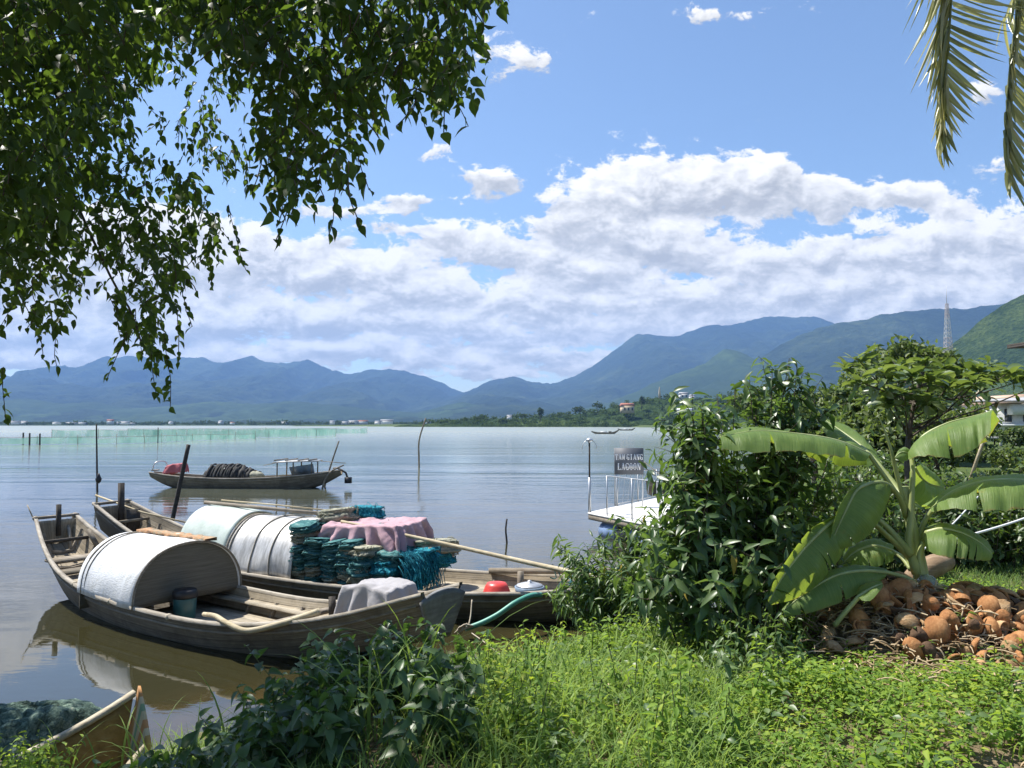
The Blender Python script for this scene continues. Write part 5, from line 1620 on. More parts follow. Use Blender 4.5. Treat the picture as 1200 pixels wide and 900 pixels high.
POLY_L = [(-60, -60), (270, -60), (262, 30), (225, 60), (185, 85), (160, 105), (150, 150), (190, 185), (232, 215), (258, 240), (262, 270), (250, 300), (225, 315), (205, 335), (196, 380), (186, 420), (168, 420), (155, 395), (140, 380), (128, 350), (135, 320), (112, 290),
          (104, 320), (98, 345), (72, 355), (60, 385), (42, 385), (15, 345), (-60, 350)]
HOLES = [(170, 172, 26, 16), (120, 325, 22, 26), (345, 130, 6, 8), (290, 120, 14, 22), (260, 110, 18, 12), (100, 250, 7, 9), (52, 355, 9, 9)]


def hang(px, py, d, ln_px, dx=0.0, n=None, L=.075, lean=0.0, spread=0.0):
    """a hanging twig of leaves starting in direction (px, py) at depth d, ln_px long"""
    ln = ln_px / FPX * d
    p = at(px, py, d)
    loose = rng.random() * spread
    pts = shoot(p, (dx + rng.normal(0, .18 + loose), rng.normal(0, .2 + loose), -1 + lean + loose * .9), ln, 6, (0, 0, -.35 - loose), .30)
    n = n or max(4, int(ln / .032))
    t = np.linspace(.0, 1.0, n)
    P, T = along(pts, t)
    side = rng.normal(0, 1, (n, 3)); side[:, 2] *= .3; side = unit(side)
    A = unit(T * .5 + side * rng.uniform(.5, 1.3, (n, 1)) + np.array((0, 0, -.45)) + rng.normal(0, .2, (n, 3)))
    N = unit(side * .5 + rng.normal(0, .55, (n, 3)) + np.array((-.1, -.35, .45)))
    Ls = L * rng.uniform(.5, 1.25, n); fo.put(P, A, N, Ls, Ls * rng.uniform(.52, .64, n))
    return pts


def fill(poly, count, dlo, dhi, ln, L, keep):
    P = np.array(poly); x0, y0 = P.min(0); x1, y1 = P.max(0); k = 0
    while k < count:
        x, y = rng.uniform(x0, x1), rng.uniform(y0, y1)
        if not in_poly(np.array(x), np.array(y), poly): continue
        if any(((x - hx) / rx)**2 + ((y - hy) / ry)**2 < 1 for hx, hy, rx, ry in HOLES) and rng.random() > .12: continue
        k += 1
        d = rng.uniform(dlo, dhi)
        pts = hang(x, y - 8, d, ln * rng.uniform(.5, 1.3), rng.normal(0, .4), L=L, spread=1.1)
        if rng.random() < keep: tube(br, pts, .0028, 4, False)


fill(POLY_R, 760, 3.0, 4.3, 38, .072, .5)
fill(POLY_L, 1650, 4.3, 6.4, 26, .076, .4)
fill([(-60, -60), (300, -60), (280, 20), (160, 60), (120, 150), (60, 300), (-60, 330)], 800, 3.2, 5.0, 34, .078, .3)
for (x0, y0, x1, y1, d) in [(520, 60, 536, 168, 3.3), (500, 95, 508, 168, 3.4), (470, 80, 474, 140, 3.5), (545, 5, 560, 60, 3.2), (435, 95, 444, 150, 3.5), (398, 195, 404, 275, 3.6), (345, 220, 332, 290, 3.7), (375, 190, 384, 236, 3.7),
                            (414, 165, 420, 240, 3.5), (312, 140, 314, 228, 3.8), (526, 100, 543, 150, 3.25), (566, -10, 574, 36, 3.2), (355, 210, 352, 262, 3.7), (330, 200, 326, 262, 3.7), (405, 205, 412, 268, 3.55), (485, 110, 489, 150, 3.4), (365, 190, 368, 235, 3.7),
                            (268, 240, 270, 318, 5.4), (255, 250, 250, 338, 5.3), (192, 390, 188, 480, 5.0), (175, 380, 168, 470, 5.0), (150, 375, 158, 448, 5.0), (205, 350, 204, 425, 5.1), (136, 345, 140, 400, 5.1), (118, 330, 116, 388, 5.2), (60, 370, 62, 430, 5.2), (40, 365, 38, 424, 5.2),
                            (4, 430, 5, 494, 5.2), (212, 335, 218, 385, 5.2), (84, 340, 80, 392, 5.2), (282, 150, 284, 190, 5.6), (240, 150, 250, 205, 5.7), (20, 350, 18, 392, 5.0)]:
    ln = math.hypot(x1 - x0, y1 - y0)
    pts = hang(x0, y0, d, ln, (x1 - x0) / ln, L=.074 if d < 4.2 else .072)
    tube(br, pts, .0026, 4, False)
# loose sunlit sprays in the gap between the two masses
for k in range(70):
    x, y = rng.uniform(165, 300), rng.uniform(70, 205)
    if y > 130 + (x - 165) * .75: continue
    pts = hang(x, y, rng.uniform(5.2, 6.6), rng.uniform(18, 34), rng.normal(0, .5), L=.07); tube(br, pts, .0025, 4, False)
# unseen crown beyond the view, added and shaped to shade the bank and leaves
for k in range(3600):
    y = rng.uniform(1.0, 8.6); x = rng.uniform(-9.5, -2.6 if y > 4.6 else .2); z = rng.uniform(0, 2.6) + max(3.55 + .575 * y, 5.2)
    if x < -.72 * y - .4: z = rng.uniform(4.4, 8.0)
    if y - .28 * (z - 1.3) > 2.9 and x + .49 * (z - 1.3) > -.55: continue
    pts = shoot((x, y, z), (rng.normal(0, .5), rng.normal(0, .5), -.7), .4, 5, (0, 0, -.4), .2)
    n = 9; P, T = along(pts, np.linspace(0, 1, n)); s_ = rdir(n); Ls = .11 * rng.uniform(.8, 1.3, n)
    fo.put(P, unit(T * .5 + s_ + np.array((0, 0, -.4))), rng.normal(0, .6, (n, 3)) + np.array((0, 0, .8)), Ls, Ls * .6)
br.build('branches', M['bark'], tree)
b = MB(); fo.mesh_into(b, T_OVATE, .22, .22); b.build('crown', M['lf_over'], tree)

# ------------------------------------------------------------------ coconut palm
palm = thing('coconut_palm', 'coconut palm reaching in from beyond the picture with two drooping fronds against the sky', 'palm', (8.6, 7.6, 1.3))
b = MB(); tube(b, resample([(8.6, 7.6, 1.0), (8.5, 7.5, 3.5), (8.1, 7.3, 6.5), (7.4, 7.0, 8.7)], 26), np.linspace(.19, .12, 26) * (1 + .04 * (np.arange(26) % 2)), 12); b.build('trunk', M['bark'], palm, True)


def frond(pts, nleaf, dirL, dirR, lenL, lenR, t0=.25, seed=0):
    P = resample(pts, 40)
    b = MB(); tube(b, P, np.linspace(.028, .006, 40), 7); r_ = b.build('frond', M['stem'], palm, True)
    b = MB(); f = Foliage()
    for sgn, dr, ln in ((-1, dirL, lenL), (1, dirR, lenR)):
        t = np.linspace(t0, .995, nleaf) + rng.normal(0, .002, nleaf); t = np.clip(t, 0, 1)
        Q, T = along(P, t)
        d = np.array([dr(q) for q in t]); A = unit(d + rng.normal(0, .06, (nleaf, 3)))
        L = np.array([ln(q) for q in t]) * rng.uniform(.85, 1.12, nleaf)
        f.put(Q, A, unit(np.cross(A, T) * sgn + rng.normal(0, .25, (nleaf, 3))), L, np.full(nleaf, .038) * rng.uniform(.7, 1.15, nleaf))
    TL = _tmpl([(.06, .42), (.25, .5), (.45, .48), (.65, .36), (.85, .17)], 5)
    f.mesh_into(b, TL, .5, .10); b.build('leaflets', M['lf_palm'], r_)


crown = Vector((7.4, 7.0, 8.7))
frond([crown, at(1215, -330, 6.8), at(1140, -200, 6.5), at(1119, -60, 6.3), at(1111, 55, 6.2), at(1103, 130, 6.1), at(1102, 172, 6.1)], 135,
      lambda t: (-.40 + .34 * max(0, (t - .84) / .16), -.12, -1.0), lambda t: (1.0 - .7 * max(0, (t - .84) / .16), -.1, -.34 - .35 * max(0, (t - .6) / .4) - .7 * max(0, (t - .84) / .16)),
      lambda t: 1.1 - .88 * max(0, (t - .72) / .28), lambda t: .68 - .44 * max(0, (t - .75) / .25))
frond([crown, at(1265, -260, 6.7), at(1210, -120, 6.4), at(1191, 20, 6.2), at(1181, 110, 6.1), at(1179, 175, 6.0), at(1181, 204, 6.0)], 125,
      lambda t: (-.16 + .1 * t, -.2, -1.0), lambda t: (.95 - .6 * max(0, (t - .8) / .2), -.1, -.5 - .3 * max(0, (t - .6) / .4) - .6 * max(0, (t - .8) / .2)),
      lambda t: .12 + .16 * t, lambda t: .72 - .36 * max(0, (t - .75) / .25))
for a in (0.3, 1.3, 2.4, 3.9):
    e = crown + Vector((2.4 * math.cos(a) + .8, 2.2 * math.sin(a) + .4, .2)); mdl = crown + Vector((1.3 * math.cos(a) + .4, 1.2 * math.sin(a) + .2, 1.0))
    if e.x / max(e.y, .1) < .70: continue
    frond([crown, mdl, e, e + Vector((.5 * math.cos(a), .5 * math.sin(a), -.9))], 40, lambda t: (-.6 * math.sin(a), .6 * math.cos(a), -.8), lambda t: (.6 * math.sin(a), -.6 * math.cos(a), -.8), lambda t: .7, lambda t: .7)

# ------------------------------------------------------------------ shrubs


def shrub(name, label, cat, base, stems, mat_, tmpl, fold=.25, curl=.3, stem_mat='bark', dry=0):
    """stems: list of (points array, radius, leaf count, t0, L, aspect, out, droop)"""
    t = thing(name, label, cat, base)
    sb = MB(); f = Foliage()
    for pts, r, n, t0, L, asp, out, droop in stems:
        tube(sb, pts, np.linspace(r, r * .35, len(pts)), 5, False)
        if n: f.on(pts, n, t0, 1.0, L, asp, out, droop)
    sb.build('stems', M[stem_mat], t)
    if dry:
        c = np.concatenate; n = f.count(); P, A, N, L, W = c(f.P), c(f.A), c(f.N), c(f.L), c(f.W)
        sel = np.zeros(n, bool); sel[rng.choice(n, dry, False)] = True
        b = MB(); leaves(b, P[sel], A[sel] + np.array((0, 0, -.4)), N[sel], L[sel], W[sel], tmpl, fold, .6); b.build('withered_leaves', M['lf_dry'], t)
        sel = ~sel
        b = MB(); leaves(b, P[sel], A[sel], N[sel], L[sel], W[sel], tmpl, fold, curl); b.build('foliage', M[mat_], t)
    else:
        b = MB(); f.mesh_into(b, tmpl, fold, curl); b.build('foliage', M[mat_], t)
    return t


def gpt(px, py, y):
    """ground point below direction px at depth y"""
    x = (px - 600) / FPX * y
    return np.array((x, y, float(ground_z(x, y))))


# tall shrub in the middle
rng = np.random.default_rng(23); rnd.seed(23)
st = []
tops = [(806, 492, 6.7), (822, 505, 6.5), (834, 530, 6.4), (845, 560, 6.3), (800, 585, 6.1), (815, 545, 6.2), (860, 500, 6.6), (788, 470, 6.6), (775, 462, 6.5), (790, 500, 6.2), (770, 540, 6.3), (800, 470, 6.9), (822, 478, 6.4), (840, 462, 6.8), (862, 452, 6.6), (880, 470, 6.2), (905, 432, 6.6), (925, 420, 6.5), (940, 440, 6.8), (955, 468, 6.4), (965, 500, 6.8), (900, 500, 5.95),
        (770, 580, 6.0), (785, 610, 5.8), (760, 640, 6.1), (970, 540, 6.6), (930, 480, 7.0), (878, 440, 7.0), (935, 540, 6.1), (985, 560, 6.9), (975, 600, 6.6), (900, 590, 5.8), (750, 600, 6.6), (765, 500, 6.9), (890, 640, 5.6), (930, 620, 5.9), (780, 670, 5.6), (860, 680, 5.5), (735, 670, 6.2), (745, 700, 5.9), (905, 690, 5.7), (950, 660, 6.2)]
bases = [gpt(850 + rnd.uniform(-55, 60), 780, 6.4 + rnd.uniform(-.3, .4)) for _ in range(9)]
for (px, py, y) in tops:
    if px > 838 and py < 600: y = max(y, 6.75) + .35
    px += 36 if px < 800 and py < 620 else 0
    e = np.array(at(px, py, y)); b0 = min(bases, key=lambda q: abs(q[0] - e[0]) * .4 + rnd.random() * .5)
    mid = b0 * .5 + e * .5 + np.array((rng.normal(0, .06), rng.normal(0, .06), .12))
    pts = resample([b0, mid, e], 16); hgt = e[2] - b0[2]
    st.append((pts, .010, int(16 * hgt) + 9, .24, .165, .34, .85, .22))
    for k in range(int(4.6 * hgt) + 2):
        q, T = along(pts, np.array([rng.uniform(.25, .92)])); dv = rdir(1)[0]; dv[2] = abs(dv[2]) * .6 + .12
        s2 = shoot(q[0], dv + T[0] * .5, rng.uniform(.20, .50), 7, (0, 0, -.25), .25)
        st.append((s2, .005, int(rng.uniform(8, 13)), .15, .150, .34, .85, .25))
shrub('tall_shrub', 'tall glossy leaved shrub with pale stems standing in front of the floating dock', 'shrub', tuple(bases[0]), st, 'lf_shrub', T_LANCE, .22, .35, 'bark', 26)

# narrow-leaved shrub leaning over the bow of the second boat
st = []
b0s = [gpt(770, 760, 7.6), gpt(745, 760, 8.2), gpt(790, 770, 7.2)]
for (px, py, y) in [(652, 640, 8.4), (640, 690, 8.3), (662, 668, 8.0), (690, 648, 8.4), (700, 660, 7.9), (716, 640, 8.2), (735, 650, 8.2), (745, 628, 8.0), (725, 690, 7.7), (700, 705, 7.9), (755, 660, 7.6), (768, 640, 7.8), (740, 720, 7.4), (680, 715, 8.1), (770, 690, 7.3), (715, 668, 8.4), (755, 700, 7.2), (785, 650, 7.4), (760, 620, 8.1),
                   (730, 665, 7.8), (675, 690, 8.2), (668, 652, 8.1), (706, 632, 8.3), (725, 625, 8.1), (752, 608, 8.0), (770, 600, 7.9), (780, 620, 7.6), (762, 672, 7.3), (738, 700, 7.5), (710, 722, 7.8), (790, 670, 7.1), (798, 640, 7.2), (655, 705, 8.3), (790, 700, 7.0), (775, 730, 6.9), (745, 675, 7.7), (700, 680, 8.0)]:
    e = np.array(at(px, py, y)); b0 = b0s[rnd.randrange(3)]
    pts = resample([b0, b0 * .45 + e * .55 + np.array((.05, 0, -.10)), e], 14)
    st.append((pts, .008, 32, .35, .150, .22, .72, .30))
    for k in range(7):
        q, T = along(pts, np.array([rng.uniform(.35, .95)])); dv = rdir(1)[0]; dv[2] = abs(dv[2]) + .3
        st.append((shoot(q[0], dv + T[0] * .6, rng.uniform(.15, .32), 6, (0, 0, -.1), .2), .004, 13, .1, .140, .22, .75, .32))
shrub('narrow_leaved_shrub', 'light green narrow leaved shrub leaning over the bow of the second boat', 'shrub', tuple(b0s[0]), st, 'lf_narrow', T_LANCE, .25, .4, 'stem', 10)

# low spreading growth at the water's edge and below the tall shrub
st = []
for (px, py, y) in [(680, 760, 8.2), (668, 772, 8.3), (700, 752, 8.0), (722, 742, 7.8), (690, 745, 8.1), (740, 735, 7.5), (760, 745, 7.2), (715, 765, 7.6), (655, 748, 8.2), (745, 760, 7.0)]:
    e = np.array(at(px, py, y)); b0 = gpt(760, 780, 7.2)
    pts = resample([b0, b0 * .5 + e * .5 + np.array((0, 0, .08)), e], 10); st.append((pts, .007, 18, .3, .11, .36, .8, .35))
shrub('creeping_shrub', 'low sprawling leafy branches reaching over the brown shallows', 'shrub', tuple(gpt(760, 780, 7.2)), st, 'lf_shrub', T_OVATE3, .25, .35)

st = []
for k in range(46):
    a = rng.uniform(0, 2 * PI); b0 = gpt(872 + rng.normal(0, 26), 800, 5.25 + rng.normal(0, .22)); e = b0 + np.array((rng.normal(0, .16), rng.normal(0, .14), rng.uniform(.22, .52)))
    pts = resample([b0, b0 * .5 + e * .5 + np.array((0, 0, .06)), e], 8); st.append((pts, .004, 15, .2, .075, .42, .85, .35))
shrub('leafy_herb', 'bushy light green herb at the foot of the tall shrub beside the coconut heap', 'plant', tuple(gpt(872, 800, 5.25)), st, 'lf_narrow', T_OVATE3, .25, .4, 'stem')

# dark broad-leaved bush in the shade
st = []
for k in range(120):
    px = rng.uniform(275, 560); y = rng.uniform(3.7, 5.2); cx = (px - 425) / 150
    b0 = gpt(px, 850, y); top = .37 * math.sqrt(max(0, 1 - cx * cx * .92)) * rng.uniform(.62, 1.08) + .1
    e = b0 + np.array((rng.normal(0, .15), rng.normal(0, .15), top))
    pts = resample([b0, b0 * .5 + e * .5 + rng.normal(0, .03, 3), e], 8); st.append((pts, .005, 18, .12, .095, .60, .85, .30))
shrub('broadleaf_bush', 'dense dark broad leaved bush in shade on the bank before the white-canopied boat', 'bush', tuple(gpt(425, 850, 4.4)), st, 'lf_dark', T_HEART, .22, .35, 'stem')
st = []
for k in range(70):
    px = rng.uniform(165, 330); y = rng.uniform(3.9, 4.9); b0 = gpt(px, 860, y); e = b0 + np.array((rng.normal(0, .15), rng.normal(0, .12), rng.uniform(.10, .22) + .14 * (px - 165) / 165))
    pts = resample([b0, b0 * .5 + e * .5, e], 7); st.append((pts, .005, 13, .1, .11, .55, .88, .28))
shrub('low_bush', 'low dark leafy plants between the ochre boat and the big dark bush', 'bush', tuple(gpt(220, 860, 4.5)), st, 'lf_dark', T_HEART, .22, .35, 'stem')
st = []
for k in range(80):
    px = rng.uniform(-40, 78); y = rng.uniform(4.6, 5.8); b0 = gpt(px, 870, y); e = b0 + np.array((rng.normal(0, .10), rng.normal(0, .1), rng.uniform(.16, .42)))
    pts = resample([b0, b0 * .5 + e * .5, e], 7); st.append((pts, .004, 16, .15, .06, .5, .85, .2))
shrub('leafy_weed_clump', 'bright yellow green weed clump beside the ochre boat', 'plant', tuple(gpt(20, 870, 5.2)), st, 'lf_weed', T_OVATE3, .25, .3, 'stem')

# bushes behind the banana plant


def bush(name, label, x, y, w, d, h, n, L, mat_, asp=.45, tmpl=T_OVATE3, cat='bush', z0=None, ragged=.35):
    z = float(ground_z(x, y)) if z0 is None else z0
    st = []
    for k in range(n):
        a = rng.uniform(0, 2 * PI); r = math.sqrt(rng.random()); bx, by = x + r * math.cos(a) * w * .7, y + r * math.sin(a) * d * .7
        hh = h * (1 - .35 * r * r) * rng.uniform(1 - ragged, 1 + ragged * .35) * (.75 + .5 * float(vnoise(np.array(bx * 1.3), np.array(by * 1.3), 0, 5)))
        b0 = np.array((bx, by, z)); e = np.array((x + (bx - x) * 1.35, y + (by - y) * 1.35, z + hh))
        pts = resample([b0, b0 * .55 + e * .45 + rng.normal(0, .05, 3), e], 9)
        st.append((pts, .008, int(11 + 10 * hh), .12, L, asp, .8, .3))
        for j in range(3):
            q, T = along(pts, np.array([rng.uniform(.3, .95)])); dv = rdir(1)[0]; dv[2] = abs(dv[2]) * .7 + .2
            st.append((shoot(q[0], dv, L * rng.uniform(2.2, 3.8), 6, (0, 0, -.15), .2), .004, 9, .1, L, asp, .8, .35))
    return shrub(name, label, cat, (x, y, z), st, mat_, tmpl, .25, .35)


bush('hedge_bush', 'dark leafy bush filling the space behind the banana plant', 4.15, 9.6, 1.0, .8, 1.6, 95, .12, 'lf_bush', .42)
bush('hedge_bush', 'dark bush behind the drooping outer leaves of the banana plant', 5.9, 10.2, 1.2, .8, 1.0, 105, .12, 'lf_bush', .45)
bush('hedge_bush', 'sunlit pale topped bush at the edge of the picture above the lawn', 7.3, 10.8, 1.0, .8, .95, 90, .13, 'lf_almond', .48)
bush('hedge_bush', 'loose bush between the tall shrub and the banana plant', 3.6, 11.2, .9, .8, 2.1, 80, .12, 'lf_bush', .40)
bush('hedge_bush', 'shaded bush low behind the coconut heap', 3.0, 8.6, .7, .5, .8, 60, .10, 'lf_bush', .45)
bush('hedge_bush', 'broad dark bush under the tropical almond tree', 6.6, 13.2, 1.6, 1.0, 1.25, 110, .14, 'lf_bush', .45)

# tropical almond tree
alm = thing('almond_tree', 'young tropical almond tree with flat tiers of large shiny leaves', 'tree', tuple(gpt(1068, 560, 12.2)))
sb = MB(); f = Foliage()
b0 = gpt(1068, 560, 12.2); tp = np.array(at(1082, 432, 12.2))
trunk_pts = resample([b0, at(1064, 520, 12.2), at(1072, 470, 12.2), tp], 20)
b = MB(); tube(b, trunk_pts, np.linspace(.075, .02, 20), 9); b.build('trunk', M['bark'], alm, True)
for (px, py, dy) in [(992, 432, .2), (1008, 424, -.3), (1020, 440, .4), (1035, 436, -.2), (1050, 428, .5), (1068, 440, -.5), (1085, 426, 0), (1092, 446, -.4), (1108, 432, .4), (1112, 452, -.3), (1060, 462, -.5), (1040, 474, -.3), (1030, 462, .2), (1130, 440, .3), (1148, 436, -.2),
                     (1140, 452, -.5), (1166, 444, .2), (1180, 438, -.3), (1192, 448, .1), (1205, 440, .4), (1220, 450, 0), (1158, 430, .6), (1086, 470, -.6), (1104, 474, -.2), (1010, 448, -.6), (1076, 456, .6), (1126, 462, .5), (1052, 446, -.1)]:
    e = np.array(at(px, py, 12.2 + dy * 1.6)); s_ = trunk_pts[int(rng.uniform(11, 18))]
    pts = resample([s_, s_ * .45 + e * .55 + np.array((0, 0, -.06)), e], 10)
    tube(sb, pts, np.linspace(.018, .008, 10), 5, False)
    n = 14; a = np.arange(n) * 2.4 + rng.random() * 6
    A = np.stack([np.cos(a), np.sin(a), rng.uniform(-.1, 1.0, n)], 1); Ls = rng.uniform(.18, .31, n)
    f.put(np.tile(e, (n, 1)) + rng.normal(0, .03, (n, 3)), A, np.tile((0, 0, 1.0), (n, 1)) + rng.normal(0, .3, (n, 3)), Ls, Ls * rng.uniform(.46, .58, n))
    f.on(pts, 8, .5, .98, .2, .5, .85, .1)
sb.build('branches', M['bark'], alm)
b = MB(); f.mesh_into(b, T_ROUND, .2, .25); b.build('crown', M['lf_almond'], alm)


def big_tree(label, px, base_py, top_py, y, wpx, n, size, mat_='lf_tree', name='broadleaf_tree', lobes=9, flat=.9):
    x = (px - 600) / FPX * y; zb = float(ground_z(x, y)); zt = at(px, top_py, y).z; zl = at(px, base_py, y).z
    h = zt - zl; w = wpx / FPX * y / 2
    t = thing(name, label, 'tree', (x, y, zb))
    sb = MB(); c0 = np.array((x, y, zl + h * .35))
    b = MB(); tube(b, resample([(x, y, zb - .1), (x + .1, y, (zb + zl) / 2), tuple(c0)], 10), np.linspace(.22, .12, 10) * (h / 5 + .3), 8); b.build('trunk', M['bark'], t, True)
    b = MB(); P = []; 
    cs = []
    for k in range(lobes):
        a = k * 2.4 + rng.random(); r = math.sqrt((k + .5) / lobes)
        cs.append((x + math.cos(a) * r * w * .72, y + math.sin(a) * r * w * .72, zl + h * (.34 + .42 * (1 - r * r) * flat + rng.uniform(-.1, .12))))
        tube(sb, resample([c0 - (0, 0, h * .1), (c0 + np.array(cs[-1])) / 2 + rng.normal(0, .1, 3), cs[-1]], 8), np.linspace(.07, .02, 8) * (h / 4), 5, False)
    per = n // lobes
    for c in cs:
        rr = (w * .42 + .3) * rng.uniform(.8, 1.2)
        sub = rdir(22) * rng.uniform(.5, 1.0, (22, 1)); sub[:, 2] *= .7; k = rng.integers(0, 22, per)
        Q = np.array(c) + (sub[k] + rdir(per) * rng.random((per, 1))**.6 * .34) * rr * np.array((1, 1, .78))
        P.append(Q)
    P = np.concatenate(P); m_ = len(P)
    leaves(b, P, rdir(m_) + np.array((0, 0, -.25)), rng.normal(0, .5, (m_, 3)) + np.array((-.2, 0, .7)), size * rng.uniform(.7, 1.4, m_), size * .5 * rng.uniform(.8, 1.3, m_), T_QUAD, .35, .3)
    sb.build('branches', M['bark'], t); b.build('crown', M[mat_], t)
    return t


big_tree('dense round crowned tree rising behind the tropical almond tree', 1058, 520, 386, 34, 150, 11000, .30, lobes=13)
big_tree('olive green tree low behind the almond tree, next to the tall shrub', 985, 540, 440, 27, 90, 6000, .25)
big_tree('pale feathery tree between the tall shrub and the dense round crowned tree', 950, 545, 468, 24, 80, 5000, .22)
big_tree('small leafy tree behind the shed roof pole', 1125, 545, 470, 38, 70, 4500, .28)
big_tree('tree behind the banana plant at the foot of the dense crown', 1020, 560, 478, 20, 85, 5500, .2)
big_tree('shadowy tree under the almond crown, behind its trunk', 1090, 560, 475, 22, 80, 5500, .2)
big_tree('tree far off behind the tops of the tall shrub', 885, 500, 452, 130, 70, 4500, .8)
big_tree('tree beyond the house at the edge of the picture', 1215, 520, 450, 95, 60, 4000, .6)
for k, (px, py, y, w_) in enumerate([(1150, 528, 34, 40), (1185, 508, 52, 46), (1130, 512, 50, 40), (1210, 545, 24, 50), (1160, 552, 19, 50), (1164, 505, 62, 34), (1188, 506, 60, 36), (1214, 506, 61, 36), (1178, 535, 27, 56), (1140, 530, 30, 44)]):
    x = (px - 600) / FPX * y; z = float(ground_z(x, y)); ww = w_ / FPX * y / 2
    t = thing('field_bush', ['round low bush in the grass before the white house', 'bush close under the white house', 'bush in the grass below the shed pole', 'bush at the edge of the picture behind the lawn', 'low bush behind the drooping banana leaf', 'bush hiding the corner of the white house', 'bush before the middle of the white house', 'bush before the far side of the white house', 'broad low bush in the field between lawn and white house', 'dense low bush at the foot of the shed pole'][k], 'bush', (x, y, z))
    b = MB(); tube(b, [(x, y, z - .1), (x, y, z + ww * .5)], .06, 6); b.build('stems', M['bark'], t)
    b = MB(); clump_crown(b, (x, y, z + ww * .45), ww, ww, ww * .75, 1500, ww * .16); b.build('foliage', M['lf_tree'], t)

# ------------------------------------------------------------------ banana plant
m, nt = new_mat('banana_leaf')
uv = nt.n('ShaderNodeUVMap').outputs[0]; su = nt.n('ShaderNodeSeparateXYZ', ins={0: uv})
vein = nt.noise(nt.scale(uv, (150, 1.2, 1)), 1.0, 2, .5); big = nt.noise(nt.coord('Object'), 5, 4, .6)
mid = nt.n('ShaderNodeMapRange', ins={0: su.outputs[1], 1: .0, 2: .10, 3: 1.0, 4: 0.0}).outputs[0]
c = nt.ramp(nt.math('ADD', nt.math('MULTIPLY', vein, .5), nt.math('MULTIPLY', big, .5)), [(.3, (.10, .17, .042)), (.5, (.155, .24, .062)), (.7, (.215, .30, .09))])
c = nt.mix(nt.math('MULTIPLY', mid, .6), c, (.22, .30, .09))
rim_ = nt.n('ShaderNodeMapRange', ins={0: nt.math('ADD', su.outputs[1], nt.math('MULTIPLY', nt.math('SUBTRACT', big, .5), .22)), 1: .97, 2: 1.02, 3: 0.0, 4: 1.0}).outputs[0]
c = nt.mix(nt.math('MULTIPLY', rim_, .8), c, (.22, .15, .05))
c = nt.mix(nt.math('MULTIPLY', nt.ramp(nt.noise(nt.coord('Object'), 14, 4, .7), [(.60, 0.0), (.72, 1.0)]), .5), c, (.26, .24, .06))
p = nt.n('ShaderNodeBsdfPrincipled', ins={'Base Color': c, 'Roughness': .48, 'Specular IOR Level': .35})
nt.set(p.inputs['Normal'], bump(nt, vein, .5, .01))
tl = nt.n('ShaderNodeBsdfTranslucent', ins={'Color': nt.mix(1.0, c, (2.4, 2.1, .9), 'MULTIPLY')})
mx = nt.n('ShaderNodeMixShader', ins={0: .40}); nt.t.links.new(p.outputs[0], mx.inputs[1]); nt.t.links.new(tl.outputs[0], mx.inputs[2])
M['banana'] = finish(m, nt, mx)
M['banana_stem'] = stone_like('banana_stem', [(.3, (.18, .22, .07)), (.5, (.30, .34, .13)), (.7, (.42, .45, .21))], 3, .45, .15, .005, (1, 1, .15), 20, spec=.5)
M['log'] = wood_mat('brown_log', [(.3, (.13, .085, .05)), (.5, (.27, .185, .115)), (.7, (.40, .30, .20))], dirt=.3)
DB = 6.35
ban = thing('banana_plant', 'young banana plant with broad drooping leaves growing beside the coconut husk heap', 'banana plant', tuple(at(1082, 694, DB)))
b = MB(); tube(b, resample([at(1082, 705, DB), at(1078, 665, DB), at(1070, 625, DB), at(1063, 590, DB), at(1060, 570, DB)], 16), np.linspace(.066, .032, 16), 12); b.build('pseudostem', M['banana_stem'], ban, True)


def V3(l, d0):
    return [np.array(at(q[0], q[1], d0 + (q[2] if len(q) > 2 else 0))) for q in l]


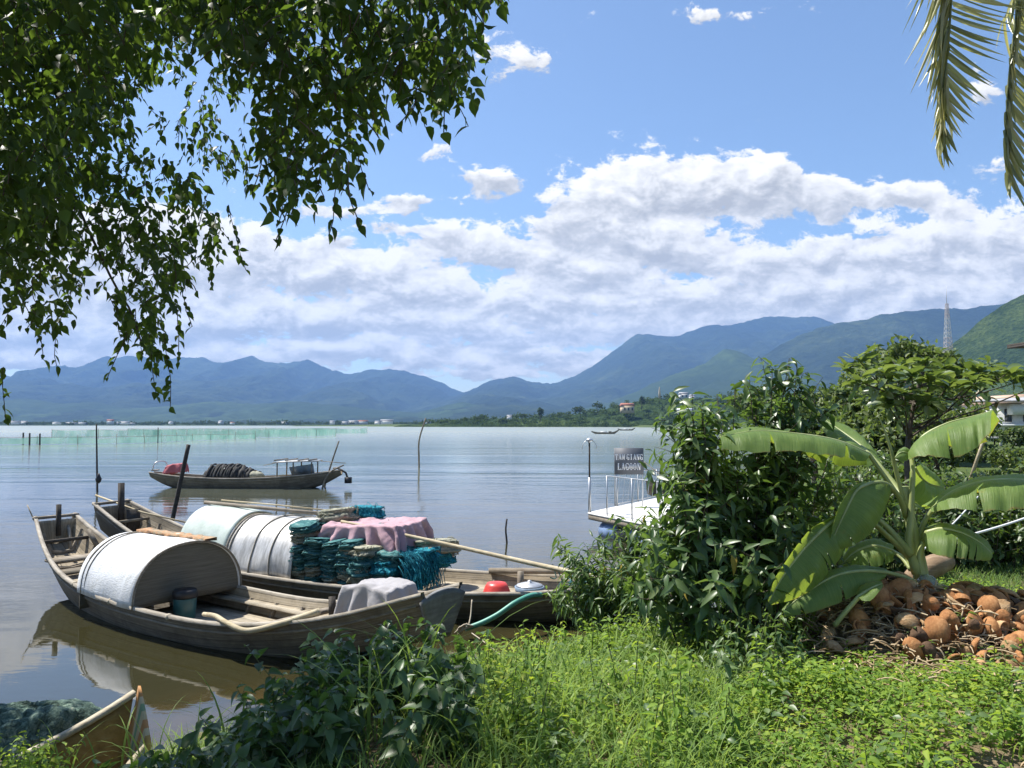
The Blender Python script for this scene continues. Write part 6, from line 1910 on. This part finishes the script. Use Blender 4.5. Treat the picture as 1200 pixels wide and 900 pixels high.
def banana_leaf(mid, ea, eb, stalk=None, dep=DB, tears=2, nl=44, seed=0):
    mp = resample(V3(mid, dep), nl); A = resample(V3(ea, dep), nl); B = resample(V3(eb, dep), nl)
    lf = MB()
    nw = 8
    tt = np.linspace(0, 1, nl)
    for E, s_ in ((A, 1), (B, -1)):
        w = np.linspace(0, 1, nw)
        P = mp[:, None] * (1 - w[None, :, None]) + E[:, None] * w[None, :, None]
        across = E - mp; tang = np.gradient(mp, axis=0); nrm = unit(np.cross(tang, across)) * s_
        nrm = np.where(nrm[:, 2:3] < 0, -nrm, nrm)
        wd = np.linalg.norm(across, axis=1)
        bulge = .16 * wd[:, None] * np.sin(w * PI)[None]
        rip = (fbm(tt[:, None] * 15 + seed, w[None] * 1.5, 0, seed, 3) - .5) * .022 * w[None]**1.2 * wd[:, None] / .15
        P = P + nrm[:, None] * (bulge + rip)[..., None]
        cuts = sorted(int(c_) for c_ in rng.uniform(6, nl - 6, tears))
        seg = [0] + cuts + [nl - 1]
        for q in range(len(seg) - 1):
            i0, i1 = seg[q], seg[q + 1]
            if i1 - i0 < 2: continue
            S = P[i0:i1 + 1].copy()
            if q > 0: S[0, 3:] += (S[1, 3:] - S[0, 3:]) * np.linspace(.1, 1.0, nw - 3)[:, None] * .8
            if q < len(seg) - 2: S[-1, 3:] += (S[-2, 3:] - S[-1, 3:]) * np.linspace(.1, 1.0, nw - 3)[:, None] * .8 + np.array((0, 0, -.012)) * np.linspace(0, 1, nw - 3)[:, None]
            n0 = S.shape[0]
            U = np.stack(np.meshgrid(np.linspace(tt[i0], tt[i1], n0), w, indexing='ij'), -1).reshape(-1, 2)
            tmp = MB(); grid(tmp, S, uv=False); lf.add(tmp.V[0], np.concatenate([tmp.loops[0]]).reshape(-1, 4), U)
    o = lf.build('leaf', M['banana'], ban, True)
    full = np.concatenate([resample(V3(stalk, dep), 12)[:-1], mp]) if stalk else mp
    b = MB(); tube(b, full, np.linspace(.026 if stalk else .014, .004, len(full)), 8, squash=.75); b.build('midrib', M['banana_stem'], o, True)


banana_leaf([(1018, 532, .05), (985, 518, 0), (930, 508, -.05), (885, 505, -.1), (843, 512, -.15)], [(1014, 541, -.1), (985, 536, -.28), (930, 529, -.34), (885, 530, -.36), (846, 526, -.3)], [(1016, 545, .1), (975, 545, .25), (925, 526, .3), (880, 512, .25), (844, 511, .0)], [(1060, 592), (1042, 566), (1018, 532, .05)], tears=2, seed=1)
banana_leaf([(1030, 545, .3), (1015, 528, .45), (990, 508, .7), (968, 493, .9)], [(1016, 548, .2), (992, 530, .3), (975, 518, .5), (962, 500, .8)], [(1026, 536, .5), (1010, 512, .7), (990, 500, .95), (970, 492, .95)], [(1062, 590), (1050, 570, .15), (1030, 545, .3)], tears=1, seed=2)
banana_leaf([(1068, 533, .05), (1080, 513, .05), (1108, 497, 0), (1140, 488, 0), (1164, 481, 0)], [(1064, 538, -.1), (1084, 534, -.25), (1112, 537, -.3), (1140, 527, -.32), (1161, 506, -.3)], [(1070, 536, .2), (1096, 520, .3), (1124, 524, .34), (1156, 516, .34), (1171, 492, .25)], [(1066, 592), (1070, 560), (1068, 533, .05)], tears=1, seed=3)
banana_leaf([(1066, 534, .0), (1060, 530, -.05), (1054, 531, -.1), (1049, 536, -.15)], [(1066, 538, -.05), (1062, 540, -.1), (1056, 541, -.15), (1050, 537, -.16)], [(1068, 528, .05), (1062, 524, .05), (1055, 526, .0), (1049, 535, -.14)], tears=0, seed=4)
banana_leaf([(1094, 596, -.1), (1112, 580, -.15), (1145, 566, -.2), (1195, 562, -.25), (1250, 572, -.3)], [(1092, 600, -.2), (1116, 597, -.4), (1150, 599, -.5), (1200, 595, -.55), (1250, 588, -.5)], [(1080, 594, .1), (1112, 588, .2), (1150, 578, .25), (1200, 574, .2), (1252, 574, .0)], [(1076, 650), (1078, 628), (1084, 610, -.05), (1094, 596, -.1)], tears=2, seed=5)
banana_leaf([(1086, 624, -.15), (1102, 620, -.2), (1130, 626, -.25), (1150, 637, -.3), (1162, 648, -.3)], [(1086, 646, -.3), (1104, 652, -.42), (1130, 655, -.45), (1146, 657, -.42), (1160, 657, -.36)], [(1088, 626, .1), (1106, 626, .15), (1130, 632, .12), (1150, 642, 0), (1163, 650, -.2)], [(1078, 668), (1080, 645), (1086, 624, -.15)], tears=3, seed=6)
banana_leaf([(1020, 566, -.2), (1004, 574, -.3), (990, 600, -.4), (980, 622, -.45), (973, 640, -.48)], [(1008, 568, -.3), (992, 580, -.42), (980, 602, -.5), (975, 622, -.5), (972, 638, -.49)], [(1046, 572, -.1), (1034, 604, -.25), (1012, 632, -.38), (992, 642, -.44), (974, 643, -.48)], [(1062, 606), (1052, 580, -.1), (1036, 566, -.15), (1020, 566, -.2)], tears=1, seed=7)
banana_leaf([(984, 604, -.35), (958, 626, -.5), (930, 658, -.6), (912, 684, -.65), (901, 706, -.68)], [(980, 603, -.4), (948, 622, -.55), (922, 656, -.66), (906, 682, -.7), (900, 703, -.69)], [(1000, 622, -.3), (984, 654, -.42), (960, 684, -.54), (932, 702, -.62), (904, 709, -.68)], [(1066, 655), (1040, 628, -.15), (1010, 606, -.28), (984, 604, -.35)], tears=2, seed=8)
banana_leaf([(1040, 671, -.3), (1012, 669, -.4), (978, 675, -.5), (944, 695, -.55), (917, 716, -.6)], [(1036, 678, -.35), (1012, 692, -.5), (980, 708, -.6), (950, 718, -.62), (920, 723, -.61)], [(1038, 668, -.2), (1010, 664, -.22), (976, 668, -.3), (940, 690, -.45), (916, 714, -.58)], [(1078, 690), (1064, 678, -.2), (1040, 671, -.3)], tears=2, seed=9)
banana_leaf([(968, 617, .15), (945, 622, .2), (924, 632, .2), (909, 646, .15)], [(966, 622, 0), (948, 638, .0), (928, 648, .05), (910, 650, .1)], [(966, 612, .3), (942, 615, .4), (922, 626, .35), (908, 642, .2)], tears=0, seed=10)
banana_leaf([(1046, 646, .2), (1026, 640, .2), (1004, 646, .2), (984, 664, .15)], [(1046, 658, .1), (1028, 664, .05), (1008, 668, .05), (986, 668, .1)], [(1046, 642, .4), (1024, 634, .45), (1002, 640, .4), (983, 660, .25)], [(1068, 668), (1058, 654, .1), (1046, 646, .2)], tears=2, seed=11)
banana_leaf([(1072, 548, .3), (1080, 560, .4), (1092, 568, .5), (1106, 571, .55)], [(1066, 556, .25), (1068, 580, .3), (1084, 596, .35), (1100, 588, .45)], [(1076, 542, .45), (1092, 552, .6), (1102, 562, .65), (1107, 570, .58)], tears=0, seed=12)
banana_leaf([(1006, 700, -.6), (1014, 694, -.6), (1024, 688, -.6), (1034, 684, -.55)], [(1004, 696, -.55), (1010, 686, -.5), (1020, 682, -.5), (1033, 681, -.52)], [(1010, 704, -.7), (1020, 704, -.7), (1028, 696, -.68), (1035, 687, -.58)], [(978, 733, -.55), (990, 718, -.58), (1006, 700, -.6)], tears=0, seed=13)
b = MB(); tube(b, resample([at(1062, 600, DB), at(1052, 560, DB), at(1042, 520, DB), at(1028, 483, DB)], 16), np.array(list(np.linspace(.016, .018, 8)) + list(np.linspace(.016, .003, 8))), 8); b.build('rolled_leaf', M['banana_stem'], ban, True)
for q in ([(1074, 672), (1066, 640), (1068, 600), (1070, 545)], [(1068, 650), (1052, 632), (1040, 618), (1026, 606)], [(1080, 680), (1078, 650), (1084, 628)]):
    b = MB(); tube(b, resample([at(x, y, DB - .06) for x, y in q], 14), np.linspace(.04, .014, 14), 8); b.build('leaf_stalk', M['banana_stem'], ban, True)

# ------------------------------------------------------------------ coconut husk heap
rng = np.random.default_rng(31); rnd.seed(31)
M['husk'] = stone_like('brown_husk', [(.3, (.12, .05, .02)), (.46, (.30, .135, .05)), (.6, (.46, .235, .10)), (.74, (.58, .38, .20))], 5, .85, .5, .012, (1, 1, .5), 45)
M['husk_pale'] = stone_like('pale_husk', [(.3, (.24, .13, .06)), (.46, (.44, .27, .13)), (.62, (.58, .41, .24)), (.76, (.66, .53, .36))], 5, .85, .5, .012, (1, 1, .5), 45)
M['husk_dark'] = stone_like('dark_husk', [(.3, (.04, .024, .014)), (.5, (.10, .06, .035)), (.7, (.20, .12, .07))], 5, .9, .5, .012, (1, 1, .5), 45)
M['coir'] = stone_like('coir_inside', [(.3, (.16, .09, .045)), (.5, (.32, .20, .10)), (.7, (.48, .34, .2))], 9, .95, .7, .012, (1, 1, .3), 70)


def sph(r, u0, u1, v0, v1, nu, nv, seed, lob=.08, elong=1.12):
    U, Vv = np.meshgrid(np.linspace(u0, u1, nu), np.linspace(v0, v1, nv), indexing='ij')
    cx, cy, cz = np.sin(U) * np.cos(Vv), np.sin(U) * np.sin(Vv), np.cos(U)
    rr = r * (1 + lob * np.cos(3 * Vv) * np.sin(U) + .16 * (fbm(cx * 2 + seed, cy * 2, cz * 2, seed, 3) - .5))
    return np.stack([rr * cx, rr * cy, rr * cz * elong], -1)


def nut_mesh(kind, seed):
    b = MB()
    if kind == 'whole':
        grid(b, sph(.095, 0, PI, 0, 2 * PI, 14, 25, seed), flip=True)
    elif kind == 'half':
        O = sph(.10, .06, PI * .52, 0, 2 * PI, 9, 25, seed); I = sph(.078, .06, PI * .50, 0, 2 * PI, 9, 25, seed)
        grid(b, O, flip=True); grid(b, I); grid(b, np.stack([O[-1], I[-1]], 0), flip=True)
    else:
        S = sph(.112, .12, PI - .12, 0, PI * rng.uniform(.45, .75), 11, 9, seed, .05, 1.2); slab(b, S[:, ::-1], .03)
    return b


nut_protos = []
for k, (kind, mm) in enumerate([('whole', 'husk'), ('whole', 'husk_pale'), ('half', 'husk'), ('half', 'husk_dark'), ('half', 'husk_pale'), ('wedge', 'husk'), ('wedge', 'husk_pale'), ('wedge', 'coir'), ('wedge', 'husk_dark')]):
    me = nut_mesh(kind, 3 + k * 5).mesh('coconut_husk'); me.materials.append(M[mm]); me.polygons.foreach_set('use_smooth', np.ones(len(me.polygons), bool))
    nut_protos.append((kind, mm, me))
LAB = {('whole', 'husk'): 'round brown coconut lying in the husk heap', ('whole', 'husk_pale'): 'round tan coconut lying in the husk heap', ('half', 'husk'): 'brown hollow half coconut shell in the husk heap', ('half', 'husk_dark'): 'dark hollow half coconut shell in the husk heap',
       ('half', 'husk_pale'): 'tan hollow half coconut shell in the husk heap', ('wedge', 'husk'): 'brown curved wedge of coconut husk in the heap', ('wedge', 'husk_pale'): 'tan curved wedge of coconut husk in the heap', ('wedge', 'coir'): 'fibrous wedge of coconut husk showing its inside in the heap', ('wedge', 'husk_dark'): 'dark weathered wedge of coconut husk in the heap'}
placed = []


def put_nut(x, y, k=None, lift=.0, rot=None, sc=None):
    kind, mm, me = nut_protos[k if k is not None else rnd.choice([0, 2, 2, 2, 3, 3, 4, 5, 5, 5, 6, 7, 7, 8])]
    o = bpy.data.objects.new('coconut' if kind == 'whole' else 'coconut_shell' if kind == 'half' else 'coconut_husk', me); COL.objects.link(o)
    s_ = sc or rnd.uniform(.40, .70); z = float(ground_z(x, y)) + .04 * s_ + lift
    for (qx, qy, qz) in placed:
        d2 = (qx - x)**2 + (qy - y)**2
        if d2 < .0144 and qz + math.sqrt(.0144 - d2) * .6 > z and qz < z + .1: z = max(z, qz + math.sqrt(.0144 - d2) * .6)
    z = min(z, float(ground_z(x, y)) + .14)
    placed.append((x, y, z))
    o.location = (x, y, z); o.rotation_euler = rot or (rnd.uniform(-1.3, 1.3), rnd.uniform(-1.3, 1.3), rnd.uniform(0, 6.28)); o.scale = (s_,) * 3
    tag(o, LAB[(kind, mm)], 'coconut', LAB[(kind, mm)].replace(' in the husk heap', '').replace(' lying', '').replace(' in the heap', '') + ' pieces')
    return o


k = 0
while k < 300:
    x = rng.normal(3.2, .56); y = rng.normal(5.85, .40)
    if k > 190: x = rng.uniform(3.6, 4.9); y = rng.uniform(5.4, 6.3)
    pxx = 600 + x / y * FPX
    if pxx < 938 or pxx > 1235 or y < 5.05 or y > 6.7: continue
    if y < 5.3 and pxx < 1120 and rng.random() < .5: continue
    put_nut(x, y); k += 1
# dry fronds, fibres and husk crumbs between them
sb = MB()
for k in range(1900):
    x = rng.normal(3.2, .66); y = rng.normal(5.85, .48); z = float(ground_z(x, y)) + rng.uniform(.0, .16)
    d = rdir(1)[0]; d[2] *= .35; ln = rng.uniform(.05, .32)
    p0 = np.array((x, y, z)); tube(sb, resample([p0 - d * ln / 2, p0 + (0, 0, .02), p0 + d * ln / 2], 4), rng.uniform(.002, .007), 4, False)
M['straw'] = leaf_mat('dry_straw', [(.05, (.16, .11, .06)), (.5, (.34, .25, .15)), (.95, (.56, .46, .31))], .8, .0, spec=.1)
setting('husk_litter', sb, M['straw'], smooth=False, kind='stuff')
p = at(1087, 700, 6.22)
t = thing('plastic_cup', 'clear domed plastic cup lying on the husk heap beside the banana stem', 'cup', p)
m, nt = new_mat('clear_plastic'); M['clear'] = finish(m, nt, nt.n('ShaderNodeBsdfPrincipled', ins={'Base Color': (.85, .9, .9), 'Roughness': .12, 'Transmission Weight': .75, 'IOR': 1.3}))
b = MB(); lathe(b, p, [(.03, 0), (.05, .0), (.075, .06), (.08, .10), (.07, .14), (.045, .17), (.001, .182)], 22); b.build('dome', M['clear'], t, True)
b = MB(); lathe(b, p + Vector((0, 0, .085)), [(.081, 0), (.086, .008), (.081, .016)], 22); b.build('collar', M['white_paint'], t, True)
b = MB(); tube(b, resample([at(1064, 684, 7.35), at(1085, 668, 7.4), at(1112, 656, 7.5)], 18), np.array([.06, .085, .09, .095, .1] + [.1] * 8 + [.095, .09, .09, .085, .07]) * (1 + .1 * rng.random(18)), 12)
single('log', b, M['log'], 'weathered log lying behind the banana stem at the lawn edge', 'log', smooth=True)
for (a_, c_, r, lab) in [((1262, 585, 9.0), (1086, 641, 7.6), .012, 'thicker white rope stretched from the edge of the picture down to the log'), ((1146, 582, 9.4), (1080, 646, 7.7), .008, 'thin white rope running up behind the banana leaf from the log')]:
    b = MB(); q0, q1 = at(*a_), at(*c_); tube(b, resample([q0, (q0 + q1) / 2 - Vector((0, 0, .03)), q1], 14), r, 6); single('guy_line', b, M['white_paint'], lab, 'rope')

# ------------------------------------------------------------------ grass and weeds
rng = np.random.default_rng(47); rnd.seed(47)


def blades(mb, P, L, lean, width, nseg=4, az=None):
    n = len(P); az = rng.uniform(0, 2 * PI, n) if az is None else az
    L = np.broadcast_to(L, (n,)); h = np.stack([np.cos(az), np.sin(az), 0 * az], 1); sd = np.stack([-np.sin(az), np.cos(az), 0 * az], 1)
    a0 = rng.uniform(.02, .35, n); a1 = lean * rng.uniform(.5, 1.5, n)
    pts = [P.copy()]; q = P.copy()
    for k in range(nseg):
        a = a0 + a1 * ((k + .5) / nseg)**1.3
        q = q + (h * np.sin(a)[:, None] + np.array((0, 0, 1)) * np.cos(a)[:, None]) * (L / nseg)[:, None]; pts.append(q.copy())
    W = width * rng.uniform(.6, 1.3, n)
    V = []
    for k in range(nseg):
        w = W * (1 - (k / nseg)**1.6) * (.65 if k == 0 else 1)
        V += [pts[k] - sd * w[:, None] / 2, pts[k] + sd * w[:, None] / 2]
    V.append(pts[-1])
    m_ = len(V); V = np.stack(V, 1).reshape(-1, 3)
    base = (np.arange(n) * m_)[:, None, None]
    Q = np.array([(2 * k, 2 * k + 1, 2 * k + 3, 2 * k + 2) for k in range(nseg - 1)]); T = np.array([(2 * nseg - 2, 2 * nseg - 1, 2 * nseg)])
    n0 = mb.n
    mb.add(V, (Q[None] + base).reshape(-1, 4)); mb.loops.append(((T[None] + base).reshape(-1, 3) + n0).ravel()); mb.tot.append(np.full(n, 3))


def scatter(n, x0, x1, y0, y1, keep):
    x = rng.uniform(x0, x1, n); y = rng.uniform(y0, y1, n); s = keep(x, y); x, y = x[s], y[s]
    return np.stack([x, y, ground_z(x, y) - .01], 1)


def px_of(x, y): return 600 + x / y * FPX


bare = lambda x, y: ((x - 2.42) / .36)**2 + ((y - 3.70) / .17)**2 < 1 + .5 * (vnoise(x * 6, y * 6, 0, 3) - .5)
inboat = lambda x, y: (px_of(x, y) < 175) & (y < 6.9)
heap = lambda x, y: (((x - 3.3) / .95)**2 + ((y - 6.0) / .62)**2 < 1)
b = MB()
g0 = scatter(62000, -3.2, 5.0, 3.1, 9.2, lambda x, y: (shore_sd(x, y) > .05) & ~inboat(x, y) & ~bare(x, y) & ~heap(x, y) & (rng.random(len(x)) < np.where(px_of(x, y) > 900, .28, 1.0)) & ((px_of(x, y) > 540) | (rng.random(len(x)) < .35)))
L = rng.uniform(.08, .28, len(g0)) * np.where(px_of(g0[:, 0], g0[:, 1]) < 860, 1.15, .8) * (1 + .6 * (vnoise(g0[:, 0] * 1.2, g0[:, 1] * 1.2, 0, 8) - .3)); blades(b, g0, L, 1.5, .0095)
g1 = scatter(2600, -2.8, 1.6, 3.3, 8.6, lambda x, y: (shore_sd(x, y) > .1) & ~heap(x, y) & (px_of(x, y) < 800) & ((px_of(x, y) > 560) | (y > 5.6)))
blades(b, g1, rng.uniform(.25, .50, len(g1)), 1.9, .014, 5)
setting('grass', b, M['lf_grass'], smooth=False, kind='stuff')
b = MB()
g2 = scatter(60000, 3.5, 11.5, 6.4, 13, lambda x, y: (px_of(x, y) > 1075) & (shore_sd(x, y) > .5) & ~heap(x, y))
blades(b, g2, rng.uniform(.06, .17, len(g2)), 1.3, .010, 3)
setting('lawn_grass', b, M['lf_lawn'], smooth=False, kind='stuff')

# ground weeds: little leafy shoots
f = Foliage()
w0 = scatter(10500, -1.0, 8.0, 3.1, 8.2, lambda x, y: (shore_sd(x, y) > .3) & ~bare(x, y) & ~heap(x, y) & (px_of(x, y) > 555) & (px_of(x, y) < 1460) & (rng.random(len(x)) < np.where(px_of(x, y) < 780, .45, 1.0) * np.where(y > 6.4, .4, 1.0)))
tall = .04 + .20 * vnoise(w0[:, 0] * 1.7, w0[:, 1] * 1.7, 0, 77) + .05 * rng.random(len(w0))
for q, h in zip(w0, tall):
    n = int(rng.uniform(7, 13)); u = np.linspace(.25, 1, n); a = np.arange(n) * 2.4 + rng.random() * 6
    lean = rng.normal(0, .25, 2); P = q + np.stack([lean[0] * h * u, lean[1] * h * u, h * u], 1)
    A = np.stack([np.cos(a), np.sin(a), rng.uniform(-.1, .7, n)], 1); Ls = rng.uniform(.026, .056, n) * (1.15 - .4 * u)
    P = P + A * .008
    f.put(P, A, np.tile((-.15, 0, 1.0), (n, 1)) + rng.normal(0, .35, (n, 3)), Ls, Ls * rng.uniform(.5, .72, n))
b = MB(); f.mesh_into(b, T_OVATE3, .2, .3); setting('ground_weeds', b, M['lf_weed'], smooth=False, kind='stuff')
# taller weeds here and there
f = Foliage(); sb = MB()
w2 = scatter(1150, -.6, 5.0, 3.3, 8.0, lambda x, y: (shore_sd(x, y) > .4) & ~bare(x, y) & ~heap(x, y) & (px_of(x, y) > 560) & (px_of(x, y) < 1230) & (vnoise(x * 1.5, y * 1.5, 0, 41) > .45))
for q in w2:
    h = rng.uniform(.12, .40) * (1.0 if px_of(q[0], q[1]) < 900 else .75); e = q + np.array((rng.normal(0, .06), rng.normal(0, .06), h))
    pts = resample([q, q * .5 + e * .5 + rng.normal(0, .012, 3), e], 7); tube(sb, pts, .0028, 4, False)
    f.on(pts, int(8 + 26 * h), .25, 1.0, rng.uniform(.045, .075), .42, .85, .15)
d0 = scatter(420, -1.2, 5.2, 3.2, 8.2, lambda x, y: (shore_sd(x, y) > .3) & (px_of(x, y) > 500) & (px_of(x, y) < 1230)); n = len(d0)
db = MB(); dl = rng.uniform(.03, .085, n); leaves(db, d0 + np.stack([0 * dl, 0 * dl, rng.uniform(.03, .14, n)], 1), rdir(n) * (1, 1, .35), rng.normal(0, .4, (n, 3)) + np.array((0, 0, 1.0)), dl, dl * .45, T_OVATE3, .4, .6)
setting('fallen_leaves', db, M['straw'], smooth=False, kind='stuff')
b = MB(); f.mesh_into(b, T_LANCE, .25, .35); setting('tall_weeds', b, M['lf_weed'], smooth=False, kind='stuff')
setting('tall_weed_stalks', sb, M['stem'], smooth=False, kind='stuff')
# larger leaves among them
f = Foliage()
w1 = scatter(420, -.4, 4.6, 3.2, 6.6, lambda x, y: (shore_sd(x, y) > .5) & ~bare(x, y) & (px_of(x, y) > 590) & (px_of(x, y) < 1220) & ((~heap(x, y)) | (y < 5.7)))
for q in w1:
    n = int(rng.uniform(4, 8)); a = np.arange(n) * 2.4 + rng.random() * 6; h = rng.uniform(.06, .24)
    A = np.stack([np.cos(a), np.sin(a), rng.uniform(-.1, .5, n)], 1); Ls = rng.uniform(.04, .07, n)
    f.put(q + np.stack([.02 * np.cos(a), .02 * np.sin(a), h * rng.uniform(.6, 1.0, n)], 1), A, np.tile((-.1, 0, 1.0), (n, 1)) + rng.normal(0, .3, (n, 3)), Ls, Ls * .62)
b = MB(); f.mesh_into(b, T_OVATE, .2, .3); setting('creeper_leaves', b, M['lf_narrow'], smooth=False, kind='stuff')

# tall grass tufts with their own outline
TUFTS = [(450, 880, 4.15, 26, .75, 'tall grass tuft rising in front of the dark broad leaved bush'), (250, 830, 5.9, 60, .55, 'sunlit pale grass tuft on the bank between the ochre boat and dark bush'), (630, 880, 4.1, 16, .62, 'tall thin grass tuft at the sunlit edge of the dark bush'),
         (555, 890, 3.9, 22, .55, 'arching broad grass tuft at the foot of the dark bush'), (655, 870, 4.3, 9, .42, 'small seeding grass tuft in the sunlit weeds'), (505, 860, 4.4, 14, .85, 'grass tuft standing up before the bow of the white-canopied boat'),
         (300, 860, 4.9, 18, .6, 'grass tuft with bleached bent blades left of the dark bush'), (80, 880, 4.9, 14, .55, 'thin dark grass tuft standing before the ochre boat')]
for (px, py, y, n, ln, lab) in TUFTS:
    q = gpt(px, py, y); b = MB()
    P = np.tile(q, (n, 1)) + np.stack([rng.normal(0, .10 if n < 40 else .28, n), rng.normal(0, .08, n), 0 * np.arange(n)], 1)
    blades(b, P, ln * rng.uniform(.55, 1.2, n), 1.5, .016, 7)
    me = single('grass_tuft', b, M['lf_grass'], lab, 'grass')

# ------------------------------------------------------------------ shed, house, wall on the far side of the lawn
y = 20.0; q = at(1136, 469, y)
t = thing('open_shed', 'open shed with flat grey sheet roof on pale poles behind the almond tree', 'shed', (q.x + 4, y + 2, float(ground_z(q.x + 4, y + 2))))
b = MB(); P = np.array([[(q.x + dx, y + dy, q.z + .055 * dx + .02 * dy) for dy in np.linspace(0, -4, 6)] for dx in np.linspace(0, 9, 12)]); slab(b, P[:, ::-1], .05); rf = b.build('roof', M['roof_grey'], t)
b = MB(); bar(b, (q.x - .02, y - .05, q.z - .03), (q.x + 9, y - .05, q.z - .03 + .055 * 9), .05, .10); b.build('fascia', M['cream'], rf)
for (dx, dy, l) in ((.25, -.3, 1), (2.6, -3.6, 1), (4.5, -.3, 1), (8.6, -.3, 1), (8.6, -3.6, 1)):
    zb = float(ground_z(q.x + dx, y + dy)); b = MB(); tube(b, [(q.x + dx - (.55 if dx < 1 else 0), y + dy, zb), (q.x + dx + .3 * (dx < 1), y + dy, q.z + .05 * dx)], .045, 7); b.build('post', M['bamboo'], t)
b = MB(); tube(b, [(q.x - .1, y - .1, q.z - .08), at(1148, 458, y - .2)], .03, 6); b.build('brace', M['bamboo'], t)
y = 15.0; q = at(1180, 404, y)
t = thing('lean_to', 'corner of a dark sheet roof entering the picture above the almond tree', 'shed', (q.x + 3, y + 1.5, float(ground_z(q.x + 3, y + 1.5))))
b = MB(); P = np.array([[(q.x + dx, y + dy, q.z + .10 * dx) for dy in np.linspace(0, -3, 5)] for dx in np.linspace(0, 6, 8)]); slab(b, P[:, ::-1], .05); b.build('roof', M['darktimber'], t)
b = MB(); P2 = P - np.array((0, 0, .10)); P2[0, :, 2] += .06; slab(b, P2[:, ::-1], .04); b.build('soffit', M['darktimber'], t)
for dx, dy in ((1.6, -.3), (5.6, -.3), (1.6, -2.7), (5.6, -2.7)):
    zb = float(ground_z(q.x + dx, y + dy)); b = MB(); tube(b, [(q.x + dx, y + dy, zb), (q.x + dx, y + dy, q.z + .1 * dx - .1)], .06, 8); b.build('post', M['timber'], t)
y = 72.0; p0 = at(1196, 491, y); zg = float(ground_z(p0.x, y))
t = thing('two_storey_house', 'white two storey house with pale tiled gables beyond the grass', 'house', (p0.x + 1, y, zg))
M['roof_tan'] = plain('pale_tile_roof', (.52, .36, .26), .8)
zt = at(1196, 473, y).z
b = MB(); box(b, (p0.x + 1.6, y + 3, (zg + zt) / 2), (7.5, 6, zt - zg)); wl = b.build('wall', M['wall_white'], t)
for (cx, w_, dy) in ((p0.x - .35, 3.6, -1.0), (p0.x + 3.6, 4.8, .4)):
    b = MB(); e = w_ / 2 + .25; h_ = .85
    V = [(cx - e, y + dy - .4, zt + .02), (cx + e, y + dy - .4, zt + .02), (cx, y + dy - .4, zt + h_), (cx - e, y + 6.3, zt + .02), (cx + e, y + 6.3, zt + .02), (cx, y + 6.3, zt + h_)]
    b.add(V, [(0, 1, 2), (3, 5, 4), (0, 2, 5, 3), (1, 4, 5, 2), (0, 3, 4, 1)]); b.build('roof', M['roof_tan'], t)
    b = MB(); box(b, (cx, y + dy * .5 + .2, zt - .55), (w_ * .55, abs(dy) + .5, 1.0)); b.build('porch', M['wall_white'], t)
for k in range(4):
    b = MB(); box(b, (p0.x - 1.2 + k * 1.75, y - .06, zt - 1.1), (.6, .12, 1.2)); f_ = b.build('window', M['glass_dark'], t)
b = MB(); box(b, (p0.x + 1.6, y - .55, zt - 2.0), (7.7, 1.0, .12)); b.build('balcony', M['white_paint'], t)
y = 58.0; q0, q1 = at(1152, 513, y), at(1250, 513, y)
t = thing('field_rail', 'low pale concrete rail across the grass in front of the white house', 'rail', (q0.x, y, float(ground_z(q0.x, y))))
b = MB(); bar(b, q0, q1, .16, .16); b.build('beam', M['concrete'], t)
for f_ in np.linspace(.02, .98, 6):
    p = q0.lerp(q1, f_); b = MB(); bar(b, (p.x, y, float(ground_z(p.x, y)) - .1), (p.x, y, p.z - .08), .14, .14, (1, 0, 0)); b.build('post', M['concrete'], t)

# ------------------------------------------------------------------ render
scene.render.engine = 'CYCLES'
scene.cycles.use_denoising = True
try: scene.cycles.denoiser = 'OPENIMAGEDENOISE'
except Exception: pass
scene.cycles.use_adaptive_sampling = True
scene.cycles.adaptive_threshold = 0.015
scene.cycles.max_bounces = 7
scene.cycles.diffuse_bounces = 3
scene.cycles.glossy_bounces = 3
scene.cycles.transmission_bounces = 4
scene.cycles.transparent_max_bounces = 8
scene.cycles.volume_bounces = 0
scene.cycles.sample_clamp_indirect = 6.0
scene.cycles.caustics_reflective = False
scene.cycles.caustics_refractive = False
